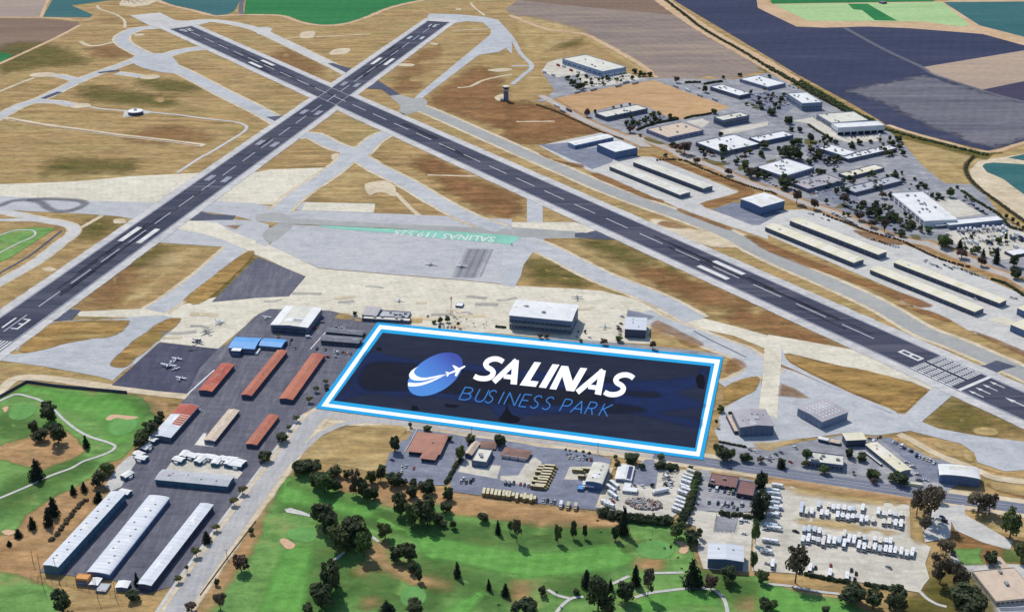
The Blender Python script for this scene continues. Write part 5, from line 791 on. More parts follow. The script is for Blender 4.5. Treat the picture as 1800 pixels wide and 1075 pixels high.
stroke_letter('letter', [([(-28.87,1052.08),(-29.89,1047.57),(-31.29,1041.34),(-32.31,1036.21),(-32.67,1033.27),(-32.61,1031.22),(-32.21,1029.54),(-31.49,1028.1),(-30.51,1027.14),(-29.47,1026.66),(-28.36,1026.61),(-27.17,1026.98),(-26.07,1027.82),(-25.18,1028.92),(-24.38,1030.51),(-23.49,1033.25),(-22.26,1038.3),(-20.91,1044.53),(-19.95,1049.04)],[(-27.91,1051.02),(-28.94,1046.53),(-30.33,1040.34),(-31.32,1035.37),(-31.63,1032.86),(-31.59,1031.67),(-31.38,1030.83),(-30.93,1029.91),(-30.22,1029.21),(-29.4,1028.82),(-28.48,1028.78),(-27.47,1029.1),(-26.54,1029.81),(-25.83,1030.69),(-25.2,1031.95),(-24.4,1034.4),(-23.21,1039.32),(-21.87,1045.52),(-20.91,1050.03)])], 'banner_blue')
stroke_letter('letter', [([(-13.38,1044.73),(-13.47,1045.69),(-13.65,1047.19),(-14.12,1048.68),(-14.9,1049.43),(-15.77,1049.76),(-16.68,1049.67),(-17.61,1049.09),(-18.55,1048.13),(-19.35,1046.88),(-19.95,1045.29),(-20.38,1043.45),(-20.53,1041.46),(-20.18,1039.65),(-19.59,1038.29),(-19.01,1037.09),(-18.4,1036.05),(-17.83,1035.21),(-17.57,1034.5),(-17.5,1033.5),(-17.58,1032.16),(-17.82,1030.87),(-18.28,1029.56),(-18.93,1028.27),(-19.59,1027.38),(-20.24,1026.96),(-20.92,1026.87),(-21.53,1027.08),(-22.13,1027.8),(-22.78,1028.96),(-23.25,1029.86)],[(-14.41,1044.34),(-14.5,1045.24),(-14.62,1046.33),(-14.8,1046.89),(-15.18,1047.26),(-15.81,1047.51),(-16.47,1047.45),(-17.21,1046.99),(-17.99,1046.19),(-18.61,1045.23),(-19.06,1044.04),(-19.38,1042.68),(-19.46,1041.64),(-19.29,1040.85),(-18.85,1039.8),(-18.33,1038.72),(-17.79,1037.8),(-17.13,1036.81),(-16.58,1035.34),(-16.45,1033.45),(-16.56,1031.55),(-16.9,1029.75),(-17.49,1028.08),(-18.27,1026.55),(-19.12,1025.41),(-20.01,1024.82),(-20.94,1024.7),(-21.85,1025.01),(-22.71,1026.03),(-23.44,1027.36),(-23.93,1028.28)])], 'banner_blue')
stroke_letter('letter', [([(-11.55,1023.38),(-6.33,1045.58)],[(-12.48,1024.37),(-7.27,1046.59)])], 'banner_blue')
stroke_letter('letter', [([(-6.7,1022.18),(-1.39,1044.33)],[(-7.62,1023.16),(-2.33,1045.34)]), ([(-2.36,1044.48),(1.56,1020.04)],[(-1.36,1045.19),(2.53,1020.72)]), ([(2.5,1019.89),(7.96,1041.96)],[(1.59,1020.87),(7.03,1042.97)])], 'banner_blue')
stroke_letter('letter', [([(6.25,1018.96),(11.76,1041)],[(5.34,1019.94),(10.84,1042.01)]), ([(11.23,1040.4),(17.6,1038.79)],[(11.37,1042.61),(17.75,1040.99)]), ([(8.56,1029.74),(14.25,1028.32)],[(8.7,1031.91),(14.4,1030.48)]), ([(5.73,1018.39),(11.99,1016.83)],[(5.86,1020.52),(12.13,1018.96)])], 'banner_blue')
stroke_letter('letter', [([(26.58,1034.67),(26.51,1035.62),(26.36,1037.1),(25.92,1038.56),(25.14,1039.29),(24.26,1039.62),(23.33,1039.54),(22.36,1038.98),(21.38,1038.04),(20.53,1036.82),(19.87,1035.25),(19.38,1033.42),(19.18,1031.45),(19.51,1029.66),(20.08,1028.32),(20.65,1027.14),(21.26,1026.11),(21.82,1025.27),(22.08,1024.55),(22.14,1023.57),(22.03,1022.26),(21.75,1021),(21.25,1019.72),(20.55,1018.45),(19.85,1017.58),(19.17,1017.17),(18.45,1017.08),(17.82,1017.3),(17.2,1018.02),(16.57,1019.18),(16.1,1020.08)],[(25.55,1034.23),(25.48,1035.12),(25.38,1036.19),(25.2,1036.76),(24.8,1037.15),(24.15,1037.41),(23.46,1037.35),(22.69,1036.9),(21.86,1036.12),(21.2,1035.17),(20.72,1034.01),(20.36,1032.68),(20.26,1031.67),(20.41,1030.89),(20.85,1029.84),(21.36,1028.78),(21.9,1027.85),(22.56,1026.88),(23.08,1025.43),(23.18,1023.56),(23.01,1021.68),(22.62,1019.89),(21.97,1018.24),(21.14,1016.74),(20.24,1015.62),(19.32,1015.05),(18.37,1014.94),(17.45,1015.26),(16.59,1016.26),(15.87,1017.57),(15.39,1018.48)])], 'banner_blue')
stroke_letter('letter', [([(37.02,1032.03),(36.96,1032.98),(36.82,1034.46),(36.39,1035.9),(35.63,1036.63),(34.75,1036.96),(33.82,1036.89),(32.85,1036.33),(31.86,1035.39),(31,1034.17),(30.33,1032.62),(29.83,1030.79),(29.62,1028.83),(29.93,1027.05),(30.49,1025.71),(31.05,1024.53),(31.64,1023.51),(32.2,1022.67),(32.45,1021.96),(32.5,1020.98),(32.38,1019.67),(32.09,1018.42),(31.58,1017.15),(30.87,1015.88),(30.17,1015.01),(29.49,1014.6),(28.77,1014.52),(28.14,1014.73),(27.53,1015.46),(26.9,1016.61),(26.45,1017.5)],[(35.99,1031.59),(35.93,1032.48),(35.83,1033.55),(35.66,1034.12),(35.27,1034.51),(34.62,1034.76),(33.93,1034.7),(33.16,1034.26),(32.33,1033.48),(31.66,1032.53),(31.16,1031.38),(30.8,1030.05),(30.69,1029.05),(30.83,1028.27),(31.26,1027.22),(31.76,1026.16),(32.3,1025.24),(32.94,1024.28),(33.45,1022.84),(33.54,1020.97),(33.36,1019.09),(32.95,1017.31),(32.29,1015.67),(31.45,1014.17),(30.54,1013.06),(29.61,1012.5),(28.67,1012.39),(27.75,1012.7),(26.9,1013.7),(26.2,1015),(25.73,1015.91)])], 'banner_blue')
stroke_letter('letter', [([(41.36,1010.24),(47.44,1031.97)],[(40.48,1011.21),(46.56,1032.97)]), ([(46.92,1031.38),(48.06,1031.2),(49.63,1030.91),(50.87,1030.39),(51.59,1029.68),(52.02,1028.87),(52.13,1028.13),(51.96,1026.75),(51.43,1024.89),(50.74,1023.32),(49.88,1022.15),(48.82,1021.22),(47.71,1020.7),(46.37,1020.78),(44.88,1021.29),(43.82,1021.69)],[(47.08,1033.56),(48.23,1033.38),(49.85,1033.07),(51.25,1032.5),(52.21,1031.56),(52.92,1030.22),(53.22,1028.28),(52.91,1026.01),(52.25,1023.69),(51.37,1021.71),(50.31,1020.26),(49.06,1019.17),(47.72,1018.55),(46.19,1018.64),(44.64,1019.17),(43.56,1019.58)])], 'banner_blue')
stroke_letter('letter', [([(50.52,1007.67),(61.44,1028.12)],[(49.86,1009.17),(60.79,1029.68)]), ([(60.6,1028.96),(58.92,1006.18)],[(61.63,1028.84),(59.93,1006.07)]), ([(53.98,1013.97),(59.54,1012.58)],[(54.19,1016.08),(59.76,1014.69)])], 'banner_blue')
stroke_letter('letter', [([(62.69,1004.94),(69.12,1026.49)],[(61.83,1005.9),(68.25,1027.48)]), ([(68.58,1025.91),(69.72,1025.72),(71.29,1025.43),(72.5,1024.93),(73.12,1024.24),(73.45,1023.49),(73.52,1022.76),(73.34,1021.49),(72.83,1019.8),(72.18,1018.39),(71.42,1017.38),(70.49,1016.6),(69.46,1016.18),(68.14,1016.28),(66.65,1016.77),(65.59,1017.16)],[(68.78,1028.07),(69.93,1027.88),(71.55,1027.58),(72.92,1027.01),(73.81,1026.05),(74.41,1024.69),(74.6,1022.84),(74.27,1020.74),(73.62,1018.61),(72.79,1016.8),(71.8,1015.49),(70.67,1014.56),(69.42,1014.04),(67.92,1014.16),(66.38,1014.67),(65.3,1015.06)]), ([(68.26,1015.14),(68.36,1003.65)],[(69.29,1015.41),(69.38,1003.92)])], 'banner_blue')
stroke_letter('letter', [([(74.7,1001.96),(81.31,1023.41)],[(73.85,1002.91),(80.46,1024.39)]), ([(87.76,1023.1),(77.76,1013.94)],[(88.06,1021.15),(78.08,1012.02)]), ([(78.86,1013.32),(81.07,1000.18)],[(79.84,1014.24),(82.04,1001.08)])], 'banner_blue')
# ================================================================== buildings
NB = 0
def shared_box(name, sx, sy, sz, mats, cache={}):
    k = (name, round(sx, 2), round(sy, 2), round(sz, 2), tuple(mats))
    if k not in cache:
        b = MB(); b.box(-sx / 2, sx / 2, -sy / 2, sy / 2, 0, sz); cache[k] = b.mesh(name, mats)
    return cache[k]
def building(name, label, cat, quad, h, wall='wall_bluegrey', roof='roof_white', style='flat', rise=1.5, ridge='long', over=.5, units=0, vents=0,
             doors=0, door_h=None, door='door_metal', windows=0, rows=1, win_side='front', door_side='front', parapet=.7, canopy=None, group=None, bands=0, skylights=0, steps=None, sub=None):
    """quad: footprint corners B, A, D, C around the block; h: height of the eaves"""
    global NB; NB += 1; rnd = random.Random(NB * 13 + 5)
    B, A, D, Cc = [Vector(p) for p in quad]
    u = A - B; w = Cc - B
    if u.x * w.y - u.y * w.x < 0: B, A, D, Cc = A, B, Cc, D; u = A - B; w = Cc - B
    L, Wd = u.length, w.length; ctr = (B + D) / 2; ang = math.atan2(u.y, u.x)
    base = gz(ctr.x, ctr.y)
    root = bpy.data.objects.new(name, None); COL.objects.link(root); root.location = (ctr.x, ctr.y, base); root.rotation_euler[2] = ang
    tag(root, label, cat, group)
    x, y = L / 2, Wd / 2; BASE = -.35
    lx = (ridge == 'long' and L >= Wd) or (ridge == 'short' and L < Wd) or ridge == 'x'
    wb = MB(); rb = MB()
    wl = [(-x, -y), (x, -y), (x, y), (-x, y)]
    if style == 'flat':
        for i in range(4):
            (xa, ya), (xb, yb) = wl[i], wl[(i + 1) % 4]
            wb.add([(xa, ya, BASE), (xb, yb, BASE), (xb, yb, h), (xa, ya, h)], [(0, 1, 2, 3)])
        t = .35
        inn = [(-x + t, -y + t), (x - t, -y + t), (x - t, y - t), (-x + t, y - t)]
        for i in range(4):
            j = (i + 1) % 4
            wb.add([(*wl[i], h), (*wl[j], h), (*inn[j], h), (*inn[i], h)], [(0, 1, 2, 3)])
            wb.add([(*inn[i], h), (*inn[j], h), (*inn[j], h - parapet), (*inn[i], h - parapet)], [(0, 1, 2, 3)])
        rz = h - parapet + .02
        rb.add([(*p, rz) for p in inn], [(0, 1, 2, 3)])
    else:
        a, b = (x, y) if lx else (y, x)              # a along the ridge, b across
        P = (lambda s, t, z: (s, t, z)) if lx else (lambda s, t, z: (-t, s, z))
        if style == 'gable': prof = [(-b, 0), (0, rise), (b, 0)]
        elif style == 'shed': prof = [(-b, 0), (b, rise)]
        elif style == 'arch': prof = [(-b * math.cos(math.pi * i / 12), rise * math.sin(math.pi * i / 12)) for i in range(13)]
        elif style == 'hip': prof = [(-b, 0), (0, rise), (b, 0)]
        if style == 'hip':
            for i in range(4):
                (xa, ya), (xb, yb) = wl[i], wl[(i + 1) % 4]
                wb.add([(xa, ya, BASE), (xb, yb, BASE), (xb, yb, h), (xa, ya, h)], [(0, 1, 2, 3)])
            o = over; k = max(a - b, .5); q = [P(-a - o, -b - o, h - .15), P(a + o, -b - o, h - .15), P(a + o, b + o, h - .15), P(-a - o, b + o, h - .15), P(-k, 0, h + rise), P(k, 0, h + rise)]
            rb.add(q, [(0, 1, 5, 4), (1, 2, 5), (2, 3, 4, 5), (3, 0, 4), (3, 2, 1, 0)])
        else:
            n = len(prof)
            for s in (-1, 1):
                pts = [P(s * a, -b, BASE), P(s * a, b, BASE)] + [P(s * a, t, h + z) for t, z in reversed(prof)]
                wb.add(pts, [tuple(range(len(pts)))])
            wb.add([P(-a, -b, BASE), P(a, -b, BASE), P(a, -b, h), P(-a, -b, h)], [(0, 1, 2, 3)])
            hb = h + prof[-1][1]
            wb.add([P(-a, b, BASE), P(a, b, BASE), P(a, b, hb), P(-a, b, hb)], [(0, 1, 2, 3)])
            o = over; pr = [(t * (1 + o / b), z) for t, z in prof]
            up = [P(s * (a + o), t, h + z + .28) for s in (-1, 1) for t, z in pr]; dn = [P(s * (a + o), t, h + z + .04) for s in (-1, 1) for t, z in pr]
            rb.add(up, [(i, i + 1, n + i + 1, n + i) for i in range(n - 1)])
            rb.add(dn, [(i, i + 1, n + i + 1, n + i) for i in range(n - 1)])
            rb.add(up + dn, [(i, i + 1, 2 * n + i + 1, 2 * n + i) for i in range(n - 1)] + [(n + i, n + i + 1, 3 * n + i + 1, 3 * n + i) for i in range(n - 1)] + [(0, n, 3 * n, 2 * n), (n - 1, 2 * n - 1, 4 * n - 1, 3 * n - 1)])
        def zr(px_, py_):
            t = py_ if lx else -px_
            if style == 'hip': return h + rise * max(0, 1 - abs(t) / b)
            for (t0, z0), (t1, z1) in zip(prof, prof[1:]):
                if t0 <= t <= t1: return h + z0 + (z1 - z0) * (t - t0) / (t1 - t0)
            return h
    wb.build('wall', [wall], root); ro = rb.build('roof', [roof], root)
    roofz = (lambda px_, py_: h - parapet) if style == 'flat' else zr
    for i in range(bands):                         # pale roof sheets between weathered ones
        s0 = -1 + 2 * (i + .3) / bands; s1 = s0 + 1.0 / bands
        if style == 'flat': continue
        aa = a
        v = [P(s0 * aa, t * .98, h + z + .31) for t, z in prof] + [P(s1 * aa, t * .98, h + z + .31) for t, z in prof]; n = len(prof)
        link('roof_panel', mesh_from('roof_panel', v, [(i2, i2 + 1, n + i2 + 1, n + i2) for i2 in range(n - 1)], ['roof_tan' if sub is None else sub]), root)
    if style in ('gable', 'arch') and max(L, Wd) > 28:       # odd roof sheets replaced over the years, and standing seams
        alt = {'roof_white_metal': 'roof_white', 'roof_cream': 'roof_white', 'roof_orange': 'roof_terracotta', 'roof_red': 'roof_terracotta', 'roof_offwhite': 'roof_white', 'roof_grey_metal': 'roof_grey', 'roof_tan': 'roof_offwhite', 'roof_white': 'roof_offwhite', 'roof_grey': 'roof_grey_metal'}.get(roof, 'roof_grey')
        n = len(prof); h2 = n // 2
        for i in range(int(2 * a / 22) + 2):
            s0 = rnd.uniform(-.97, .9); s1 = min(.98, s0 + rnd.uniform(3, 8) / a); sd_ = rnd.choice((0, 1)); pp = prof[:h2 + 1] if sd_ else prof[h2:]; k = len(pp)
            v = [P(s_ * a, t * .98, h + z + .31) for s_ in (s0, s1) for t, z in pp]
            link('roof_sheet', mesh_from('roof_sheet', v, [(q, q + 1, k + q + 1, k + q) for q in range(k - 1)], [alt]), root)
        sb = MB(); sp_ = max(4., 2 * a / 24); i = 1
        while -a + i * sp_ < a - 1:
            s_ = -a + i * sp_; i += 1
            sb.add([P(s_ + e_, t, h + z + q) for e_, q in ((-.15, .28), (0, .37), (.15, .28)) for t, z in prof], [(e_ * n + q, e_ * n + q + 1, (e_ + 1) * n + q + 1, (e_ + 1) * n + q) for e_ in (0, 1) for q in range(n - 1)])
        sb.build('roof_seam', [roof], ro)
    for i in range(units):
        px_, py_ = rnd.uniform(-.78, .78) * x, rnd.uniform(-.7, .7) * y; s = rnd.choice((2.2, 2.8, 3.4))
        link('rooftop_unit', shared_box('rooftop_unit', s, s * .7, 1.5, ['unit_metal']), root, (px_, py_, roofz(px_, py_) + .05))
    for i in range(vents):
        f = -.85 + 1.7 * (i + .5) / vents; px_, py_ = (f * x, rnd.choice((-.3, .3)) * y) if L >= Wd else (rnd.choice((-.3, .3)) * x, f * y)
        link('roof_vent', shared_box('roof_vent', 1.1, 1.1, .8, ['unit_metal']), root, (px_, py_, roofz(px_, py_) + .1))
    for i in range(skylights):
        nx = max(1, int(round(math.sqrt(skylights * L / Wd)))); ny = max(1, math.ceil(skylights / nx)); fx = -.8 + 1.6 * ((i % nx) + .5) / nx; fy = -.75 + 1.5 * ((i // nx) + .5) / ny
        link('skylight', shared_box('skylight', 2.6, 1.1, .3, ['trim_white']), root, (fx * x, fy * y, roofz(fx * x, fy * y) + .22))
    # sides: centre, outward normal in local space, length
    sides = [((0, -y), (0, -1), L), ((x, 0), (1, 0), Wd), ((0, y), (0, 1), L), ((-x, 0), (-1, 0), Wd)]
    def facing(s): return -(math.sin(ang) * s[1][0] + math.cos(ang) * s[1][1])
    order = sorted(sides, key=facing, reverse=True)
    def pick(which):
        vis = order[:2]
        return {'front': [vis[0]], 'second': [vis[1]], 'both': vis, 'long': [max(vis, key=lambda s: s[2])], 'short': [min(vis, key=lambda s: s[2])], 'longs': sorted(sides, key=lambda s: -s[2])[:2]}[which]
    def place(nm, sx, sy, sz, mats, side, f, z):
        (cx, cy), (nx, ny), ln = side; tx, ty = -ny, nx
        o = link(nm, shared_box(nm, sx, sy, sz, mats), root, (cx + tx * f * ln + nx * sy * .3, cy + ty * f * ln + ny * sy * .3, z), math.atan2(ty, tx))
        return o
    for sd in (pick(door_side) if doors else []):
        dh = door_h or h * .72; wd = sd[2] / doors * .84
        for i in range(doors):
            d = place('hangar_door' if wd > 6 else 'door', wd, .3, dh, [door], sd, (i + .5) / doors - .5, 0)
            if wd > 9 and doors <= 3:
                for k in range(1, 4): link('door_rail', shared_box('door_rail', .18, .4, dh, ['wall_dark']), d, ((k / 4 - .5) * wd, 0, .02))
    for sd in (pick(win_side) if windows else []):
        wd = min(sd[2] / windows * .66, 9)
        for r in range(rows):
            z = h * (.32 if rows == 1 else (.12 + r * .42)); wh = min(1.9, h * .26)
            for i in range(windows):
                f = (i + .5) / windows - .5
                wnd = place('window', wd, .24, wh, ['glass_dark'], sd, f, z)
                if wd > 2.5: link('frame', shared_box('frame', .14, .3, wh, ['trim_white']), wnd, (0, 0, 0)); link('sill', shared_box('sill', wd + .3, .36, .14, ['trim_white']), wnd, (0, 0, -.14))
    if canopy:
        sd = pick('front')[0]; place('canopy', sd[2] * canopy[0], canopy[1], .3, [canopy[3] if len(canopy) > 3 else 'trim_white'], sd, canopy[4] if len(canopy) > 4 else 0, canopy[2])
    return root
bd = building
# ---- hangars south of the main apron
G1 = 'hangars facing the main apron'
bd('aircraft_hangar', 'white hangar with two bright white roof bands beside the asphalt yard', 'hangar', [(-197.7,1165.8),(-234.3,1172.2),(-226.6,1217),(-189.9,1210.7)],7.3, 'wall_slate', 'roof_offwhite', 'gable', 1.2, 'y', windows=3, doors=1, door='door_dark', over=.6)
_r = [o for o in bpy.data.objects if o.name == 'aircraft_hangar'][0]
bd('aircraft_hangar', 'largest white roofed hangar with long dark window band above a canopy', 'hangar', [(57.2,1165.5),(-2.6,1179.2),(5.8,1215.5),(65.5,1201.8)],14.6, 'wall_slate', 'roof_white', 'gable', 1.8, 'long', windows=14, rows=2, win_side='front', canopy=(.98, 5, 7.2, 'wall_beige'), doors=2, door_side='second', units=2, over=1)
bd('aircraft_hangar', 'small white square hangar at the corner of the tan apron', 'hangar', [(128.4,1157),(108.6,1159.6),(112.2,1186.9),(132,1184.3)],8.9, 'wall_dark', 'roof_white_metal', 'gable', .8, 'short', doors=2, door='door_dark', vents=3)
bd('aircraft_hangar', 'wide grey hangar with ribbed side strip and corrugated front near the parcel corner', 'hangar', [(218,970.4),(189.6,968),(187.3,996.1),(215.7,998.4)],8.9, 'wall_slate', 'roof_grey_metal', 'gable', 1.6, 'y', doors=6, door='door_metal', vents=5)
bd('lean_to', 'low ribbed lean-to strip along the grey hangar by the parcel corner', 'shed', [(185.8,972),(183,1000.6),(189.6,1001.3),(192.4,972.6)],3.0, 'wall_dark', 'roof_tan', 'flat', parapet=.2)
bd('aircraft_hangar', 'tall blue grey hangar with brown speckled roof on open concrete ramp', 'hangar', [(260.6,980.4),(244.7,1004.3),(270.2,1021.4),(286.2,997.4)],7.2, 'wall_bluegrey', 'roof_grey_metal', 'gable', 1.0, 'long', skylights=36, doors=5, door_side='second', door='wall_bluegrey', windows=0)
bd('airport_terminal', 'low grey terminal base with dark glazed front behind the parcel corner', 'terminal', [(-100.9,1190.2),(-148.4,1196.8),(-147.4,1204.4),(-99.8,1197.8)],3.3, 'wall_dark', 'roof_offwhite', 'flat', windows=12, units=4)
bd('terminal_hall', 'terminal hall with ribbed grey roof rising over the entrance', 'terminal', [(-134.6,1201.7),(-149.2,1204.5),(-145.7,1222.3),(-131.2,1219.5)],3.5, 'wall_slate', 'roof_grey_metal', 'shed', 1.2, 'x', windows=4, skylights=6)
bd('terminal_wing', 'flat roofed terminal wing with rooftop plant beside the ribbed hall', 'terminal', [(-103.5,1199.1),(-133.4,1204.3),(-131,1218.3),(-101,1213.1)],2.7, 'wall_bluegrey', 'roof_grey', 'flat', units=7, windows=6)
bd('office_building', 'long dark roofed terminal office farther from the parked cars', 'office', [(-144.9,1159.2),(-180.4,1166.7),(-178.7,1175.1),(-143.1,1167.7)],2.6, 'wall_dark', 'roof_dark', 'gable', 1, 'long', windows=9, vents=2, over=1)
bd('office_building', 'long dark roofed terminal office facing the row of parked cars', 'office', [(-146.1,1138.7),(-182.3,1145.2),(-180.4,1155.7),(-144.3,1149.2)],4.0, 'wall_dark', 'roof_dark', 'gable', 1, 'long', windows=9, vents=2, over=1.2)
bd('flight_office', 'larger bright blue roofed building by the tan apron', 'office', [(-242.1,1124),(-266.6,1126.5),(-264.2,1149.6),(-239.7,1147)],4.8, 'wall_slate', 'roof_blue', 'gable', 1, 'long', windows=4, doors=1)
bd('flight_office', 'smaller bright blue roofed building beside parked trailers', 'office', [(-218.1,1130.1),(-239.9,1134.1),(-237,1149.8),(-215.2,1145.7)],3.6, 'wall_blue', 'roof_blue', 'gable', 1, 'long', windows=4, doors=1)
bd('canopy_hut', 'small white topped canopy hut in front of the blue roofed building', 'hut', [(-254,1118.5),(-263.7,1119.6),(-262.7,1128.1),(-253.1,1127)],5.3, 'wall_dark', 'roof_white', 'flat', parapet=.2, doors=1)
bd('box_trailer', 'white box trailer parked at the end of the blue roofed building', 'trailer', [(-238.9,1121.1),(-241.5,1121.4),(-240,1134.2),(-237.4,1133.9)],1.7, 'wall_white', 'roof_white', 'flat', parapet=.05)
bd('apron_hut', 'small white hut alone on the tan concrete apron', 'hut', [(-50.4,1228.4),(-57.4,1230),(-55.7,1237.8),(-48.7,1236.2)],2.1, 'wall_bluegrey', 'roof_white', 'flat', parapet=.1, windows=2)
# ---- red and cream hangar rows
bd('row_hangar', 'short bright red roofed row hangar nearest the golf course', 'hangar', [(-264.8,1040.6),(-276.6,1042.8),(-267,1095.1),(-255.3,1092.9)],4.0, 'wall_dark', 'roof_red', 'gable', .9, 'long', doors=6, door_side='second', door='door_dark')
bd('row_hangar', 'long orange red roofed row hangar, middle of the three', 'hangar', [(-228.4,1032.9),(-237.4,1034.7),(-220.4,1123.1),(-211.4,1121.4)],3.8, 'wall_dark', 'roof_orange', 'gable', .9, 'long', doors=10, door_side='second', door='door_dark')
bd('row_hangar', 'long faded orange roofed row hangar closest to the dark parcel', 'hangar', [(-191.4,1025.6),(-203.1,1027.8),(-186.6,1116.1),(-174.9,1113.9)],3.8, 'wall_dark', 'roof_orange', 'gable', .9, 'long', doors=10, door_side='second', door='door_dark', bands=0)
_wh = bd('row_hangar', 'patched hangar with white front roof and red rusted rear by the golf trees', 'hangar', [(-282.1,958.9),(-298.3,962.3),(-287,1016.5),(-270.7,1013.1)],4.2, 'wall_slate', 'roof_white_metal', 'gable', .9, 'long', doors=8, door_side='second', door='door_dark', windows=0)
bd('row_hangar', 'cream roofed row hangar on a pale slab between asphalt lanes', 'hangar', [(-244.9,954.8),(-254,956.6),(-243.7,1008.7),(-234.6,1006.9)],3.3, 'wall_slate', 'roof_tan', 'gable', .8, 'long', doors=6, door_side='second', door='door_dark')
bd('row_hangar', 'short red brown roofed row hangar beside the boulevard trees', 'hangar', [(-209.3,948.6),(-218.3,950.5),(-207.9,999.4),(-199,997.5)],3.2, 'wall_dark', 'roof_orange', 'gable', .8, 'long', doors=6, door_side='second', door='door_dark')
bd('maintenance_hangar', 'broad grey roofed hangar with dark teal front and four roof vents', 'hangar', [(-220.5,883.3),(-278.8,893.4),(-276.3,907.9),(-218,897.7)],4.4, 'wall_teal', 'roof_grey', 'gable', 1.0, 'long', doors=7, door='wall_teal', vents=4, windows=0)
bd('storage_hangar', 'long white roofed hangar with teal side, leftmost of three', 'hangar', [(-317.8,774.1),(-328.8,776.6),(-306.2,871.8),(-295.3,869.2)],6.9, 'wall_teal', 'roof_white_metal', 'gable', .7, 'long', doors=12, door_side='second', door='wall_teal', vents=10)
bd('storage_hangar', 'long white roofed hangar with blue side, middle of three', 'hangar', [(-280.4,769),(-296.7,772.1),(-278,870.4),(-261.8,867.3)],3.6, 'wall_blue', 'roof_white_metal', 'arch', 1.3, 'long', doors=12, door_side='second', door='wall_blue', vents=10)
bd('storage_hangar', 'long narrow white roofed open hangar with black side, nearest the boulevard', 'hangar', [(-247.7,755.3),(-257.4,757.4),(-236,858.5),(-226.3,856.5)],4.7, 'wall_dark', 'roof_white_metal', 'gable', .6, 'long', doors=12, door_side='second', door='door_dark')
bd('orange_shed', 'small orange walled shed at the foot of the white hangars', 'shed', [(-293.4,761.8),(-302.4,763),(-301.7,768.8),(-292.7,767.7)],5.6, 'wall_orange', 'wall_orange', 'flat', parapet=.2, doors=1, windows=1)
bd('storage_shed', 'small white gabled shed below the blue sided hangar', 'shed', [(-286.2,759.4),(-292.3,760.1),(-291.4,767.7),(-285.3,767)],2.3, 'wall_slate', 'roof_white', 'gable', .5, 'long', doors=1)
bd('storage_shed', 'small grey flat roofed shed beside the fence line', 'shed', [(-278.7,753),(-286.3,753.9),(-285.3,763.2),(-277.7,762.4)],1.7, 'wall_beige', 'roof_grey', 'flat', parapet=.2, doors=1)
bd('storage_shed', 'pale green tinted shed next to the dark cypress', 'shed', [(-264.6,755.3),(-272.6,755.8),(-272.1,763),(-264.2,762.6)],3.0, 'wall_teal', 'roof_white', 'gable', .6, 'short', doors=2)
# ---- small white sheds in the yard: one kind, copied
def shed_proto():
    r = bpy.data.objects.new('portable_hangar', None); COL.objects.link(r)
    b = MB(); b.box(-4.5, 4.5, -3, 3, -.2, 2.9); b.build('wall', ['wall_teal'], r)
    b = MB(); pr = [(-3.4, 2.8), (0, 3.7), (3.4, 2.8)]
    b.add([(s * 4.8, t, z + k) for k in (0, .15) for s in (-1, 1) for t, z in pr], [(0, 1, 4, 3), (1, 2, 5, 4), (6, 7, 10, 9), (7, 8, 11, 10), (0, 3, 9, 6), (2, 5, 11, 8)]); b.build('roof', ['roof_white'], r)
    b = MB(); b.box(-3.2, 3.2, -3.12, -2.95, 0, 2.4); b.build('door', ['wall_teal'], r)
    b = MB(); b.box(-1.6, 1.6, -4.6, -3.05, 0, 2.0); b.box(-1.8, 1.8, -4.8, -3, 2.0, 2.15); b.build('lean_to', ['trim_white'], r)
    return r
def copy_tree(o, parent=None):
    c = o.copy(); COL.objects.link(c); c.parent = parent
    for ch in o.children: copy_tree(ch, c)
    return c
sp = shed_proto(); first = True
for lab, pts in (('white portable hangar stacked along the golf side fence', [(-297.3,959.6,-0.48),(-299.7,946.7,-0.48),(-302.3,935.7,-0.47),(-298.7,929.9,-0.47),(-303.8,903.9,-0.46),(-298.7,878.3,-0.45)]), ('white portable hangar clustered behind the broad grey hangar', [(-268.2,927.4,-0.34),(-265.8,935.7,-0.34),(-258.4,933.2,-0.34),(-251.8,932.4,-0.34),(-251.0,926.6,-0.34),(-244.3,931.5,-0.35),(-238.7,929.1,-0.35),(-237.3,924.1,-0.34),(-231.7,928.2,-0.35),(-225.6,927.4,-0.35),(-226.3,922.5,-0.34),(-219.8,919.2,-0.34),(-218.0,923.3,-0.35)])):
    for i, (x, y, a) in enumerate(pts):
        o = sp if first else copy_tree(sp); first = False
        o.location = (x, y, gz(x, y)); o.rotation_euler[2] = a + (.12 if i % 2 else -.1) + (math.pi / 2 if i % 3 == 1 else 0); tag(o, ['first', 'second', 'third', 'fourth', 'fifth', 'sixth', 'seventh', 'eighth', 'ninth', 'tenth', 'eleventh', 'twelfth', 'thirteenth'][i] + ' ' + lab + (' from the top' if 'fence' in lab else ' from the left'), 'shed', 'portable white hangars in the yard')
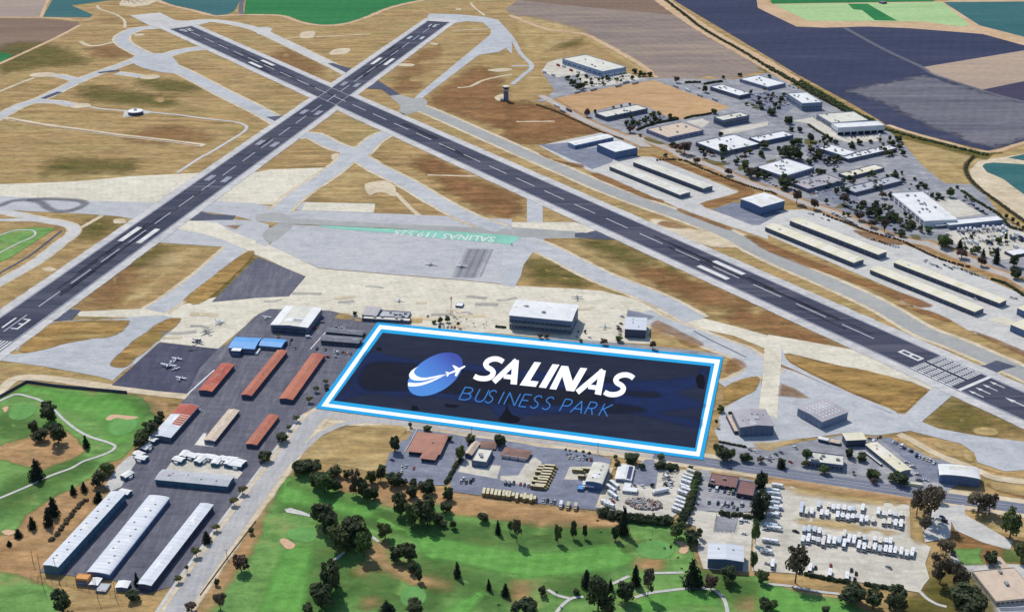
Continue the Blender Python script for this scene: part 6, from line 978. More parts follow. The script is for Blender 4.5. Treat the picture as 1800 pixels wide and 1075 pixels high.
# ---- lots along the road
bd('office_building', 'terracotta roofed office block with the inset dark light well', 'office', [(-59.1,934.3),(-84,938.9),(-78.4,968.8),(-53.5,964.1)],3.6, 'wall_dark', 'roof_terracotta', 'hip', .9, 'long', windows=8, over=1.2, vents=1)
bd('office_wing', 'terracotta roofed office wing projecting over the car park', 'office', [(-62.6,925.6),(-73.2,928.1),(-69.5,943.5),(-58.9,941)],3.5, 'wall_dark', 'roof_terracotta', 'hip', .8, 'long', windows=3, over=1.2)
bd('workshop', 'white flat roofed block with dark sides on a cream slab', 'workshop', [(-20.4,918),(-32.3,920.9),(-27.4,941),(-15.5,938.1)],5.3, 'wall_slate', 'roof_offwhite', 'flat', windows=4, units=3, doors=2)
bd('house', 'cream and brown gabled house beside the white block', 'house', [(-32.6,933),(-38.3,934.9),(-32.1,953.9),(-26.4,952.1)],2.6, 'wall_slate', 'roof_tan', 'gable', 1.6, 'long', windows=2, doors=1)
bd('house', 'dark brown roofed house tucked behind the white block near the road', 'house', [(-13.8,945.7),(-26.3,947.3),(-24.8,958.8),(-12.2,957.2)],1.5, 'wall_dark', 'roof_brown', 'hip', 1.2, 'long', windows=3)
bd('shop_building', 'brown hip roofed building with blue front and three white bays', 'shop', [(11.6,928),(-8.3,934),(-4.9,945.3),(15,939.2)],2.7, 'wall_blue', 'roof_brown', 'hip', 1.4, 'long', doors=3, door='wall_white', door_h=3, over=1.2)
bd('workshop', 'white roofed workshop with blue arched front beside the bus yard', 'workshop', [(69.7,883.7),(57.1,887.2),(64.8,915.2),(77.4,911.7)],5.8, 'wall_blue', 'roof_offwhite', 'arch', 1.5, 'y', doors=2, door='wall_blue', canopy=(.5, 3, 3.2, 'trim_white', -.2), vents=4)
bd('pump_shed', 'small light blue flat shed beside the blue fronted workshop', 'shed', [(55.3,882.6),(50.6,883.2),(51.4,889.6),(56.1,888.9)],2.2, 'wall_blue', 'roof_blue', 'flat', parapet=.2)
bd('workshop', 'white gabled workshop with solar panels along its right edge', 'workshop', [(93.3,895.5),(81.1,898),(85.3,918.4),(97.5,915.9)],2.2, 'wall_white', 'roof_white', 'gable', .9, 'y', windows=3, doors=1)
bd('site_trailer', 'long white site cabin in front of the solar roofed workshop', 'trailer', [(96.4,878.4),(85.3,880.5),(86.5,886.4),(97.5,884.3)],2.5, 'wall_white', 'roof_white', 'flat', parapet=.1, windows=5)
bd('site_trailer', 'short white site cabin against the solar roofed workshop', 'trailer', [(91.4,883.2),(86.1,884.4),(88,893.1),(93.3,891.9)],2.0, 'wall_white', 'roof_white', 'flat', parapet=.1, windows=3)
bd('shop_building', 'maroon roofed shop block with red brick end wall', 'shop', [(173.7,883.7),(152.9,890.1),(158,907),(178.8,900.6)],2.0, 'wall_dark', 'roof_maroon', 'flat', doors=5, door='glass_dark', door_h=3, parapet=.3, units=2)
bd('shop_building', 'maroon roofed shop wing under the dark conifers', 'shop', [(184.8,871),(172.5,874.9),(178.5,894.1),(190.9,890.2)],3.6, 'wall_dark', 'roof_maroon', 'flat', doors=3, door='glass_dark', door_h=3, parapet=.3)
bd('metal_building', 'blue grey gabled metal building at the edge of the fairway', 'workshop', [(162.3,778.8),(138.1,782.5),(140.9,800.8),(165.1,797.1)],7.7, 'wall_blue', 'roof_white_metal', 'gable', 1.0, 'short', doors=2, door='wall_slate', vents=2)
bd('office_building', 'pale flat roofed office with dark front beside the road', 'office', [(263.2,912.3),(236,919.1),(239.9,934.4),(267,927.6)],5.9, 'wall_slate', 'roof_offwhite', 'flat', windows=9, units=5)
bd('workshop', 'cream roofed shed with deep black open front', 'workshop', [(290.7,952.3),(274.3,950.7),(273.4,960.5),(289.8,962)],6.2, 'wall_dark', 'roof_cream', 'shed', .8, 'x', doors=3, door='door_dark')
bd('long_workshop', 'long cream roofed workshop slanting down to the road', 'workshop', [(305.8,905.2),(289.7,947.6),(299.7,951.4),(315.8,909)],3.9, 'wall_bluegrey', 'roof_cream', 'gable', .7, 'long', windows=10, win_side='second', vents=3)
bd('covered_walk', 'narrow white covered walk along the long cream workshop', 'canopy', [(295.2,920.3),(287,940.4),(288.9,941.2),(297.1,921)],1.5, 'wall_dark', 'roof_white', 'flat', parapet=.1)
bd('arched_hangar', 'white roofed hangar with dark blue curved front near the road', 'hangar', [(363.9,889),(334.6,895.5),(338,910.8),(367.4,904.2)],6.9, 'wall_blue', 'roof_white', 'arch', 1.6, 'short', doors=1, door='wall_blue', windows=0)
bd('entrance_sign_wall', 'low cream sign wall beside the road under eucalyptus trees', 'sign wall', [(319.7,888.7),(309.8,891.2),(310.5,894),(320.3,891.5)],2.2, 'roof_cream', 'roof_cream', 'flat', parapet=.1)
bd('small_hut', 'small white canopy hut behind the pale office', 'hut', [(260.3,956.2),(253.3,959.9),(255.1,963.2),(262.1,959.4)],2.5, 'wall_dark', 'roof_white', 'arch', .6, 'x')
bd('small_hut', 'small tan roofed hut between the white canopy and the cream shed', 'hut', [(269.1,952.9),(262.6,955.8),(264.4,959.9),(270.9,957)],1.9, 'wall_dark', 'roof_tan', 'gable', .6, 'long')
bd('site_cabin', 'tiny cream cabin beside the dark hedge at the yard corner', 'cabin', [(130.4,834.7),(126.3,835.8),(127.3,839.5),(131.4,838.4)],2.8, 'wall_beige', 'roof_cream', 'flat', parapet=.1)
# ---- clubhouse
bd('clubhouse', 'sprawling tan roofed clubhouse at the bottom right corner', 'clubhouse', [(327.2,739),(322.1,773.6),(352.8,778.2),(357.9,743.6)],3.8, 'wall_beige', 'roof_tan', 'flat', windows=9, win_side='both', units=2, parapet=.4)
bd('clubhouse_wing', 'tan roofed clubhouse wing reaching into the lawn', 'clubhouse', [(342.3,776.6),(340.1,791.2),(348.2,792.4),(350.3,777.8)],1.8, 'wall_beige', 'roof_tan', 'gable', .8, 'long', windows=2)
bd('clubhouse_terrace', 'long low dark terrace roof with white edge below the clubhouse', 'clubhouse', [(327.3,730),(327,734.9),(352.8,736.4),(353.1,731.5)],1.7, 'wall_white', 'roof_dark', 'flat', parapet=.3)
# ---- hangar rows across the runway
G2 = 'long cream hangar rows across the runway'
def trow(label, q, **k): return bd('row_hangar', label, 'hangar', *q, 'wall_slate', k.get('roof', 'roof_cream'), 'gable', .5, 'long', doors=k.get('d', 14), door_side='longs', door='door_dark', over=.9, group=G2)
trow('pale long hangar row nearest the control tower, beside the runway', ([(207.4,1556.6),(127.9,1668.8),(142,1678.8),(221.5,1566.6)],5.2), roof='roof_offwhite')
trow('pale long hangar row behind it, alongside the brown verge', ([(239.4,1578.9),(160.4,1685.2),(173.2,1694.7),(252.2,1588.5)],5.8), roof='roof_offwhite')
trow('cream long hangar row in the middle pair, runway side', ([(370.5,1336),(293.5,1445.3),(306.7,1454.6),(383.7,1345.4)],5.4))
trow('cream long hangar row in the middle pair, road side', ([(402.5,1357.8),(325.6,1464.2),(337.2,1472.5),(414.1,1366.1)],6.1))
trow('cream long hangar row in the last pair, runway side', ([(461.4,1208.8),(383.9,1317.9),(395.9,1326.4),(473.3,1217.3)],5.0))
trow('cream long hangar row in the last pair, by parked trucks', ([(492.8,1229.6),(414.5,1337.3),(424.5,1344.6),(502.8,1236.9)],5.2))
bd('box_hangar', 'dark blue fronted hangar at the right frame edge, upper one', 'hangar', [(519.7,1188.1),(504.9,1212.4),(519.7,1221.5),(534.6,1197.2)],7.4, 'wall_blue', 'roof_cream', 'gable', .5, 'long', doors=4, door='door_dark')
bd('box_hangar', 'dark blue fronted hangar at the right frame edge, lower one', 'hangar', [(507.6,1139.5),(485.1,1173.8),(503.6,1186),(526.1,1151.7)],7.2, 'wall_blue', 'roof_cream', 'gable', .5, 'long', doors=4, door='door_dark')
bd('box_hangar', 'white square hangar with tall blue front beside the pale rows', 'hangar', [(138.3,1711.6),(115.9,1746.7),(147.7,1767),(170.1,1731.9)],10.8, 'wall_blue', 'roof_white', 'flat', doors=1, door='wall_blue', parapet=.3)
bd('box_hangar', 'long low white hangar on blue grey ramp below the control tower', 'hangar', [(86.3,1758.5),(77,1771.9),(133,1810.6),(142.3,1797.2)],5.5, 'wall_lightblue', 'roof_white', 'gable', .6, 'long', doors=6, door='wall_blue', door_side='long')
bd('box_hangar', 'bright white roofed hangar with saturated blue walls on dark ramp', 'hangar', [(297.2,1496.8),(277.3,1525.2),(309.7,1547.9),(329.5,1519.5)],10.9, 'wall_blue', 'roof_white', 'gable', .8, 'long', doors=1, door_side='second', door='wall_blue')
# ---- business park
bd('warehouse', 'cream roofed warehouse with light blue walls by the ploughed field', 'warehouse', [(148.5,2148.6),(85.6,2235.7),(126.7,2265.4),(189.5,2178.3)],9.9, 'wall_lightblue', 'roof_offwhite', 'flat', units=4, windows=8, win_side='second', doors=4, door_h=4, door_side='front', door='wall_white')
bd('warehouse', 'long low office with flat cream roof below the orange field', 'office', [(138,1893.7),(123.2,1914.9),(188.4,1960.3),(203.2,1939.1)],6.7, 'wall_slate', 'roof_offwhite', 'flat', units=5, windows=12, win_side='both')
bd('warehouse', 'white roofed warehouse against the tan ditch bank', 'warehouse', [(405,2065.7),(368.6,2116.5),(401.7,2140.2),(438.2,2089.4)],5.8, 'wall_lavender', 'roof_white', 'flat', units=5, windows=9, win_side='both')
bd('warehouse', 'white roofed office with curved dark corner beside the park road', 'office', [(351.5,2012.6),(314,2066),(334.3,2080.3),(371.8,2026.9)],6.3, 'wall_slate', 'roof_white', 'flat', units=6, windows=9, win_side='both')
bd('warehouse', 'white roofed office with glossy dark blue front below the orange field', 'office', [(304.8,1865.7),(294.1,1883.4),(336.5,1909.1),(347.3,1891.4)],9.8, 'wall_slate', 'roof_offwhite', 'flat', units=4, windows=9, win_side='both')
bd('warehouse', 'square white roofed block with two dark roof patches near the ditch', 'office', [(435.7,1948.3),(423.5,2006),(455.5,2012.8),(467.7,1955)],11.8, 'wall_bluegrey', 'roof_white', 'flat', units=6, windows=6, win_side='both')
bd('warehouse', 'rear half of the twin white warehouse along the ditch', 'warehouse', [(460,1858.9),(448.6,1904.7),(506.5,1919.1),(517.8,1873.2)],7.9, 'wall_bluegrey', 'roof_offwhite', 'flat', units=3, windows=3, win_side='second')
bd('warehouse', 'front half of the twin white warehouse with loading bays', 'warehouse', [(461.6,1823.7),(457.5,1846),(527.1,1858.5),(531.2,1836.3)],11.2, 'wall_white', 'roof_white', 'flat', doors=7, door='glass_dark', door_h=4, windows=3, win_side='second')
bd('warehouse', 'white roofed warehouse with a dark tree against its near wall', 'warehouse', [(283.2,1727.4),(254,1772),(312.6,1810.3),(341.8,1765.7)],5.9, 'wall_slate', 'roof_white', 'flat', units=6, windows=10, win_side='both')
bd('warehouse', 'white roofed warehouse stepped behind the one with the dark tree', 'warehouse', [(343.1,1773.9),(331.2,1793.2),(384,1825.7),(395.9,1806.4)],6.0, 'wall_blue', 'roof_white', 'flat', units=6, windows=8)
bd('warehouse', 'grey roofed lavender office with a row of dark square windows', 'office', [(218.2,1794.2),(191.6,1834.7),(246.1,1870.4),(272.6,1829.9)],6.1, 'wall_lavender', 'roof_tan', 'flat', units=5, windows=7, win_side='both')
bd('warehouse', 'white roofed warehouse with the green tree at its corner', 'warehouse', [(348.7,1624.3),(318.6,1663.2),(365,1699.1),(395.1,1660.2)],6.4, 'wall_lavender', 'roof_white', 'flat', units=9, windows=9, win_side='both')
bd('office_building', 'weathered grey roofed office with peaked corner and dark walls', 'office', [(369.9,1578.4),(352.6,1605.9),(404.9,1638.8),(422.2,1611.3)],5.2, 'wall_slate', 'roof_grey_metal', 'flat', units=12, skylights=6, windows=12, win_side='both')
bd('office_building', 'narrow cream roofed office behind the weathered grey one', 'office', [(432,1627.3),(422.4,1641.7),(478.3,1679),(487.9,1664.7)],4.5, 'wall_slate', 'roof_cream', 'flat', units=4, windows=12, win_side='both')
bd('office_building', 'long office with striped pale roof above street trees', 'office', [(426.6,1566.4),(415.9,1583.1),(487.2,1628.8),(497.9,1612.1)],4.9, 'wall_slate', 'roof_grey', 'flat', units=8, skylights=14, windows=14, win_side='both')
bd('office_building', 'low office wing with white left roof among parking trees', 'office', [(445.1,1711.9),(417.3,1747.6),(438.6,1764.1),(466.4,1728.4)],5.6, 'wall_bluegrey', 'roof_white', 'flat', units=3, windows=8)
bd('office_building', 'long office wing with white and shadowed roof bays', 'office', [(448.3,1699.9),(439.5,1714.1),(517.8,1762.9),(526.6,1748.7)],5.0, 'wall_slate', 'roof_white', 'flat', units=10, skylights=8, windows=12, win_side='both')
bd('office_building', 'brilliant white office with dark ribbon windows and many roof units', 'office', [(481,1456.3),(467,1554.3),(507.5,1560.1),(521.5,1462.1)],8.2, 'wall_white', 'roof_white', 'flat', units=13, windows=8, rows=2, win_side='second', canopy=(.4, 6, 3.2), parapet=.4)
bd('office_building', 'long thin white roofed annex with pale green wall over parked trucks', 'warehouse', [(508.3,1450.3),(504.7,1463.9),(574.4,1482.5),(578,1468.9)],5.2, 'wall_bluegrey', 'roof_white', 'flat', parapet=.2, doors=9, door='wall_bluegrey')
bd('workshop', 'white canopy building at the right frame edge among trucks', 'workshop', [(552.9,1361.8),(547.3,1374.5),(568.9,1384.2),(574.6,1371.4)],3.3, 'wall_dark', 'roof_white', 'flat', parapet=.2)
bd('farm_shed', 'tiny dark shed on the edge of the pale green field', 'shed', [(757.1,2737.2),(752.7,2748.3),(763.6,2752.6),(768,2741.5)],2.9, 'wall_dark', 'roof_dark', 'gable', .6, 'long')
# ---- roof details that belong to single buildings
def part(r, nm): return next(c for c in r.children if c.name.split('.')[0] == nm)
def roof_patch(root_label, name, x0, x1, y0, y1, mat, eps, h):
    r = [o for o in bpy.data.objects if o.get('label') == root_label][0]
    me = part(r, 'roof').data
    xs = [v.co.x for v in me.vertices]; ys = [v.co.y for v in me.vertices]; X = max(xs); Y = max(ys)
    zt = max(v.co.z for v in me.vertices); ze = min(v.co.z for v in me.vertices) + .24
    lx = X >= Y
    def zz(x, y):
        t = abs(y) / Y if lx else abs(x) / X
        return zt + (ze - zt) * t + eps
    b = MB()
    cuts = lambda a0, a1: [a0, 0, a1] if a0 < 0 < a1 else [a0, a1]
    if lx:
        c = cuts(y0, y1); v = [(x * X, y * Y, zz(x * X, y * Y)) for y in c for x in (x0, x1)]
    else:
        c = cuts(x0, x1); v = [(x * X, y * Y, zz(x * X, y * Y)) for x in c for y in (y0, y1)]
    b.add(v, [(2 * i, 2 * i + 1, 2 * i + 3, 2 * i + 2) for i in range(len(c) - 1)]); b.build(name, [mat], r)
_l = 'white hangar with two bright white roof bands beside the asphalt yard'
roof_patch(_l, 'roof_band', -.99, -.55, -.99, .99, 'roof_white', .06, 0); roof_patch(_l, 'roof_band', .5, .99, -.99, .99, 'roof_white', .06, 0)
_l = 'patched hangar with white front roof and red rusted rear by the golf trees'
_rt = [o for o in bpy.data.objects if o.get('label') == _l][0]
_far = (_rt.matrix_basis @ Vector((10, 0, 0))).y > _rt.location.y
_far2 = (_rt.matrix_basis @ Vector((0, 10, 0))).y > _rt.location.y
_lx = max(v.co.x for v in part(_wh, 'wall').data.vertices) >= max(v.co.y for v in part(_wh, 'wall').data.vertices)
def fb(a0, a1, b0, b1, name, mat, eps):
    s = 1 if (_far if _lx else _far2) else -1
    a0, a1 = sorted((a0 * s, a1 * s))
    if _lx: roof_patch(_l, name, a0, a1, b0, b1, mat, eps, 0)
    else: roof_patch(_l, name, b0, b1, a0, a1, mat, eps, 0)
fb(.35, .99, -.99, .99, 'rusted_roof', 'roof_red', .05)
_sd = (-1 if _lx else 1) * (1 if ((_rt.matrix_basis.to_3x3() @ (Vector((0, -1, 0)) if _lx else Vector((1, 0, 0)))).x > 0) else -1)
fb(-.28, .35, *sorted((0.02 * _sd, .97 * _sd)), 'rusted_roof', 'roof_red', .05)
for k in range(5): fb(-.2 + k * .13, -.16 + k * .13, *sorted((0.1 * _sd, .95 * _sd)), 'roof_sheet', 'roof_tan', .08)
_l = 'white gabled workshop with solar panels along its right edge'
_sr = [o for o in bpy.data.objects if o.get('label') == _l][0]
_ys = max(v.co.y for v in part(_sr, 'wall').data.vertices); _xs = max(v.co.x for v in part(_sr, 'wall').data.vertices)
_zt = max(v.co.z for v in part(_sr, 'roof').data.vertices)
for k in range(7):
    f = -.8 + k * .26
    px_, py_ = (.62 * _xs, f * _ys)
    sg = 1 if (_sr.matrix_basis.to_3x3() @ Vector((1, 0, 0))).x > 0 else -1
    link('solar_panel', shared_box('solar_panel', _xs * .5, _ys * .22, .12, ['solar_panel']), _sr, (sg * px_, py_, _zt - .3))
# ---- control tower, beacon mast, navigation beacon
def control_tower():
    x, y = [(-9.2,2006.2)][0]; r = bpy.data.objects.new('control_tower', None); COL.objects.link(r); r.location = (x, y, gz(x, y))
    tag(r, 'slim dark control tower with glazed cab standing at the airfield edge', 'control tower')
    oct_ = lambda rad, z: [(rad * math.cos(math.pi / 8 + i * math.pi / 4), rad * math.sin(math.pi / 8 + i * math.pi / 4), z) for i in range(8)]
    b = MB(); b.loft([oct_(4.2, -.3), oct_(4.0, 17)]); b.build('shaft', ['wall_slate'], r)
    b = MB(); b.loft([oct_(5.2, 17), oct_(5.2, 18.2)]); b.build('balcony', ['trim_white'], r)
    b = MB(); b.loft([oct_(4.4, 18.2), oct_(5.3, 22)]); b.build('cab_glass', ['glass_dark'], r)
    for i in range(8):
        t = math.pi / 8 + i * math.pi / 4; b = MB(); b.tube((4.45 * math.cos(t), 4.45 * math.sin(t), 18.2), (5.35 * math.cos(t), 5.35 * math.sin(t), 22), .14); b.build('mullion', ['trim_white'], r)
    b = MB(); b.loft([oct_(5.7, 22), oct_(5.5, 22.9)]); b.build('roof', ['roof_offwhite'], r)
    b = MB(); b.tube((0, 0, 22.9), (0, 0, 28), .15, .06); b.tube((1.6, .8, 22.9), (1.6, .8, 26), .1, .05); b.build('antenna', ['trim_white'], r)
    b = MB(); b.box(-9, -4, -5, 4, -.2, 4); b.build('base_block', ['wall_beige'], r)
control_tower()
def beacon_mast():
    x, y = [(-60.7,1213.7)][0]; r = bpy.data.objects.new('beacon_mast', None); COL.objects.link(r); r.location = (x, y, gz(x, y))
    tag(r, 'tall red and white lattice mast on the tan apron', 'mast')
    for k in range(5):
        b = MB(); w0, w1 = 1.1 - .16 * k, 1.1 - .16 * (k + 1); z0, z1 = 3.4 * k, 3.4 * (k + 1); c = ((-1, -1), (1, -1), (1, 1), (-1, 1))
        for i, (p, q) in enumerate(c):
            b.tube((p * w0, q * w0, z0), (p * w1, q * w1, z1), .12, n=4); p2, q2 = c[(i + 1) % 4]; b.tube((p * w0, q * w0, z0), (p2 * w1, q2 * w1, z1), .07, n=4); b.tube((p * w1, q * w1, z1), (p2 * w1, q2 * w1, z1), .08, n=4)
        b.build('mast_section', ['mast_red' if k % 2 == 0 else 'trim_white'], r)
    b = MB(); b.box(-1, 1, -1, 1, 17, 17.3); b.tube((0, 0, 17.3), (0, 0, 19), .5, .3, 8); b.build('beacon_light', ['mast_red'], r)
beacon_mast()
def vor():
    x, y = [(-562.3,1932.5)][0]; r = bpy.data.objects.new('navigation_beacon', None); COL.objects.link(r); r.location = (x, y, gz(x, y))
    tag(r, 'round white topped navigation beacon with dark skirt on a gravel pad', 'beacon')
    ci = lambda rad, z, n=24: [(rad * math.cos(2 * math.pi * i / n), rad * math.sin(2 * math.pi * i / n), z) for i in range(n)]
    b = MB(); b.loft([ci(11, -.2), ci(11, 4.2)]); b.build('skirt', ['wall_dark'], r)
    b = MB(); b.loft([ci(11.6, 4.2), ci(11.2, 5), ci(4, 5.6)]); b.build('roof', ['roof_white'], r)
    b = MB(); b.loft([ci(2.6, 5.6), ci(2.4, 7.4), ci(1.2, 8.6), ci(.2, 9)]); b.build('dome', ['trim_white'], r)
    b = MB(); b.tube((0, 0, 9), (0, 0, 15), .2, .08); b.build('antenna', ['trim_white'], r)
    for i in range(10):
        t = 2 * math.pi * i / 10; b = MB(); b.tube((10.2 * math.cos(t), 10.2 * math.sin(t), 4.2), (10.2 * math.cos(t), 10.2 * math.sin(t), 6.4), .12); b.build('aerial', ['trim_white'], r)
vor()
# ================================================================== landmarks for describing where a thing stands
LM = [('the control tower', [(-8.8,2016)][0]), ('the light blue walled warehouse', [(140,2228.1)][0]), ('the orange field office', [(162.1,1939.8)][0]), ('the warehouse on the ditch bank', [(403.6,2104.8)][0]), ('the curved corner office', [(345.9,2056.2)][0]),
      ('the glossy dark blue office', [(322.1,1897.7)][0]), ('the lavender office', [(227.1,1831.9)][0]), ('the office with two roof patches', [(449.4,1990)][0]), ('the twin white warehouse', [(495.1,1868.6)][0]), ('the warehouse with the dark tree', [(295.1,1770)][0]), ('the stepped back white warehouse', [(370.6,1818.1)][0]),
      ('the green tree warehouse', [(359.6,1673)][0]), ('the weathered grey office', [(381.5,1598)][0]), ('the narrow cream office', [(450.8,1647.3)][0]), ('the striped roof office', [(458,1587.1)][0]), ('the office wing with shadowed bays', [(488.1,1739.1)][0]), ('the brilliant white office', [(494.9,1514.5)][0]), ('the thin white annex', [(544.8,1466.1)][0]),
      ('the blue walled white hangar', [(304.1,1524.5)][0]), ('the pale hangar rows', [(192.9,1654.3)][0]), ('the middle cream hangar rows', [(359.1,1411.3)][0]), ('the last cream hangar rows', [(455.5,1288.6)][0]), ('the truck yard', [(554.1,1385.2)][0]),
      ('the terminal', [(-124.5,1202.8)][0]), ('the largest white hangar', [(31.1,1202.8)][0]), ('the small square hangar', [(121.7,1182.8)][0]), ('the blue roofed offices', [(-244.4,1144.5)][0]), ('the dark roofed offices', [(-164.4,1157)][0]), ('the orange roofed row hangars', [(-193.4,1057)][0]), ('the patched hangar', [(-289.7,989.6)][0]), ('the broad grey hangar', [(-249.2,902.8)][0]), ('the short red brown hangar', [(-209,975.1)][0]),
      ('the long white hangars', [(-280.3,816.3)][0]), ('the golf green by the white path', [(-421.9,1009.6)][0]), ('the dry golden lot', [(-131,951.5)][0]), ('the terracotta roofed office', [(-67.9,951.5)][0]), ('the bus yard', [(26.8,898.5)][0]), ('the solar roofed workshop', [(88.8,901.1)][0]), ('the scrap yard', [(108.6,865.7)][0]), ('the maroon roofed shops', [(171.6,894.3)][0]), ('the fenced gravel square', [(159,838.6)][0]), ('the blue grey metal building', [(152.1,791.4)][0]),
      ('the motorhome lot', [(252.6,831)][0]), ('the clubhouse', [(335.1,774.3)][0]), ('the parcel corner hangar', [(203.6,994.6)][0]), ('the pale office beside the road', [(254.8,928.9)][0]), ('the long cream workshop', [(304.2,933.3)][0]), ('the arched white hangar', [(355.1,907)][0]),
      ('the bunkered putting green', [(-155.8,825.1)][0]), ('the big fairway', [(0,805.5)][0]), ('the course dirt patch', [(-84.1,777.7)][0]), ('the kidney bunker', [(123.3,805.5)][0]), ('the looping cart path', [(117,751.4)][0]), ('the boulevard side fairway', [(-160.4,754.6)][0])]
def where(x, y):
    nm, p = min(LM, key=lambda l: (l[1][0] - x) ** 2 + ((l[1][1] - y) * .8) ** 2); dx, dy = x - p[0], y - p[1]
    if abs(dx) > abs(dy): rel = 'to the right of' if dx > 0 else 'to the left of'
    else: rel = 'behind' if dy > 0 else 'in front of'
    return rel, nm
# ================================================================== trees
rt = random.Random(3)
def crown_mesh(name, mat, blobs, n, size, seed, core=.72, flat=1., conical=False):
    """foliage: many leaf clumps spread through a crown of unit width and height (0..1)"""
    r = random.Random(seed); v, f = [], []
    for c, rad in blobs:
        bm = bmesh.new(); bmesh.ops.create_icosphere(bm, subdivisions=1, radius=1)
        k = len(v)
        for q in bm.verts: v.append(tuple(c[i] + q.co[i] * rad[i] * core * r.uniform(.8, 1.12) for i in range(3)))
        bm.verts.index_update(); f += [tuple(k + a.index for a in fa.verts) for fa in bm.faces]; bm.free()
    tot = sum(b[1][0] * b[1][1] + b[1][0] * b[1][2] for b in blobs)
    for c, rad in blobs:
        for _ in range(int(n * (rad[0] * rad[1] + rad[0] * rad[2]) / tot)):
            d = Vector((r.gauss(0, 1), r.gauss(0, 1), r.gauss(.15, 1))).normalized(); k = r.uniform(.72, 1.08)
            p = Vector([c[i] + d[i] * rad[i] * k for i in range(3)])
            nn = (d + Vector((r.uniform(-.7, .7), r.uniform(-.7, .7), r.uniform(-.3, .8)))).normalized()
            a = nn.orthogonal().normalized(); b = nn.cross(a); t = r.uniform(0, 6.3); a, b = a * math.cos(t) + b * math.sin(t), b * math.cos(t) - a * math.sin(t)
            s = size * r.uniform(.6, 1.3); k0 = len(v)
            v += [tuple(p + a * s * .5), tuple(p + b * s * .42 + nn * s * .1), tuple(p - a * s * .5), tuple(p - b * s * .42 + nn * s * .1)]
            f.append((k0, k0 + 1, k0 + 2, k0 + 3))
    return mesh_from(name, v, f, [mat])
def blobs_round(r, n, z0=.3, top=1., w=.5, spread=.27, br=(.2, .3)):
    o = [((0, 0, (z0 + top) / 2), (w * .62, w * .62, (top - z0) * .36))]
    for i in range(n):
        t = 2 * math.pi * i / n + r.uniform(-.3, .3); rr = spread * r.uniform(.75, 1.1); b = r.uniform(*br) * w * 2
        zc = r.uniform(z0 + b * .55, top - b * .55)
        o.append(((rr * math.cos(t), rr * math.sin(t), zc), (b * .55, b * .55, b * .55 * r.uniform(.7, 1))))
    return o
def trunk_mesh(name, h, r0, limbs, seed, mat='bark'):
    r = random.Random(seed); b = MB(); p = Vector((0, 0, -.05)); q = Vector((r.uniform(-.03, .03), r.uniform(-.03, .03), h))
    b.tube(p, q, r0, r0 * .55, 6)
    for i in range(limbs):
        t = 2 * math.pi * i / max(limbs, 1) + r.uniform(-.4, .4); s = q * r.uniform(.7, .98)
        b.tube(s, s + Vector((math.cos(t) * .24, math.sin(t) * .24, r.uniform(.14, .3))), r0 * .45, r0 * .15, 5)
    return b.mesh(name, [mat])
PROTO = {}
for i in range(3):
    r = random.Random(40 + i)
    PROTO['d', i] = (crown_mesh('crown_dark', 'leaves_dark', blobs_round(r, 8, .04, spread=.24, br=(.24, .32)), 620, .12, i), trunk_mesh('trunk', .35, .035, 3, i))
    PROTO['g', i] = (crown_mesh('crown_green', 'leaves_green', blobs_round(r, 7, .1, spread=.25, br=(.22, .32)), 520, .12, 10 + i), trunk_mesh('trunk', .4, .035, 3, i))
    PROTO['l', i] = (crown_mesh('crown_light', 'leaves_bright', blobs_round(r, 6, .42, w=.5), 360, .13, 20 + i), trunk_mesh('trunk', .55, .03, 3, i))
    PROTO['e', i] = (crown_mesh('crown_olive', 'leaves_olive', blobs_round(r, 10, .2, spread=.29, br=(.18, .3)), 600, .1, 30 + i, core=.6), trunk_mesh('trunk', .55, .03, 5, i))
    PROTO['b', i] = (crown_mesh('crown_brown', 'leaves_brown', blobs_round(r, 7, .25, br=(.16, .26)), 420, .12, 60 + i, core=.62), trunk_mesh('trunk', .5, .03, 4, i))
    cb = [((r.uniform(-.04, .04), r.uniform(-.04, .04), .1 + .82 * k / 7), (.46 * (1 - k / 8.2) ** .8 + .03, .46 * (1 - k / 8.2) ** .8 + .03, .12)) for k in range(8)]
    PROTO['c', i] = (crown_mesh('crown_conifer', 'leaves_conifer', cb, 460, .12, 50 + i, core=.75), trunk_mesh('trunk', .3, .04, 0, i))
def palm_crown(seed):
    r = random.Random(seed); v, f = [], []
    for i in range(26):
        t = r.uniform(0, 6.283); el = r.uniform(-.9, 1.1); L = r.uniform(.4, .5); d = Vector((math.cos(t) * math.cos(el), math.sin(t) * math.cos(el), math.sin(el) * .3)); s = d.cross(Vector((0, 0, 1))).normalized() * .075
        c = Vector((0, 0, .93)); a = c + d * L * .55 + Vector((0, 0, .03)); e = c + d * L + Vector((0, 0, -.05)); k = len(v)
        v += [tuple(c), tuple(a + s), tuple(e), tuple(a - s)]; f.append((k, k + 1, k + 2, k + 3))
    return mesh_from('crown_palm', v, f, ['leaves_green'])
for i in range(3): PROTO['p', i] = (palm_crown(i), trunk_mesh('trunk', .93, .035, 0, i))
KIND = {'d': ('broadleaf_tree', 'dark bushy tree'), 'g': ('leafy_tree', 'green leafy tree'), 'l': ('street_tree', 'light street tree'), 'e': ('eucalyptus_tree', 'olive eucalyptus'), 'b': ('bare_tree', 'thin brown tree'), 'c': ('conifer_tree', 'pointed conifer'), 'p': ('palm_tree', 'slender palm')}
NT = [0]
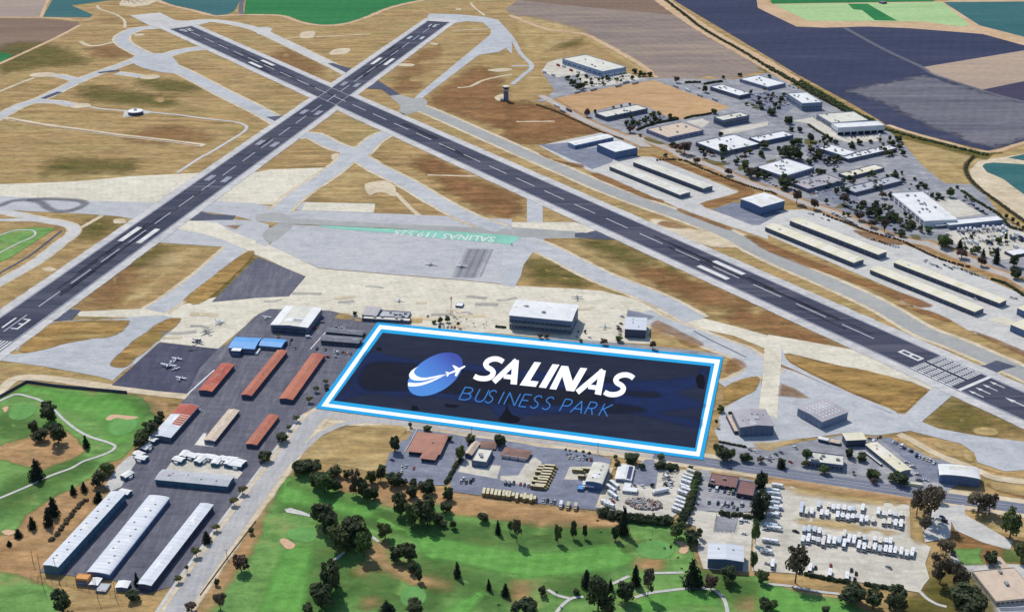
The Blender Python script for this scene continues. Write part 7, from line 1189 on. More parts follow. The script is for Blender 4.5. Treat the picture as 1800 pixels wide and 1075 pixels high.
def plant(kind, x, y, h, w):
    i = NT[0]; NT[0] += 1; nm, desc = KIND[kind]
    if kind == 'p': w = max(w, 3.2)
    r = bpy.data.objects.new(nm, None); COL.objects.link(r); r.location = (x, y, gz(x, y)); r.rotation_euler[2] = rt.uniform(0, 6.28)
    if kind not in 'pc' and h < .75 * w: h = .75 * w
    cm, tm = PROTO[kind, i % 3]
    w *= {'d': 1.34, 'g': 1.28, 'e': 1.12, 'b': 1.15, 'c': 1.15, 'l': 1.1, 'p': 1}[kind]
    tr = link('trunk', tm, r); cr = link('crown', cm, r); cr.scale = (w, w, h * (1.06 if kind in 'dge' else 1))
    tr.scale = (w if kind != 'p' else w * .55, w if kind != 'p' else w * .55, h)
    rel, lm = where(x, y); size = 'towering' if h > 19 else 'tall' if h > 12 else 'middling' if h > 7 else 'small'
    if w > 1.2 * h and kind != 'p': size = 'broad ' + size.replace('middling', 'low')
    lab = '%s %s %s %s' % (size, desc, rel, lm)
    if len(lab.split()) > 16: lab = lab.replace('to the ', '')
    tag(r, lab, 'tree', 'trees near ' + lm)
def plants(kind, pts):
    for p in pts: plant('g' if kind == 'd' and rt.random() < .22 else kind, *p)
plants('d', [(90.7,2132.6,5.4,9.3),(97.4,2096.6,9,12.6),(106.5,2070.4,12.1,14.8),(113.7,2079.1,9.4,9.1),(203.4,2176.7,7.3,9.5),(211.6,2155.6,9.3,7.1),(217.5,2155.6,6.2,8.2),(226.9,2155.6,5.4,9.4),(121.7,2146.3,5.1,7),(196.2,2132.6,6.9,7),(124.1,1932,7.2,4.3),(111.2,2123.5,5.5,3.5),(153.5,1963.1,3.4,4.3),(166,1971,2.8,4.3),(179.9,1980.9,2.8,4.4),(375.1,2153.8,5.6,8.2),(345.7,2137.6,5.8,5.8),(304.2,2053.6,11.6,9),(416.3,2007.7,5.9,7.7),(357.7,1979.4,3.7,6.5),(376.5,1955.7,5.7,7.6),(387.2,1930.5,6.3,11.7),(404.2,1959.6,3.8,5.4),(302.1,1932.4,4.3,9.6),(403.2,1880.1,11.4,12.5),(400.5,1844.3,5.4,8.2),(295.1,1816.5,7.5,7.1),(422.1,2146.8,4.5,7),(403.4,1879.7,10.4,12.7),(411.4,1838.1,7.8,7.9),(417,1790.5,13.2,10),(386,1925.2,5.7,13),(417,2013.1,4.2,7.4),(402.9,1959.6,4.2,6),(397.6,1779.4,9.9,13.2),(390.3,1775.7,8.7,13.2),(364.8,1750.4,7.3,5.4),(413.6,1718.8,8,7.5),(426.5,1711.9,5.4,6.4),(450.3,1783.1,6,7.7),(468.7,1764.8,5.8,8.8),(482.6,1779.4,5.8,8.8),(499.8,1786.8,4.9,6.6),(540.5,1794.2,5,11.1),(529,1775.7,6.1,6.6),(531.9,1757.6,8,8.7),(511.5,1729.2,7.8,9.7),(529.8,1729.2,8.1,7.5)])
plants('d', [(373.7,1711.9,15.5,27.7),(367.1,1722.2,9.2,16.1),(385.1,1715.3,9.6,12.8),(222,1768.4,5.7,9.9),(258.7,1746.8,7.9,9.8),(287,1736.2,14.2,13),(297.4,1691.4,7.4,7.4),(346.9,1761.2,8.5,14.2),(336.4,1725.7,7.5,7.5),(207.6,1725.7,4.8,6.4),(181.2,1816.8,4,5.6),(216.9,1891.9,4.1,5.8),(204.1,1879.7,3.9,6.9),(175.2,1879.7,3.9,6.9),(195.2,1896,4.2,4.7),(187.5,1887.8,4.2,4.6),(365.2,1751.6,6.1,5.4),(337,1726.8,8.1,7.5),(399.2,1649.7,8.4,11.4),(414,1719.9,7,6.4),(425.6,1709.5,5.5,5.3),(428.1,1689.2,5.8,6.3),(325.7,1630.6,7.6,8.2),(343.9,1596.5,6.3,18.1),(411.9,1751.6,2.6,6.5),(406.1,1652.9,5.8,6.2),(305.3,1649.7,5.3,10.3),(421.7,1662.7,4.7,6.2),(394.5,1692.5,3.3,9.5),(426.1,1493.5,10.8,10.4),(436.8,1490.8,14,8.5),(446.6,1477.3,8.6,11.3),(447.1,1428.2,7.6,10),(467.7,1555.3,9.4,7.8),(506.7,1650.2,4.9,4.1),(517.6,1627.9,3.7,5.1),(522.7,1597,4.8,8),(496,1640.6,5.5,8.2),(521.2,1564.1,2.4,5.9),(528.3,1561.1,3.1,8.9),(445,1535.2,5.3,6.8),(428.1,1529.5,5.1,8.7),(519.2,1606.1,5.6,6.1),(511.8,1593.9,5.6,6)])
plants('d', [(543.6,1562.6,12.1,11.8),(508.8,1390.1,3.3,4.5),(519.9,1382.9,5.7,8),(545.6,1338.9,13.6,10.4),(587.4,1486.7,6,4.7),(590.4,1473.3,6.4,4.7),(593.7,1465.4,3.4,4.7),(595.7,1452.4,3.9,4.6),(456.2,1470.7,4.4,4.7),(531.2,1553.8,3.4,5.9),(523.5,1550.9,3.4,5.9),(562.5,1595.4,2.6,5),(521.4,1595.4,4.3,8),(561.4,1559.7,3.6,4.9),(565.7,1548,3.4,5.9),(535.4,1304.3,12.2,12.7),(-403.1,1016.5,7.2,9.9),(-394,993.7,15,13.4),(-374.8,957.5,18.5,14.2),(-390.5,962.2,10.6,13),(-400.4,974.1,11.3,8.4),(-299.1,996.2,9,6.1),(-304.6,955.1,14.5,14.1),(-301,969.3,13.5,11.9),(-305.7,950.5,9.5,10.6),(-299.1,986.3,10,8.5)])
plants('g', [(306.8,1674.8,12,9.4),(323.7,1739.7,6.8,8.7),(171.6,1863.6,6.3,6.9),(305.8,1669.2,11.8,10.4),(348.6,1624.3,10.7,9.2),(459.4,1448.5,5.9,8.3),(486,1401,12.8,13.5),(384.5,1538,7.5,5.8),(491.5,1394.9,11.3,9.8),(483.7,1392.5,14.6,13.4),(512.3,1375.8,4.7,8),(532,1371.1,4,6.2),(-71.1,975.7,6,6.7),(-41.3,933,9.4,7.7),(-48.9,871.4,11.3,6.7),(-103.3,911,7.2,6.9),(166.3,941.4,9.6,6.5),(237.8,930.1,10.7,9.6),(273.9,936.4,6.7,5.8),(247.6,909.4,5.4,9.4),(234.7,920.3,3.6,7),(286.1,902.2,5.5,8.8),(282.1,903.4,8,5.6),(362.6,790.8,16.6,13.2),(94,930.7,6.5,7.7),(120.3,930.7,4.3,7.1),(120.3,819.5,13.5,11.5),(149.2,760.4,7.6,5.9),(-63.8,1194.6,7,6.3)])
plants('b', [(111.6,1916.8,12.8,11.7),(266.4,2112.7,11,11.6),(234.6,1736.2,18.4,23.7),(225.4,1750.4,11.1,10.9),(243.9,1698.2,7,6.4),(246.7,1691.4,10,8.4),(280.5,1645.4,10.3,13.4),(169.3,1836.1,7.6,14.7),(348.5,1537.5,19.8,14.6),(365.3,1517.8,14.6,13.4),(405.1,1534.7,15.7,14.5),(411.4,1479.6,11.3,14.1),(419.8,1456.3,10.3,13),(430.7,1440.8,18.2,11),(458.6,1558.2,9,11.8),(442.6,1440.8,6.1,6.4),(495.7,1361.8,8.6,14.9),(510.2,1338.9,11.5,13),(-190.6,778.8,14,14.1),(-215.8,733.3,7,9.6),(136.9,757.2,11.6,11.8),(283.3,894.2,4.4,6.7),(27.4,1157,5.3,6.4),(33.3,1156.6,4.7,6.4),(133.3,1133.2,9.5,8.1),(87.7,1142.4,6.9,9),(308.3,1639.1,14.3,15.4),(318.7,1651.9,9.6,10.3),(-122.6,877.6,10.6,7.7)])
plants('c', [(501.8,1387.7,12.4,8),(521.2,1366.4,9.8,5.3),(528.9,1345.7,19.1,7.8),(-349.8,950.5,11.4,5.9),(-339.1,879.6,8.4,5.5),(-332,883.7,8.4,5.5),(-345.1,849.7,15.9,9.7),(-344.6,836.3,15.4,7.4),(-355.1,832.5,10.5,6.4),(-316.9,869.5,9.3,7.7),(-222.1,814,9.6,7.3),(-259.7,762.1,11.4,4),(-374.4,901.6,17.4,12.4),(-38.2,772,12.5,5.5),(-15.9,757.2,9,3.9),(-4.6,750.7,9.9,5.9),(-83.8,732.5,8.7,10.6),(-10.2,825,11.9,4.7),(82,825,23.7,8.4),(68,757.2,9,3.9),(85.6,762.1,16.9,7.4),(51.4,760.4,14.5,7.9),(125.2,762.1,20.9,13.9),(283.7,904.8,6.9,7.9),(215,917.8,8.4,6.9),(193.8,888.3,14.9,7.4),(184.1,845,22.3,11.3),(185.8,862.3,10.2,9.1),(-361.9,821.3,6.7,6.3),(-364.9,810.4,4.4,4.1)])
plants('l', [(-226,796.1,7,8.2),(-218.3,828.7,5.4,7.4),(-211.7,863.5,5.3,8.7),(-208.1,879.6,4.7,8.8),(-231.8,765.4,4.6,7),(-228.4,777.1,6.2,4),(-183.4,993.7,4.3,7.2),(-187.5,979.1,3.3,6.2),(-190.6,959.6,5.9,9.6),(-198.9,925.8,5.9,8.5),(-167.3,1061.8,4.9,6.8),(-173.9,1047.2,5.8,7.6),(-177.1,1027.7,5.7,7.5),(-226,1160.9,2,4.6),(172.3,984.8,7.2,4),(-35.2,967.7,2.9,4),(43.8,941,4.9,2.6),(52.1,938.5,4.8,3.2),(57.9,938.5,4,3.9),(62.6,935.3,4.7,3.9),(47,941,3.4,2.6),(-52.4,1181.7,6.3,4.6),(365.5,1967.4,4.7,7.6),(270.6,908.2,2.5,3.8)])
plants('e', [(196.8,765.4,28.7,17.9),(304.6,849.7,22.3,12.9),(312.1,842,29,18.2),(325.4,869.5,11.6,9.9),(352.7,855.6,16.4,21.6),(359.6,851.6,18.7,11.9),(309.7,794.3,16.4,15.3),(296.6,763.7,25.1,17.8),(307,755.5,20.7,14.8),(308.9,1633.7,13.3,14.3),(-120.6,879.6,22,8.8),(92.8,749.1,22.5,8.8),(3.6,814,21.1,8.3),(200,926.4,5.1,7),(-196.4,734.9,14,9.6),(303.5,826.9,13.6,10.5)])
plants('p', [(102.9,820.9,20.9,3.1),(97,825.9,12.1,2.7),(114.6,826.9,13.3,2.7),(111.9,784.3,18.1,3),(63.3,832.5,7.2,2.5),(117.6,786.5,6.4,2),(-44.8,1189.1,6.1,2.3),(-56.9,1198.3,3.6,2),(-51.8,1198.3,3.6,2),(-37.7,1185.4,3.1,3.1),(-27.6,1183.6,3,3.1),(-8.8,732.5,6.2,1.9),(30.1,742.7,9.2,1.7),(22.6,734.9,12.7,1.7)])
plants('d', [(-321.3,909.1,10.3,12.5),(-322.1,892.1,12.8,12.3),(-319.1,913.4,5.8,6.8),(-302.1,732.5,16.6,12.5),(-204.3,762.1,5.5,4),(-191.8,825,5.1,4.2),(-257.5,745.9,7.1,9.7),(-165.1,1050.8,3.3,4.2),(-157,1211.5,3.8,4.7),(-76.9,1190.9,2.9,4.7),(-70.7,1192.8,6.2,5.5),(64.5,1169.8,2.8,1.8),(71,1169.8,3.2,2.8),(102.8,1150.7,3,8.2),(65.8,1148.6,2.5,4.5),(-190.2,959.8,6.2,10.7),(-199.1,928.9,3.3,11.5),(-96,943.6,13.1,8.2),(-71,976.5,5.3,7.2),(-41.8,930,12.2,9.2),(-34.5,957.5,5.8,8.3),(-9.6,952.8,9.7,9.4),(-85.9,983.8,4.9,4),(-95.4,943.1,13.2,7.8),(-33.9,957.2,5.2,7.2),(-9.9,953.4,9.4,9.2),(-109.7,895.5,10.7,6.8),(-92.6,892,9.6,9.9),(-77.1,892,5.1,5.6),(-77.3,877.1,9.1,7.3),(-64.7,881.6,10.3,9.8),(-70.7,889.7,3.6,6.2),(-84.6,893.2,2.2,6.2),(-106.1,871.4,10.5,7.3),(-85.3,870.3,5.3,9.1),(-64.1,871.4,2.1,6.1),(-51.5,961.2,4.7,4.6)])
plants('d', [(-165.7,909.1,12.5,15.9),(-158.1,911.2,10.2,13.6),(-169.8,913.4,7.9,11.4),(-140.3,904.8,9,12.4),(-145.2,881.7,17.3,16.6),(-151.9,890,14.1,12.3),(-136.6,883.7,10.6,8.9),(-129.9,902.6,7,6.8),(-114.7,875.5,15.5,9.9),(-110.6,867.5,13.3,6.6),(-105.7,873.5,8.8,6.6),(-110.6,896.3,10.6,9),(-103,898.4,13.4,7.9),(-91.8,892.1,10.2,12.3),(-77.1,890,6.3,6.7),(-65.5,880.7,10.8,12.2),(-77.3,875.5,9.2,8.8),(-49,871.5,9.2,8.8),(-140.4,836.3,20.3,18.1),(-133.5,823.1,18.3,12.6),(-113.4,812.2,23.4,19.7),(-123,805,21.9,20.6),(-105.6,796.1,21.5,13.3),(-117.6,803.2,18.8,16.5),(-92.8,819.5,13.5,11.5),(-81.6,790.8,12,11.2),(-73,790.8,15,11.2),(-69.5,777.1,8.7,8),(-64.8,767,10.2,5),(-84.1,849.7,18.1,11.8),(-72.6,838.2,19.3,16),(-63,838.2,21.9,14.9),(-49.9,853.6,9.6,9.7),(-55.7,842,6.4,9.6),(-51.1,834.4,4.3,6.4),(-43.6,832.5,6.9,5.3),(-21.6,842,7.2,8.5),(-124.7,752.3,25.4,13.7),(-127.5,736.4,19.2,15.4),(-122.7,760.4,16.6,9.9),(-137.6,732.5,2.6,7.7),(-65.5,732.5,2,11.5),(-1.3,826.9,10.7,4.2)])
plants('d', [(33.3,814,15.3,6.2),(45,819.5,14.2,5.2),(53.3,819.5,11.9,3.7),(75.2,817.6,11.7,5.7),(130.9,812.2,11,11.4),(137,819.5,9.3,5.2),(150.2,767,11.8,10.9),(57.8,734.9,28.3,15.4),(77.3,744.3,16.1,12.6),(20.6,750.7,7.6,5.4),(11.5,732.5,9.6,12.5),(2.9,732.5,7.9,7.7),(63.4,732.5,12,11.5),(44.1,752.3,4.2,4.9),(193.7,887.9,14.3,10),(187.2,849.7,19.8,12.9),(176.6,812.2,21.2,7.3),(170.3,780.5,16.1,6),(173.8,765.4,9.7,8.9),(170.2,733.3,9.5,8.7),(231.3,742.7,14.3,17.5),(243.3,736.4,15,11.6),(258.3,734.9,16.8,15.4),(364.2,819.5,24,15.7),(339.1,787.4,9.7,10.1),(306,730.2,11,24.9),(303.5,894.2,6.2,13.4),(175.5,734.9,7.3,7.7),(210.6,732.5,3.4,5.8),(170.3,928.9,13.2,12.8),(176.9,930.1,10.2,7.7),(187,928.9,7.1,8.3),(191.2,927.6,5.9,6.4),(215.5,920.3,7.2,7),(180.1,1011.2,6.1,7.5),(187.5,1005.5,3.4,4.1),(272.8,933.9,8.1,6.4),(281.9,928.9,3.4,8.3),(298.7,897.5,4.1,8.1),(306.5,896.3,6.3,8.1),(96.2,925.8,8.2,11.5),(103.7,917.2,4.5,5.7),(83.8,932,4,3.9),(84.1,918.4,5.3,5.1),(109.3,889.9,3.2,3.7),(142.1,914.8,3.9,4.4),(117,917.2,4.2,7.6),(125,914.8,3.6,7),(130.1,914.8,3.1,5.1)])
plants('d', [(146.7,904,5.7,6.9),(144.9,896.9,6.3,7.5),(142.9,889.9,7,7.4),(141.3,883,7,7.7),(139.5,876.1,7,7.3),(137.8,869.4,6.3,6.7),(135.3,861.6,6.8,7.9),(133.3,855,6.9,7.2),(130.9,847.5,7.5,7.8),(128.1,841,7.5,7.7),(125.2,836.8,6.9,6.5)])
# the business park's smaller planting and parked cars, between the buildings
BLD = [(o.location.x, o.location.y, max((c.dimensions.x for c in o.children), default=0) / 2 + 3) for o in COL.objects if o.parent is None and o.get('category') in ('warehouse', 'office', 'workshop')]
def free(x, y, k=1.): return all((x - a) ** 2 + (y - b) ** 2 > (r * k) ** 2 for a, b, r in BLD)
_r5 = random.Random(21)
for poly, n, k in (([(168.2,1908.4),(220,1933.7),(243.2,1908.4),(199.9,1871.6),(164,1855.7)], 24, .5), ([(375,2045.2),(406,2062.2),(431.6,2053.6),(431.6,1995.5),(434.2,1979.4),(403.2,1924.8),(375.2,1947.9),(361.4,1995.5)], 16, .5), ([(403.6,1758.7),(427.6,1795.4),(443.8,1709.5),(431.9,1675.8),(398.4,1695.9)], 30, .5), ([(382.2,1496.2),(423.1,1540.9),(458.6,1535.2),(468.3,1464.1),(450.7,1433.2),(416.2,1480)], 30, .5), ([(408.8,1564.1),(373.5,1593.9),(432.9,1634.2),(493.2,1669.8),(507.1,1624.8),(461.4,1584.9),(425.2,1558.2)], 26, .62), ([(424.7,1847.8),(440.9,1816.9),(469.4,1794.2),(545.6,1809.3),(535.5,1750.4),(515.4,1715.3),(462.7,1764.8),(426.3,1779.4)], 22, .5), ([(103.3,2155.6),(146.9,2137.1),(214.7,2151),(172,2096.6),(116.2,2083.4)], 16, .4), ([(256,1768.4),(343.7,1768.4),(340.6,1718.7),(289.4,1698.2),(255,1718.7)], 22, .62), ([(450.9,1530.9),(467.7,1503),(476.6,1449.8),(490.2,1439.6),(478.5,1424.4),(451.6,1460.2)], 22, .5), ([(312.6,1675.8),(346.7,1611.8),(369.4,1624.3),(347.9,1575.4),(312.4,1624.3)], 18, .55), ([(510.4,1439.6),(565.5,1439.6),(561.8,1375.8),(517.6,1375.8)], 8, .5)):
    got = 0; tries = 0; xs = [p[0] for p in poly]; ys = [p[1] for p in poly]
    while got < n and tries < 400:
        tries += 1; x, y = _r5.uniform(min(xs), max(xs)), _r5.uniform(min(ys), max(ys))
        if inside(poly, x, y) and free(x, y, k): plant(_r5.choice('ggddbl'), x, y, _r5.uniform(4, 9), _r5.uniform(4, 8)); got += 1
# rows of cars in the park's lots
def car_row(a, b, n, place):
    A, B_ = Vector(a), Vector(b); d = (B_ - A).normalized(); ang = math.atan2(d.y, d.x) + math.pi / 2
    for i in range(n):
        p = A.lerp(B_, (i + .5) / n)
        if _r5.random() < .8: ROWS.append((p.x, p.y, ang))
ROWS = []
for (a, b), n in (([(380.7,2032.5),(408.9,1979.4)], 11), ([(370.6,2011.8),(395.9,1955.7)], 11), ([(404,1744.4),(429.8,1675.8)], 12), ([(420.8,1773.3),(441.6,1709.5)], 9), ([(402.3,1535.2),(420.1,1496.2)], 11), ([(444.8,1496.2),(459.9,1453.7)], 11), ([(514.4,1434.5),(567.2,1444.7)], 14), ([(513.4,1419.4),(567.6,1429.4)], 14), ([(370.6,1570),(411.6,1593.9)], 10), ([(167,1863.6),(217.4,1908.4)], 11), ([(468.4,1809.3),(523.2,1822.6)], 12), ([(392.9,2051.5),(421.8,2001.5)], 11), ([(361.4,1995.5),(385.3,1944)], 10), ([(427.3,1518.2),(444.4,1480)], 11), ([(384,1504.4),(404.3,1461.5)], 11), ([(500.6,1407.1),(552.6,1414.4)], 14), ([(509.6,1392.5),(548.1,1387.7)], 11), ([(567.2,1444.7),(581.6,1409.5)], 11), ([(554.7,1553.8),(568.8,1497.5)], 12), ([(407.4,2045.6),(421.9,1977.1)], 8), ([(121.9,2151),(146.9,2137.1)], 8), ([(154.9,2134.8),(215,2167.3)], 12), ([(126.5,2105.5),(156.3,2103.3)], 8), ([(309.4,1656.2),(336.4,1599.5)], 9)):
    car_row(a, b, n, '')
# ---- hedges
def hedge(label, pts, w, h, mat='leaves_dark', name='hedge', kind=None, dens=1.0):
    """clipped or straggling row of shrubs: lumpy core with leaf clumps over it"""
    pts = smooth_open(pts, 3) if len(pts) > 2 else [tuple(Vector(pts[0]).lerp(Vector(pts[1]), i / 6)) for i in range(7)]
    r = random.Random(len(pts) * 7 + int(pts[0][0])); v, f = [], []; cx, cy = pts[0]; z0 = gz(cx, cy)
    tot = sum((Vector(pts[i + 1]) - Vector(pts[i])).length for i in range(len(pts) - 1)); n = max(3, int(tot / (w * .55) * dens))
    acc = [0]
    for i in range(len(pts) - 1): acc.append(acc[-1] + (Vector(pts[i + 1]) - Vector(pts[i])).length)
    for k in range(n):
        s = tot * (k + r.uniform(.2, .8)) / n; i = max(j for j in range(len(pts)) if acc[j] <= s + 1e-6); i = min(i, len(pts) - 2)
        t = (s - acc[i]) / max(acc[i + 1] - acc[i], .01); p = Vector(pts[i]).lerp(Vector(pts[i + 1]), t)
        c = Vector((p.x - cx + r.uniform(-.2, .2) * w, p.y - cy + r.uniform(-.2, .2) * w, h * .4)); rad = (w * r.uniform(.42, .62), w * r.uniform(.42, .62), h * r.uniform(.42, .62))
        for a in range(34):
            d = Vector((r.gauss(0, 1), r.gauss(0, 1), r.gauss(.3, 1))).normalized(); q = Vector([c[j] + d[j] * rad[j] * r.uniform(.75, 1.05) for j in range(3)])
            nn = (d + Vector((r.uniform(-.6, .6), r.uniform(-.6, .6), r.uniform(-.2, .8)))).normalized(); e = nn.orthogonal().normalized(); g = nn.cross(e); s2 = min(w, h) * r.uniform(.25, .5); k0 = len(v)
            v += [tuple(q + e * s2), tuple(q + g * s2), tuple(q - e * s2), tuple(q - g * s2)]; f.append((k0, k0 + 1, k0 + 2, k0 + 3))
        bm = bmesh.new(); bmesh.ops.create_icosphere(bm, subdivisions=1, radius=1); k0 = len(v)
        for q in bm.verts: v.append(tuple(c[j] + q.co[j] * rad[j] * .78 for j in range(3)))
        bm.verts.index_update(); f += [tuple(k0 + a.index for a in fa.verts) for fa in bm.faces]; bm.free()
    o = link(name, mesh_from(name, v, f, [mat]), None, (cx, cy, z0))
    if kind: o['kind'] = kind
    else: tag(o, label, 'hedge')
    return o
hedge('thick dark hedge between the scrap yard and the golf course', [(65.5,850.7),(74.8,847.5),(84.7,844.2),(97,841.6),(108.7,840),(119.4,840.5)], 7, 6)
hedge('dark hedge at the top of the scrap yard beside the road', [(116.6,919.6),(122.9,918.4),(132.7,916)], 4, 4)
hedge('narrow dark hedge along the terracotta office car park', [(-41.2,930.5),(-45.2,919.4),(-48.5,906.2),(-51.7,894.4)], 2.6, 2.5)
hedge('dark clipped hedge below the shop car park', [(165.7,849.2),(170.3,848.2),(178.3,846)], 3, 3)
hedge('rounded dark hedge clump below the shop car park', [(156.3,850.9),(159.9,850.3),(163.8,848.7)], 4, 3.5)
hedge('dark hedge line along the edge of the motorhome lot', [(205.6,774.6),(220.4,768.7),(233.6,765.4)], 2.5, 2.5)
hedge('dark hedge strip on the bend of the motorhome lot', [(244.9,762.9),(255.9,759.6),(270.4,754.7)], 2.5, 2.5)
hedge('low hedge around the pale lot by the grey hangar', [(171.3,958.8),(182.5,954.2),(192.9,949.7)], 2, 1.6)
hedge('hedge between the orange field and the lavender office', [(179.4,1847.8),(199.9,1871.6),(222.5,1889.9),(244.9,1902.2)], 3, 3)
hedge('hedge along the top edge of the glossy blue office lot', [(230.6,1902.2),(237.3,1906),(245.7,1906)], 4, 3)
hedge('hedge between the orange field and the pale concrete lot', [(255.2,1906),(267.1,1917.2),(281.7,1922.9),(297.8,1932.4)], 3, 2.6)
hedge('hedge on the field side of the dark cornered office', [(309.4,2101.5),(322.1,2110.5),(340.7,2119.4)], 4, 3)
hedge('dark hedge along the ploughed field near the park road', [(279.4,2110.5),(291.2,2112.7),(303.9,2112.7)], 4, 3)
hedge('long hedge beside the sloping road behind the twin warehouse', [(430.4,1875.7),(437.6,1843.9),(444,1820.7),(448.8,1801.7)], 3, 2.4)
hedge('', [(193,1708.4),(216.8,1711.8),(233,1705),(243.2,1684.7),(258,1661.6),(275,1635.9),(287.5,1617),(304.5,1597),(321.1,1581.9),(323.2,1581.4),(331,1569.5)], 3, 2, 'leaves_olive', 'roadside_shrubbery', 'stuff', .45)
hedge('', [(373.3,1498.9),(382.6,1485.4),(395,1469.4),(401.9,1458.9),(416,1440.8),(430.5,1425.7),(444.7,1410.8),(461.3,1376.5),(473.2,1356.7),(489.2,1340.7),(497.8,1335.1)], 3, 2, 'leaves_brown', 'roadside_shrubbery', 'stuff', .5)
hedge('', [(509.4,1302.2),(519.3,1291.5),(524.2,1278.9),(528.7,1258.3)], 3, 2.4, 'leaves_dark', 'roadside_shrubbery', 'stuff', .9)
hedge('', [(37.1,1981.8),(64.5,1946.3),(100.3,1886),(126.7,1839.4),(156.5,1801.5)], 2.6, 1.8, 'leaves_olive', 'roadside_shrubbery', 'stuff', .6)
hedge('', [(315.3,2792.7),(338.4,2646),(363.4,2493.5),(403.4,2338.9),(431.7,2212.4)], 6, 3, 'leaves_dark', 'ditch_vegetation', 'stuff', .8)
hedge('', [(431.7,2212.4),(459.3,2108.4),(484.1,2009.5),(508.2,1924.6),(522.7,1880.1)], 9, 4, 'leaves_dark', 'ditch_vegetation', 'stuff', .9)
hedge('', [(467.5,2126.3),(489.7,2035.9),(513.2,1946),(535.2,1880.1)], 7, 3, 'leaves_green', 'ditch_vegetation', 'stuff', .6)
hedge('', [(536.2,1851.5),(563.9,1818.1),(600.3,1777.8),(644.5,1731.5)], 6, 3, 'leaves_green', 'ditch_vegetation', 'stuff', .7)
hedge('', [(624.9,1726.5),(600.9,1683.5),(591.7,1648.1),(589.4,1602.9),(596.1,1546.7),(605.9,1474.5)], 4, 2.2, 'leaves_olive', 'ditch_vegetation', 'stuff', .7)
hedge('', [(564.7,1586.4),(571.6,1545.2),(583,1497.5),(581.7,1460.2),(594.1,1444.7)], 4, 2.5, 'leaves_dark', 'lot_shrubbery', 'stuff', .6)
hedge('', [(-16.7,1182.8),(-11.2,1181.7),(-5.6,1180.7)], 3, 2, 'leaves_dark', 'apron_shrubbery', 'stuff', .8)
hedge('', [(-339.5,816.7),(-335.1,819.5),(-331.7,849.7),(-329.3,863.5),(-325.1,871.5)], 4, 2, 'leaves_olive', 'scrub_vegetation', 'stuff', .6)
# ================================================================== fences and poles
def fence(label, pts, h=2.0, step=4, mat='fence_metal', solid=False):
    r = bpy.data.objects.new('perimeter_wall' if solid else 'chain_fence', None); COL.objects.link(r); cx, cy = pts[0]; r.location = (cx, cy, gz(*pts[0])); tag(r, label, 'wall' if solid else 'fence')
    pole = shared_box('post', .18, .18, h, [mat])
    for a, b in zip(pts, pts[1:]):
        A, Bv = Vector(a), Vector(b); L = (Bv - A).length; n = max(1, int(L / step)); d = (Bv - A) / n; an = math.atan2(d.y, d.x)
        if solid:
            mb = MB(); mb.box(0, L, -.2, .2, -.2, h); mb.build('wall_panel', [mat], r, (A.x - cx, A.y - cy, 0), an); continue
        mb = MB(); mb.box(0, L, -.04, .04, h - .1, h); mb.box(0, L, -.04, .04, h * .5, h * .5 + .08); mb.box(0, L, -.03, .03, .05, .12); mb.build('rail', [mat], r, (A.x - cx, A.y - cy, 0), an)
        for i in range(n): link('post', pole, r, (A.x - cx + d.x * i, A.y - cy + d.y * i, -.05))
fence('dark perimeter wall wrapping the top of the left golf course', [(-451.1,1036.9),(-436.7,1065.4),(-407.1,1057.2),(-341.2,1044.9)], 2.6, mat='wall_dark', solid=True)
fence('fence at the foot of the long white hangars', [(-335.9,769.9),(-325,766.2),(-308.9,762.6),(-291,755.3),(-270.7,751),(-252.5,747.5)], 3, 5, 'timber')
fence('fence around the square gravel enclosure', [(153.8,849),(148.7,828.1),(164,826.2),(169.2,844.4)], 2.4, 3)
fence('fence between the bus yard and the dry grass', [(-19.7,872.9),(3.4,869.6),(25.2,864),(54.5,856.3),(67.2,856.9)], 2.2, 5)
fence('white kerb wall along the terracotta office drive', [(-79.7,980),(-83.6,959.9),(-87.6,941.8)], .6, mat='trim_white', solid=True)
fence('brown wall along the edge of the boulevard verge', [(-191.4,842),(-203,796.1),(-213.7,750.7)], .7, mat='timber', solid=True)
def utility_pole(label, x, y, h, arm=True):
    r = bpy.data.objects.new('utility_pole', None); COL.objects.link(r); r.location = (x, y, gz(x, y)); tag(r, label, 'pole', 'poles near ' + where(x, y)[1])
    b = MB(); b.tube((0, 0, -.3), (0, 0, h), .24, .15, 6); b.build('shaft', ['timber'], r)
    if arm: b = MB(); b.box(-1.3, 1.3, -.1, .1, h - 1.1, h - .9); b.build('crossarm', ['timber'], r)
for i, (x, y, h, w) in enumerate([(-340.2,788,7.8,1.8),(-326,764,21.9,1.8),(-320.7,777.3,9.9,1.8),(-314.6,765.5,9.3,1.8),(-302.2,764,6.7,1.8),(-282.9,747.5,13.9,1.7),(-290.1,762.6,6.1,1.8),(-270.8,748.2,10.3,1.7),(-302.6,1244.3,2,1.9)][:-1]):
    utility_pole('timber pole number without wires at the foot of the long white hangars'.replace('number ', ''), x, y, h + 3, i % 2 == 0)
for (x, y, h, w) in [(70,941,7,0.6),(-25.3,1187.2,2,0.8),(-33.6,970.4,4.5,0.7),(-203.7,794.3,4.8,1)]: utility_pole('slim pole %s %s' % where(x, y), x, y, h + 3)
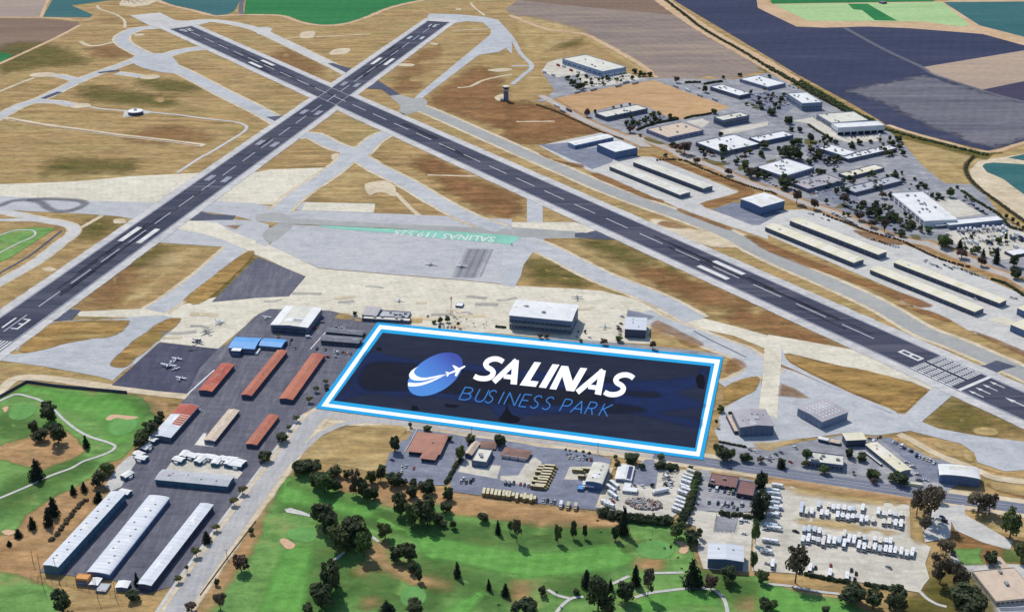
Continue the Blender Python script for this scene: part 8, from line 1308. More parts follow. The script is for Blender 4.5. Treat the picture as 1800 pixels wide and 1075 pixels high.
# ================================================================== vehicles
def profile_body(b, prof, w, mi=0, inset=.08):
    """prof: side outline (x, z); extruded across the width with softened edges"""
    rings = []
    for yy, k in ((-w / 2, inset), (-w / 2 + inset, 0), (w / 2 - inset, 0), (w / 2, inset)):
        cx = sum(p[0] for p in prof) / len(prof); cz = sum(p[1] for p in prof) / len(prof)
        rings.append([(p[0] - math.copysign(k, p[0] - cx), yy, p[1] - math.copysign(k, p[1] - cz)) for p in prof])
    b.loft(rings, mi)
def wheel_mesh(r, w):
    b = MB(); b.tube((0, -w / 2, 0), (0, w / 2, 0), r, r, 10); return b.mesh('wheel', ['tyre'])
WH = {r: wheel_mesh(r, .25) for r in (.33, .45)}
def car_meshes(L=4.5, w=1.8, h=1.45, cab=(-.95, 1.35), van=False):
    b = MB()
    if van: profile_body(b, [(-L / 2, .35), (L / 2, .35), (L / 2, .95), (L / 2 - .9, 1.15), (L / 2 - 1.5, h), (-L / 2 + .1, h)], w)
    else:
        profile_body(b, [(-L / 2, .32), (L / 2, .32), (L / 2, .7), (L / 2 - 1.1, .88), (-L / 2 + .5, .92), (-L / 2, .82)], w)
        b.loft([[(-cab[1] + .35, -w / 2 + .12, .9), (cab[1] - .35 + .3, -w / 2 + .12, .9), (cab[1] - .35 + .3, w / 2 - .12, .9), (-cab[1] + .35, w / 2 - .12, .9)]] + [[(-.95, -w / 2 + .3, h), (.45, -w / 2 + .3, h), (.45, w / 2 - .3, h), (-.95, w / 2 - .3, h)]])
    body = b.mesh('body', ['vehicle_paint'])
    g = MB()
    if van: g.box(L / 2 - 1.5, L / 2 - .95, -w / 2 - .02, w / 2 + .02, 1.12, h - .25, taper=.04)
    else: g.loft([[(-1.42, -w / 2 + .1, .98), (1.18, -w / 2 + .1, .98), (1.18, w / 2 - .1, .98), (-1.42, w / 2 - .1, .98)], [(-1.08, -w / 2 + .26, h - .12), (.66, -w / 2 + .26, h - .12), (.66, w / 2 - .26, h - .12), (-1.08, w / 2 - .26, h - .12)]])
    return body, g.mesh('window', ['glass_dark'])
CARM = {'car': car_meshes(), 'suv': car_meshes(4.8, 1.95, 1.75), 'van': car_meshes(5.6, 2.0, 2.3, van=True)}
def pickup_meshes():
    b = MB(); w = 1.9; L = 5.4
    profile_body(b, [(-L / 2, .45), (L / 2, .45), (L / 2, .95), (L / 2 - 1.2, 1.08), (-L / 2, 1.05)], w)
    b.loft([[(-.5, -w / 2 + .1, 1.05), (1.6, -w / 2 + .1, 1.05), (1.6, w / 2 - .1, 1.05), (-.5, w / 2 - .1, 1.05)], [(-.35, -w / 2 + .25, 1.8), (.9, -w / 2 + .25, 1.8), (.9, w / 2 - .25, 1.8), (-.35, w / 2 - .25, 1.8)]])
    g = MB(); g.loft([[(-.55, -w / 2 + .08, 1.15), (1.5, -w / 2 + .08, 1.15), (1.5, w / 2 - .08, 1.15), (-.55, w / 2 - .08, 1.15)], [(-.42, -w / 2 + .22, 1.65), (1.05, -w / 2 + .22, 1.65), (1.05, w / 2 - .22, 1.65), (-.42, w / 2 - .22, 1.65)]])
    bed = MB(); bed.box(-2.55, -.65, -.75, .75, 1.06, 1.09)
    return b.mesh('body', ['vehicle_paint']), g.mesh('window', ['glass_dark']), bed.mesh('load_bed', ['tyre'])
PICK = pickup_meshes()
COLS = [('white', (212, 214, 218)), ('silver', (168, 172, 180)), ('grey', (118, 122, 130)), ('black', (34, 36, 44)), ('dark blue', (44, 58, 98)), ('red', (150, 48, 44)), ('beige', (188, 176, 152)), ('green', (66, 104, 92))]
ORD = ['first', 'second', 'third', 'fourth', 'fifth', 'sixth', 'seventh', 'eighth', 'ninth', 'tenth', 'eleventh', 'twelfth']
rv_ = random.Random(11)
def car(x, y, a, kind=None, col=None, wheels=True, place=None):
    kind = kind or rv_.choice(['car', 'car', 'car', 'suv', 'van', 'pickup'])
    cn, c = next((q for q in COLS if q[0] == col), None) if col else rv_.choices(COLS, (11, 7, 4, 4, 3, 1.6, 1.4, .6))[0]
    nm = {'car': 'parked_car', 'suv': 'parked_suv', 'van': 'parked_van', 'pickup': 'pickup_truck'}[kind]
    r = bpy.data.objects.new(nm, None); COL.objects.link(r); r.location = (x, y, gz(x, y)); r.rotation_euler[2] = a + rv_.uniform(-.03, .03) + (math.pi if rv_.random() < .4 else 0)
    rel, lm = where(x, y); word = {'car': 'sedan', 'suv': 'estate car', 'van': 'panel van', 'pickup': 'pickup truck'}[kind]
    tag(r, '%s %s parked %s %s' % (cn, word, rel, lm), {'pickup': 'pickup', 'van': 'van'}.get(kind, 'car'), 'vehicles parked near ' + lm)
    ms = PICK if kind == 'pickup' else CARM[kind]; rgb = (*s2l(c), 1)
    for nm2, me in zip(('body', 'window', 'load_bed'), ms): o = link(nm2, me, r); o.color = rgb
    if wheels:
        k = 1.75 if kind in ('van', 'pickup') else 1.4
        for sx in (-k, k):
            for sy in (-.82, .82): link('wheel', WH[.33], r, (sx, sy, .33))
def cars(pts, kind=None, col=None, wheels=True):
    for x, y, a in pts: car(x, y, a, kind, col, wheels)
# ---- motorhomes and caravans
def rv_meshes(L, w=2.5, h=3.1, cab=True):
    b = MB(); f = L / 2
    profile_body(b, ([(-f, .55), (f, .55), (f, 1.2), (f - .7, 1.5), (f - 1.0, 2.1), (f - .3, 2.3), (f - .4, h), (-f, h)] if cab else [(-f, .5), (f, .5), (f + .15, 1.3), (f - .2, h - .3), (f - .7, h), (-f + .3, h), (-f, h - .4)]), w, inset=.12)
    body = b.mesh('body', ['vehicle_paint'])
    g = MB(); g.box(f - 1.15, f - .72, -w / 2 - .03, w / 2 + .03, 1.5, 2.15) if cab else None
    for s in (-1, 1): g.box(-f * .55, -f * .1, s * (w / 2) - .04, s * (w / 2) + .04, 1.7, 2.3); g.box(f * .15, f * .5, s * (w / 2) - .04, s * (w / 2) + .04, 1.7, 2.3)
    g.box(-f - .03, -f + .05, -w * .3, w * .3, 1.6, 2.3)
    g.box(f - .42, f - .28, -w * .44, w * .44, h - .85, h - .2) if cab else g.box(f + .06, f + .2, -w * .42, w * .42, 1.2, 2.2)  # front window, made large so its dark glass stands in for shade
    g.box(f - .06, f + .05, -w * .48, w * .48, .5, 1.15)  # dark strip low on the front, shade put into the colour
    st = MB()
    for s in (-1, 1): st.box(-f + .3, f - 1.2, s * (w / 2) - .03, s * (w / 2) + .03, .95, 1.2)
    u = MB(); u.box(-.6, .5, -.5, .5, h, h + .28, taper=.1); u.box(-f * .6, -f * .6 + .5, -.3, .3, h, h + .14)
    return body, g.mesh('window', ['glass_dark']), st.mesh('stripe', ['dark_paint']), u.mesh('air_conditioner', ['trim_white'])
RVM = {}
def rv(x, y, a, L, cab, tint=0, extra=''):
    L *= 1.22
    k = (round(L), cab)
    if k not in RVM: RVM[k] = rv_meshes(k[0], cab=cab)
    nm = 'motorhome' if cab else 'caravan'
    r = bpy.data.objects.new(nm, None); COL.objects.link(r); r.location = (x, y, gz(x, y)); r.rotation_euler[2] = a + rv_.uniform(-.025, .025)
    cn, c = [('white', (230, 232, 234)), ('off white', (220, 216, 204)), ('pale blue grey', (196, 206, 216))][tint]
    size = 'very long' if L > 13 else 'long' if L > 10.2 else 'mid length' if L > 7.8 else 'short'
    rel, lm = where(x, y)
    lab = '%s %s %s %s%s %s' % (size, cn, nm, extra, rel, lm)
    if len(lab.split()) > 16: lab = lab.replace('to the ', '').replace('pale blue grey', 'greyish').replace('in front of', 'before')
    tag(r, lab, nm, 'motorhomes and caravans near ' + lm)
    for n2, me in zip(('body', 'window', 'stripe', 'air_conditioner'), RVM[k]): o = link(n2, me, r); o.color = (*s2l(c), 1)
    for sx in ((-L * .28, L * .3) if cab else (-.4, .6)):
        for sy in (-1.05, 1.05): link('wheel', WH[.45], r, (sx, sy, .45))
def rv_row(spec, ang, z=3.1):
    for x, y, L in spec:
        rv(x, y, ang, L, rv_.random() < .5, rv_.choice((0, 0, 0, 1, 2)))
RVROW = [(219.2,856.4,-1.86),(222.0,851.9,-1.86),(226.1,851.9,-1.86),(233.1,860.4,-1.87),(232.7,849.3,-1.87),(237.0,849.3,-1.87),(240.3,859.1,-1.87),(243.4,857.1,-1.88),(247.2,857.1,-1.88),(251.4,855.8,-1.88),(255.2,854.9,-1.89),(258.0,854.9,-1.89),(244.2,846.7,-1.88),(247.7,845.4,-1.88),(251.3,844.1,-1.89),(255.0,844.1,-1.89),(258.2,844.1,-1.89),(265.5,856.4,-1.90),(261.0,841.5,-1.90),(264.8,841.1,-1.90),(269.3,839.9,-1.90),(276.3,851.9,-1.91),(279.2,848.0,-1.91),(276.4,837.3,-1.91),(284.1,849.3,-1.91),(280.8,837.7,-1.91),(287.8,846.7,-1.92),(285.0,836.1,-1.92),(292.3,847.6,-1.92),(288.7,834.8,-1.92)]
RVLEN = [13, 7.5, 7, 7, 6.5, 6.5, 5, 6, 6, 6, 5, 5, 7, 6, 6.5, 6, 5, 8.5, 8, 6.5, 6, 8.5, 5, 6, 5.5, 7, 5, 7, 5.5, 9]
for (x, y, a), L in zip(RVROW, RVLEN): rv(x, y, a, L, rv_.random() < .5, rv_.choice((0, 0, 0, 1, 2)), 'in the far row ')
RVROW2 = [(215.5,827.6,-1.86),(212.0,815.3,-1.86),(219.1,828.3,-1.86),(216.1,815.9,-1.87),(223.0,827.0,-1.87),(219.5,814.7,-1.87),(226.1,825.1,-1.87),(222.9,813.2,-1.87),(228.6,822.1,-1.87),(226.3,812.3,-1.88),(230.5,813.5,-1.88),(234.3,812.5,-1.88),(238.4,813.8,-1.89),(243.7,822.1,-1.89),(240.7,809.3,-1.89),(245.5,815.3,-1.89),(249.0,814.1,-1.89),(254.0,819.6,-1.90),(250.9,807.4,-1.90),(257.2,815.9,-1.90),(254.1,805.1,-1.90),(258.2,806.0,-1.90),(264.2,814.7,-1.91),(261.8,805.1,-1.91),(267.8,812.9,-1.91),(264.9,802.7,-1.91),(271.9,812.3,-1.91),(268.9,802.1,-1.91),(275.1,812.5,-1.92),(272.0,801.5,-1.92),(275.2,800.3,-1.92),(279.5,799.7,-1.92),(282.8,797.3,-1.93),(287.2,798.5,-1.93)]
RVLEN2 = [6, 6.5, 7, 9, 6.5, 4.5, 6.5, 5.5, 5, 9.5, 9, 8.5, 7, 7, 9, 9, 9, 5.5, 9, 5.5, 7, 7, 5, 7, 6.5, 6.5, 5, 7.5, 6.5, 8, 7, 8.5, 6.5, 9]
for (x, y, a), L in zip(RVROW2, RVLEN2): rv(x, y, a, L, rv_.random() < .5, rv_.choice((0, 0, 0, 1, 2)), 'in the near row ')
for (x, y, a), L in zip([(206.9,889.0,-0.28),(202.2,881.8,-0.28),(201.8,877.2,-0.28),(201.0,870.1,-0.28),(199.3,864.5,-0.28),(201.8,857.9,-0.28),(197.1,855.7,-0.27),(195.4,848.1,-0.27),(192.3,833.7,-0.27),(193.7,830.1,-0.27),(187.9,813.5,-0.26),(182.9,800.3,-0.26)], [7, 8, 9, 9, 8, 6, 8, 8, 8, 9, 10, 7]): rv(x, y, a, L, rv_.random() < .4, rv_.choice((0, 0, 2)), 'along the tree line ')
for (x, y, a), L in zip([(209.9,779.4,-1.84),(222.6,773.7,-1.85),(233.7,769.8,-1.86),(184.5,784.5,-1.81)], [8, 7.5, 7.5, 8]): rv(x, y, a, L, True, 0, 'at the open edge ')
for x, y, a in [(79.9,890.7,-0.99),(77.0,884.9,-0.99),(77.6,875.8,-0.98)]: rv(x, y, a, 9, False, 0, 'parked askew ')
for x, y, a in [(71.7,864.6,-0.59),(73.9,861.3,-0.59),(142.6,909.7,-0.63),(139.7,903.7,-0.63),(137.9,899.5,-0.63),(136.5,894.2,-0.63),(134.6,887.3,-0.62),(134.8,883.2,-0.62),(131.8,878.6,-0.62),(130.1,869.6,-0.61),(128.3,864.6,-0.61),(126.8,859.1,-0.61),(124.7,854.1,-0.61)]: rv(x, y, a, 7.5, False, rv_.choice((0, 0, 1)), 'angled ')
# ---- buses and lorries
def bus_meshes(L=10.5, w=2.5, h=3.0):
    b = MB(); f = L / 2; profile_body(b, [(-f, .5), (f, .5), (f, 1.4), (f - 1.5, 1.6), (f - 1.7, h - .2), (f - 2, h), (-f + .2, h), (-f, h - .3)], w)
    g = MB()
    for k in range(7):
        for s in (-1, 1): g.box(-f + .5 + k * 1.12, -f + 1.35 + k * 1.12, s * w / 2 - .03, s * w / 2 + .03, 1.75, 2.4)
    g.box(f - 1.72, f - 1.62, -w * .42, w * .42, 1.7, 2.5)
    s = MB(); s.box(-f + .25, f - 2.1, -w / 2 + .2, w / 2 - .2, h, h + .06)
    st = MB()
    for q in (-1, 1): st.box(-f + .1, f - .2, q * w / 2 - .03, q * w / 2 + .03, 1.2, 1.32)
    return b.mesh('body', ['bus_yellow']), g.mesh('window', ['glass_dark']), s.mesh('roof_panel', ['bus_roof']), st.mesh('stripe', ['tyre'])
BUS = bus_meshes(); MINI = bus_meshes(7)
def bus(x, y, a, txt, small=False):
    r = bpy.data.objects.new('school_bus', None); COL.objects.link(r); r.location = (x, y, gz(x, y)); r.rotation_euler[2] = a + rv_.uniform(-.02, .02)
    tag(r, txt, 'bus', 'yellow buses in the bus yard')
    for n2, me in zip(('body', 'window', 'roof_panel', 'stripe'), MINI if small else BUS): link(n2, me, r)
    L = 7 if small else 10.5
    for sx in (-L * .26, L * .3):
        for sy in (-1.05, 1.05): link('wheel', WH[.45], r, (sx, sy, .45))
LC = [(31.2,917.5,-0.17),(29.8,912.7,-0.17),(28.7,908.4,-0.17),(27.7,904.3,-0.17),(26.3,900.1,-0.17),(25.2,896.6,-0.17),(24.0,892.5,-0.17),(23.0,888.4,-0.16),(21.7,886.1,-0.16)]
for i, (x, y, a) in enumerate(LC): bus(x, y, a, '%s yellow bus from the far end of the slanting column' % ORD[i])
for i, (x, y, a) in enumerate([(24.5,916.9,-0.17),(23.1,912.7,-0.17),(21.8,907.8,-0.17),(20.4,900.1,-0.17),(19.0,893.6,-0.17),(17.7,887.2,-0.16)]): bus(x, y, a, '%s short yellow bus from the far end of the loose column by the gravel strip' % ORD[i], True)
for i, (x, y, a) in enumerate([(-21.6,880.5,1.48),(-18.5,880.0,1.48),(-15.4,879.4,1.47),(-12.4,878.2,1.47),(-9.6,877.7,1.47),(-6.2,877.1,1.47),(-3.2,876.5,1.46)]): bus(x, y, a, '%s bus from the left end of the bottom row along the fence' % ORD[i])
for i, (x, y, a) in enumerate([(-5.1,876.9,1.46),(-2.0,875.8,1.46),(1.0,875.2,1.46),(3.8,873.5,1.46),(7.4,873.5,1.45),(9.9,872.9,1.45),(12.3,871.8,1.45),(14.7,871.3,1.45),(17.4,870.7,1.44)]): bus(x, y, a, '%s bus after the first seven in the bottom row along the fence' % ORD[i], i % 2 == 0)
for x, y, a, t in [(*p, t) for p, t in zip([(53.0,910.9,-0.17),(60.1,912.7,-0.17),(55.4,901.9,-0.17)], ('large cream bus standing on the pale concrete pad', 'dark sided bus behind the cream one on the concrete pad', 'short bus nearest the blue fronted workshop'))]: bus(x, y, a, t, 'short' in t)
def truck_meshes(L=8):
    b = MB(); f = L / 2; profile_body(b, [(-f, 1.0), (f - 2.2, 1.0), (f - 2.2, 3.4), (-f, 3.4)], 2.5, inset=.06)
    c = MB(); profile_body(c, [(f - 2.0, .6), (f, .6), (f, 1.5), (f - .35, 2.5), (f - 2.0, 2.6)], 2.3)
    ch = MB(); ch.box(-f, f - .3, -.5, .5, .6, 1.0)
    g = MB(); g.box(f - .33, f - .08, -.95, .95, 1.6, 2.25)
    return b.mesh('cargo_box', ['vehicle_paint']), c.mesh('cab', ['vehicle_paint']), ch.mesh('chassis', ['tyre']), g.mesh('windscreen', ['glass_dark'])
TRK = truck_meshes()
SEMI = truck_meshes(14)
def truck(x, y, a, col='white', semi=False, extra=''):
    cn, c = next(((n_, k) for n_, k in COLS if n_ == col)); nm = 'semi_trailer_truck' if semi else 'box_truck'
    r = bpy.data.objects.new(nm, None); COL.objects.link(r); r.location = (x, y, gz(x, y)); r.rotation_euler[2] = a + rv_.uniform(-.03, .03)
    rel, lm = where(x, y); tag(r, '%s %s %s%s %s' % (cn, 'lorry' if semi else 'box truck', extra, rel, lm), 'truck', 'trucks near ' + lm)
    for n2, me in zip(('cargo_box', 'cab', 'chassis', 'windscreen'), SEMI if semi else TRK): o = link(n2, me, r); o.color = (*s2l(c), 1)
    L = 14 if semi else 8
    for sx in (-L * .36, -L * .24, L * .36):
        for sy in (-1.0, 1.0): link('wheel', WH[.45], r, (sx, sy, .45))
for x, y, a in [(103.4,2052.2,0.74),(129.5,2066.4,0.74),(170.2,2089.1,0.73),(184.4,2110.4,0.73),(199.1,2106.8,0.73)]: truck(x, y, a, 'white' if rv_.random() < .5 else 'silver', True, 'on the loop road ')
for x, y, a in [(68.2,1969.8,-1.05),(75.9,1942.4,-1.04),(85.7,1946.2,-1.05),(261.5,2085.1,-1.14),(278.0,2061.2,-1.14),(293.4,2031.5,-1.14),(313.3,2006.6,-1.14)]: truck(x, y, a, rv_.choice(('white', 'dark blue', 'silver')), True, 'on the park road ')
for x, y, a in [(78.3,2221.9,-0.96),(98.7,2187.9,-0.96)]: truck(x, y, a, 'red', False, 'outside ')
for x, y, a in [(87.7,2214.5,-0.96),(110.1,2176.0,-0.96),(54.3,2176.0,-0.94),(68.1,2157.1,-0.94)]: truck(x, y, a, 'white', False, 'on the pale lot ')
for x, y, a in [(517.2,1444.6,-1.96),(521.4,1443.3,-1.96),(526.8,1445.9,-1.97),(531.8,1447.2,-1.97),(536.0,1444.6,-1.97),(540.2,1443.3,-1.97),(548.7,1452.3,-1.98),(553.3,1451.0,-1.98),(560.2,1452.3,-1.98),(564.9,1449.7,-1.99),(571.8,1453.6,-1.99),(573.3,1447.2,-1.99)]: truck(x, y, a, rv_.choice(('white', 'white', 'silver')))
for x, y, a in [(518.8,1405.7,-1.25),(525.2,1403.2,-1.26),(537.1,1409.3,-1.26),(541.8,1404.4,-1.27),(554.1,1411.8,-1.27),(570.7,1415.5,-1.28),(580.0,1429.3,-1.29),(582.0,1419.3,-1.29),(566.3,1392.3,-1.28)]: truck(x, y, a, rv_.choice(('white', 'white', 'dark blue')))
truck(*[(114.8,880.4,-2.80)][0], 'white', True, 'long, at the middle ')
for x, y, a in [(37.2,862.0,-1.71),(42.6,860.3,-1.72),(48.3,859.2,-1.72),(56.1,889.2,-1.73)]: truck(x, y, a, rv_.choice(('white', 'beige')), False, 'in the bottom corner ')
# ---- parked cars
cars([(46.4,933.3,1.45),(49.3,933.3,1.44),(54.3,931.5,1.44),(57.5,931.1,1.44),(60.4,930.8,1.43),(63.9,929.8,1.43)])
cars([(-88.3,918.1,1.51),(-84.9,919.3,1.50),(-78.4,916.9,1.50),(-87.9,912.1,1.51)]); car(*[(-96.7,929.4,-0.63)][0], 'car', 'dark blue'); cars([(-40.0,896.6,1.46),(-35.9,896.0,1.46),(-32.5,896.6,1.46),(-38.2,900.1,1.46),(-30.7,900.1,1.46)], 'pickup')
cars([(-5.2,894.6,1.43),(-2.1,893.5,1.43),(1.3,894.4,1.43),(6.6,892.9,1.42),(9.7,891.7,1.42),(12.8,890.9,1.42),(24.1,870.0,1.41),(27.1,868.9,1.40),(30.2,868.3,1.40),(32.6,867.4,1.40)])
cars([(157.2,865.5,1.26),(159.6,861.7,1.26),(164.0,862.8,1.25),(168.1,865.5,1.25),(168.5,860.6,1.25),(170.8,857.6,1.25),(175.0,863.1,1.24),(162.8,864.4,1.25),(153.5,885.3,1.27),(158.9,884.8,1.26),(164.7,881.9,1.26),(167.6,880.7,1.25),(170.9,879.9,1.25),(174.2,877.9,1.25),(177.8,875.1,1.24)]); car(*[(150.6,866.6,1.26)][0], 'suv', 'green')
car(*[(170.8,840.5,1.24)][0], 'van', 'white'); cars([(170.6,824.3,-0.44),(175.0,840.5,-0.45)], 'car')
cars([(225.7,784.7,-1.84)], 'car', 'red'); cars([(239.0,779.0,-1.85),(241.4,775.0,-1.86),(238.8,768.3,-1.86),(214.3,781.8,-1.83)], 'suv', 'black'); cars([(266.0,782.4,-0.94)], 'pickup', 'silver'); cars([(209.1,827.1,-0.59)], 'pickup', 'black')
cars([(200.4,850.2,-0.37),(198.2,833.2,-0.36),(187.6,829.5,-0.36),(185.7,808.1,-0.35),(182.7,800.4,-0.35),(181.6,786.4,-0.35)])
cars([(123.3,911.0,-1.13),(126.7,912.9,-1.13),(129.9,911.0,-1.13),(121.8,902.7,-1.12),(123.7,900.3,-1.12),(121.7,895.6,-1.12),(124.5,893.3,-1.12),(120.1,892.1,-1.12),(123.2,889.8,-1.12),(75.9,871.5,-1.08),(77.4,868.1,-1.08),(95.8,890.9,-1.10),(101.9,889.8,-1.10)])
cars([(409.5,1418.6,1.10),(412.8,1417.4,1.10),(418.4,1412.4,1.10),(420.2,1408.7,1.10),(422.4,1405.0,1.09),(424.8,1403.8,1.09),(427.0,1400.2,1.09),(429.5,1397.7,1.09),(431.5,1395.3,1.09),(434.3,1394.1,1.08)], None, None, False)
cars([(356.7,1502.2,-1.03),(359.6,1500.0,-1.03),(368.6,1486.5,-1.03),(374.8,1480.0,-1.03)])
cars([(455.2,1355.5,-1.29),(452.6,1350.9,-1.29),(456.8,1345.6,-1.29),(458.5,1342.7,-1.29),(461.5,1341.1,-1.30),(461.9,1336.6,-1.29),(464.5,1333.6,-1.30),(471.0,1341.1,-1.30),(473.4,1338.8,-1.30),(473.8,1334.3,-1.30),(475.6,1330.5,-1.30),(479.3,1335.4,-1.30),(481.2,1333.2,-1.31),(484.7,1332.1,-1.31),(486.2,1328.7,-1.31),(489.3,1324.7,-1.31),(492.1,1317.2,-1.31),(495.8,1315.5,-1.31),(497.7,1312.2,-1.31),(500.0,1310.0,-1.31),(501.6,1307.2,-1.31),(504.5,1305.7,-1.31)], None, None, False)
cars([(-184.6,1133.7,1.58),(-176.2,1131.7,1.57),(-167.6,1128.0,1.57),(-162.9,1125.6,1.56),(-159.4,1126.6,1.56),(-154.6,1125.6,1.56),(-151.6,1122.9,1.55),(-164.5,1124.0,1.56),(-157.3,1124.0,1.56)], None, None, False); cars([(-187.3,1193.0,-0.31),(-171.9,1182.0,-0.31),(-166.0,1179.8,-0.31),(-192.6,1179.8,-0.31),(-172.4,1116.3,-0.30),(-164.4,1116.3,-0.30)], None, None, False); car(*[(-196.2,1158.8,0.00)][0], 'van', 'white'); cars([(-215.7,1145.5,1.42),(-212.4,1144.5,1.41),(-211.8,1152.9,1.41),(-216.3,1140.3,1.42),(-205.8,1133.7,1.41)], None, 'dark blue', False)
cars([(-71.0,1183.7,1.48),(-67.1,1182.8,1.48),(-63.2,1181.9,1.47),(-59.3,1181.5,1.47),(-56.2,1181.0,1.47),(-84.0,1206.9,1.49)], None, None, False)
cars([(315.1,958.1,1.07),(317.5,956.4,1.07),(320.2,950.7,1.06),(322.0,948.2,1.06),(324.4,944.9,1.06),(326.5,943.3,1.06),(328.6,936.1,1.05),(330.2,934.5,1.05),(332.4,932.1,1.05),(335.0,929.7,1.05),(337.2,928.9,1.04),(339.4,925.0,1.04),(297.0,964.8,1.08),(298.9,962.3,1.08),(302.9,964.8,1.08),(306.9,967.3,1.08),(299.0,958.9,1.08)], None, None, True)
cars([(320.6,918.7,-0.41),(321.4,907.2,-0.40),(317.6,925.8,-0.41),(319.9,898.8,-0.40),(325.4,898.8,-0.40)], None, None, True)
cars([(232.4,949.0,-1.08),(219.3,941.3,-1.07),(214.8,938.2,-1.07),(224.2,926.3,-1.07),(210.2,933.8,-1.06),(205.9,931.3,-1.06),(208.0,928.8,-1.06),(194.8,945.8,-1.06),(198.9,943.2,-1.06)], None, None, True)
cars([(381.6,2031.7,-1.11),(390.1,2042.2,-1.11),(397.6,2046.4,-1.12),(403.2,2040.1,-1.12),(405.4,2033.8,-1.12),(410.6,2031.7,-1.12),(391.5,1992.6,-1.10),(398.5,2000.7,-1.11),(398.2,1968.6,-1.10),(401.1,1960.7,-1.10),(382.7,1960.7,-1.10),(392.4,1972.5,-1.10),(377.3,1992.6,-1.10),(411.3,1992.6,-1.11),(414.9,1976.5,-1.11),(422.5,2029.6,-1.12),(400.9,2085.3,-1.12),(404.7,2080.9,-1.12),(290.0,2094.1,-1.09),(294.1,2089.7,-1.09),(298.1,2076.5,-1.09)], None, None, False)
cars([(169.8,1885.1,-1.48),(174.1,1881.0,-1.48),(180.6,1889.2,-1.48),(186.7,1893.3,-1.49),(192.1,1901.5,-1.49),(198.4,1905.7,-1.49),(203.6,1899.5,-1.50),(209.7,1914.0,-1.50),(215.2,1909.8,-1.50),(177.7,1868.9,-1.48),(183.1,1864.9,-1.49),(192.3,1877.0,-1.49),(225.0,1914.0,-1.51),(170.6,1909.8,-1.48),(128.0,2134.1,-1.47),(132.6,2131.8,-1.47),(137.6,2138.6,-1.48),(144.0,2147.9,-1.48),(160.5,2131.8,-1.49),(163.9,2129.5,-1.49),(170.3,2138.6,-1.49),(175.7,2147.9,-1.49),(181.9,2152.5,-1.49),(125.4,2106.9,-1.47),(133.1,2100.2,-1.47),(141.3,2102.5,-1.48),(148.1,2100.2,-1.48),(186.0,2129.5,-1.50)], None, None, False)
cars([(410.6,1756.2,-1.40),(412.8,1745.5,-1.40),(416.4,1752.6,-1.40),(403.4,1726.1,-1.39),(404.1,1713.9,-1.39),(400.2,1731.3,-1.39),(424.7,1745.5,-1.40),(398.5,1707.1,-1.39),(417.1,1690.1,-1.40),(417.8,1683.4,-1.40),(415.4,1696.9,-1.40),(425.7,1666.8,-1.40),(384.6,1644.1,-1.38),(388.1,1640.9,-1.38),(389.0,1650.6,-1.38),(394.1,1597.2,-1.38),(397.5,1594.2,-1.38),(403.2,1597.2,-1.38),(404.9,1582.1,-1.38),(408.2,1579.1,-1.38),(389.8,1558.4,-1.37),(397.0,1555.5,-1.37),(383.8,1567.2,-1.37),(416.0,1552.6,-1.38),(419.5,1546.8,-1.38),(415.2,1541.0,-1.38)], None, None, False)
cars([(414.8,1556.0,-1.38),(417.4,1550.1,-1.38),(419.3,1541.5,-1.38),(422.5,1538.6,-1.38),(408.2,1544.4,-1.38),(413.7,1538.6,-1.38),(420.5,1530.1,-1.38),(422.3,1521.6,-1.38),(420.8,1499.5,-1.38),(449.8,1505.0,-1.40),(454.6,1505.0,-1.40),(457.4,1494.0,-1.40),(460.2,1483.2,-1.40),(462.3,1469.9,-1.40),(469.6,1472.6,-1.40),(469.0,1456.8,-1.40),(446.0,1464.6,-1.39),(449.9,1462.0,-1.39),(461.7,1499.5,-1.40),(501.0,1591.6,-1.43),(504.5,1582.6,-1.43),(518.8,1576.6,-1.44),(508.0,1610.0,-1.44),(438.2,1605.4,-1.40),(442.6,1606.9,-1.40),(449.8,1611.5,-1.41),(458.0,1616.2,-1.41),(465.3,1620.9,-1.41)], None, None, False)
cars([(518.4,1578.1,-1.31),(527.2,1581.1,-1.31),(556.9,1551.6,-1.32),(560.9,1548.7,-1.32),(562.1,1540.1,-1.32),(562.3,1531.5,-1.32),(561.6,1520.2,-1.32),(501.7,1432.4,-1.28),(503.7,1429.9,-1.28),(511.7,1402.6,-1.28),(539.6,1400.1,-1.29),(548.1,1414.9,-1.30),(570.5,1422.3,-1.31),(570.7,1412.4,-1.31),(529.4,1447.7,-1.29),(536.5,1452.9,-1.30),(522.6,1452.9,-1.29),(542.5,1442.6,-1.30)], None, None, False)
cars([(447.5,1914.1,-1.32),(448.1,1905.7,-1.31),(448.7,1897.4,-1.31),(496.9,1825.7,-1.33),(499.8,1823.8,-1.33),(504.8,1825.7,-1.33),(509.8,1827.7,-1.33),(513.8,1825.7,-1.33),(484.7,1821.9,-1.32),(514.7,1806.7,-1.33),(411.7,1751.5,-1.28),(415.3,1747.9,-1.28),(404.4,1726.7,-1.27),(405.1,2033.3,-1.31),(409.7,2024.0,-1.31),(399.9,1996.6,-1.30),(449.1,2080.9,-1.33),(455.7,2076.0,-1.34),(444.6,2090.6,-1.33)], None, None, False)
cars([(314.9,844.6,-0.74),(318.9,843.6,-0.74),(322.9,846.5,-0.74),(322.3,840.8,-0.74),(316.4,797.3,-0.72),(296.7,772.7,-0.70)], None, None, True)
cars([(109.7,1206.7,-0.80),(107.5,1189.9,-0.80),(104.2,1183.3,-0.79),(104.6,1176.8,-0.79),(105.2,1172.4,-0.79),(104.8,1166.0,-0.79),(101.0,1152.2,-0.78),(63.6,1159.6,-0.77),(75.0,1158.5,-0.77)], None, None, False)
cars([(267.2,1524.0,-0.96),(-269.3,1012.4,-0.61),(475.6,1249.4,-0.96),(514.5,1253.4,-0.98),(517.9,1251.4,-0.98)], None, None, False)
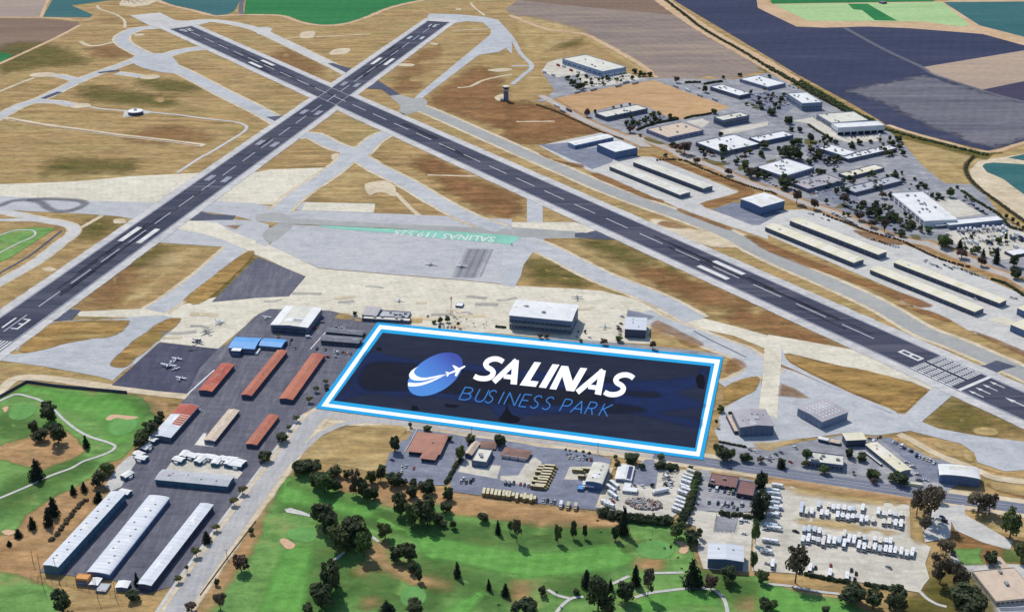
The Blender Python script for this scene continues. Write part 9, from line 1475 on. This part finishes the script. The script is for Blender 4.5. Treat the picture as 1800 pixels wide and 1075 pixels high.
for x, y, a in ROWS:
    if free(x, y, .45): car(x, y, a, None, None, False)
# ---- scrap heap: debris nobody could count
def scrap(pts, n, name='scrap_debris'):
    r = random.Random(9); b = MB(); (x0, y0) = pts[0]; z0 = gz(x0, y0); xs = [p[0] for p in pts]; ys = [p[1] for p in pts]; k = 0
    while k < n:
        x, y = r.uniform(min(xs), max(xs)), r.uniform(min(ys), max(ys))
        if not inside(pts, x, y): continue
        k += 1; s = r.uniform(.4, 1.2); a = r.uniform(0, 3.1); c, sn = math.cos(a), math.sin(a); h = r.uniform(.4, 1.8); w = s * r.uniform(.4, 1.2)
        q = [(-s, -w), (s, -w), (s, w), (-s, w)]; q = [(x - x0 + c * i - sn * j, y - y0 + sn * i + c * j) for i, j in q]
        b.loft([[(*p, -.1) for p in q], [(p[0] * .0 + (x - x0) + (p[0] - (x - x0)) * .7, (y - y0) + (p[1] - (y - y0)) * .7, h) for p in q]], r.choice((0, 0, 1, 1, 2, 3, 4)))
    o = b.build(name, ['junk', 'unit_metal', 'roof_maroon', 'roof_grey', 'roof_tan'], None, (x0, y0, z0)); o['kind'] = 'stuff'
scrap([(86.2,867.2),(88.7,871.6),(99.8,872.8),(105.1,871.6),(113.2,867.2),(114.8,861.6),(110.4,856.7),(103.1,856.1),(93.6,857.8)], 420)
scrap([(121.3,916),(129.1,917.2),(131.1,912.4),(127.2,906.4),(126.8,896.9),(124.2,889.9),(118.1,891),(118.6,901.6)], 60)
scrap([(-810.6,2780.9),(-797.7,2788.3),(-765.4,2777.9),(-745.8,2758.9),(-769.7,2737.2),(-797.9,2744.4)], 50)
# ---- aeroplanes
def plane_meshes(twin=False):
    b = MB(); R = []
    for x, r, z in ((3.9, .12, 1.35), (3.6, .42, 1.35), (2.4, .6, 1.4), (1.0, .72, 1.6), (-.6, .66, 1.6), (-2.4, .35, 1.6), (-4.2, .12, 1.7)):
        R.append([(x, r * math.cos(t), z + r * math.sin(t)) for t in [2 * math.pi * i / 10 for i in range(10)]])
    b.loft(R); fus = b.mesh('fuselage', ['vehicle_paint'], True)
    b = MB(); b.loft([[(.1, -5.6, 1.75), (1.2, -5.6, 1.75), (1.2, -5.6, 1.85), (.1, -5.6, 1.83)], [(-.2, 0, 1.25), (1.6, 0, 1.25), (1.6, 0, 1.5), (-.2, 0, 1.42)], [(.1, 5.6, 1.75), (1.2, 5.6, 1.75), (1.2, 5.6, 1.85), (.1, 5.6, 1.83)]]); wing = b.mesh('wing', ['vehicle_paint'])
    b = MB(); b.loft([[(-4.3, -1.9, 1.75), (-3.6, -1.9, 1.75), (-3.6, -1.9, 1.82), (-4.3, -1.9, 1.82)], [(-4.4, 0, 1.7), (-3.2, 0, 1.7), (-3.2, 0, 1.85), (-4.4, 0, 1.85)], [(-4.3, 1.9, 1.75), (-3.6, 1.9, 1.75), (-3.6, 1.9, 1.82), (-4.3, 1.9, 1.82)]]); tail = b.mesh('tailplane', ['vehicle_paint'])
    b = MB(); b.loft([[(-4.5, -.07, 1.7), (-3.0, -.07, 1.7), (-3.0, .07, 1.7), (-4.5, .07, 1.7)], [(-4.7, -.04, 3.2), (-4.0, -.04, 3.2), (-4.0, .04, 3.2), (-4.7, .04, 3.2)]]); fin = b.mesh('fin', ['vehicle_paint'])
    b = MB(); b.loft([[(2.3, -.5, 1.72), (.2, -.62, 1.95), (.2, .62, 1.95), (2.3, .5, 1.72)], [(1.5, -.36, 2.2), (.3, -.42, 2.34), (.3, .42, 2.34), (1.5, .36, 2.2)]]); can = b.mesh('cockpit_window', ['glass_dark'])
    b = MB(); b.box(3.92, 4.0, -.08, .08, .4, 2.3); b.box(3.92, 4.0, -.95, .95, 1.27, 1.43); prop = b.mesh('propeller', ['tyre'])
    b = MB()
    for p in ((2.8, 0), (.2, -1.3), (.2, 1.3)): b.tube((p[0], p[1], .25), (p[0], p[1] * .7, 1.3), .06, n=4); b.tube((p[0], p[1] - .1, .25), (p[0], p[1] + .1, .25), .25, n=8)
    gear = b.mesh('landing_gear', ['tyre']); eng = None
    if twin:
        b = MB()
        for s in (-2, 2): b.tube((2.3, s, 1.6), (-.3, s, 1.7), .38, .22, 8)
        eng = b.mesh('engine', ['vehicle_paint'])
    return [('fuselage', fus), ('wing', wing), ('tailplane', tail), ('fin', fin), ('cockpit_window', can), ('propeller', prop), ('landing_gear', gear)] + ([('engine', eng)] if eng else [])
PL = plane_meshes(); PL2 = plane_meshes(True)
def plane(p, deg, s, label, col='white', twin=False):
    x, y, a = p; r = bpy.data.objects.new('light_aeroplane', None); COL.objects.link(r); r.location = (x, y, gz(x, y)); r.rotation_euler[2] = a; s *= .86; r.scale = (s, s, s)
    tag(r, label, 'aeroplane', 'light aeroplanes parked on the aprons'); c = next(k for n_, k in COLS if n_ == col)
    for n2, me in (PL2 if twin else PL): o = link(n2, me, r); o.color = (*s2l(c), 1)
plane([(-316.0,1097.3,-1.87)][0], 0, 1.7, 'largest white aeroplane on the dark asphalt apron', 'white', True)
plane([(-312.3,1110.6,1.25)][0], 0, 1.15, 'white aeroplane behind the largest one on dark asphalt')
plane([(-309.0,1091.5,-0.90)][0], 0, .9, 'small white aeroplane tight beside the largest one')
plane([(-299.6,1071.5,1.24)][0], 0, 1.15, 'lone white aeroplane nearest the red roofed row hangar')
plane([(-289.6,1192.0,-0.67)][0], 0, 1.3, 'white aeroplane farthest back on the tan concrete')
plane([(-296.0,1169.0,2.32)][0], 0, 1.5, 'grey aeroplane in the middle of the tan concrete group', 'grey', True)
plane([(-301.1,1147.3,0.99)][0], 0, 1.5, 'dark blue aeroplane at the edge of the dark asphalt', 'dark blue', True)
plane([(-303.1,1131.7,-1.27)][0], 0, .9, 'small black aeroplane on the seam of concrete and asphalt', 'black')
plane([(-88.6,1343.3,-1.80)][0], 0, 1.5, 'white aeroplane on the grey apron, left of the pair', 'white', True)
plane([(-54.7,1337.4,-1.82)][0], 0, 1.4, 'white aeroplane on the grey apron beside the stained strips', 'white', True)
plane([(-115.5,1245.9,-1.70)][0], 0, 1.2, 'white aeroplane on tan concrete above the terminal')
plane([(66.8,1251.9,1.53)][0], 0, 1.3, 'grey aeroplane on tan concrete behind the largest hangar', 'grey')
plane([(90.6,1182.3,1.38)][0], 0, 1.3, 'white aeroplane between the two white hangars')
plane([(-288.1,1191.5,1.64)][0], 0, 1.1, 'silver aeroplane beside the taxiway island on tan concrete', 'silver')
plane([(-244.1,1203.9,1.33)][0], 0, 1.0, 'white aeroplane on grey asphalt left of the white banded hangar')
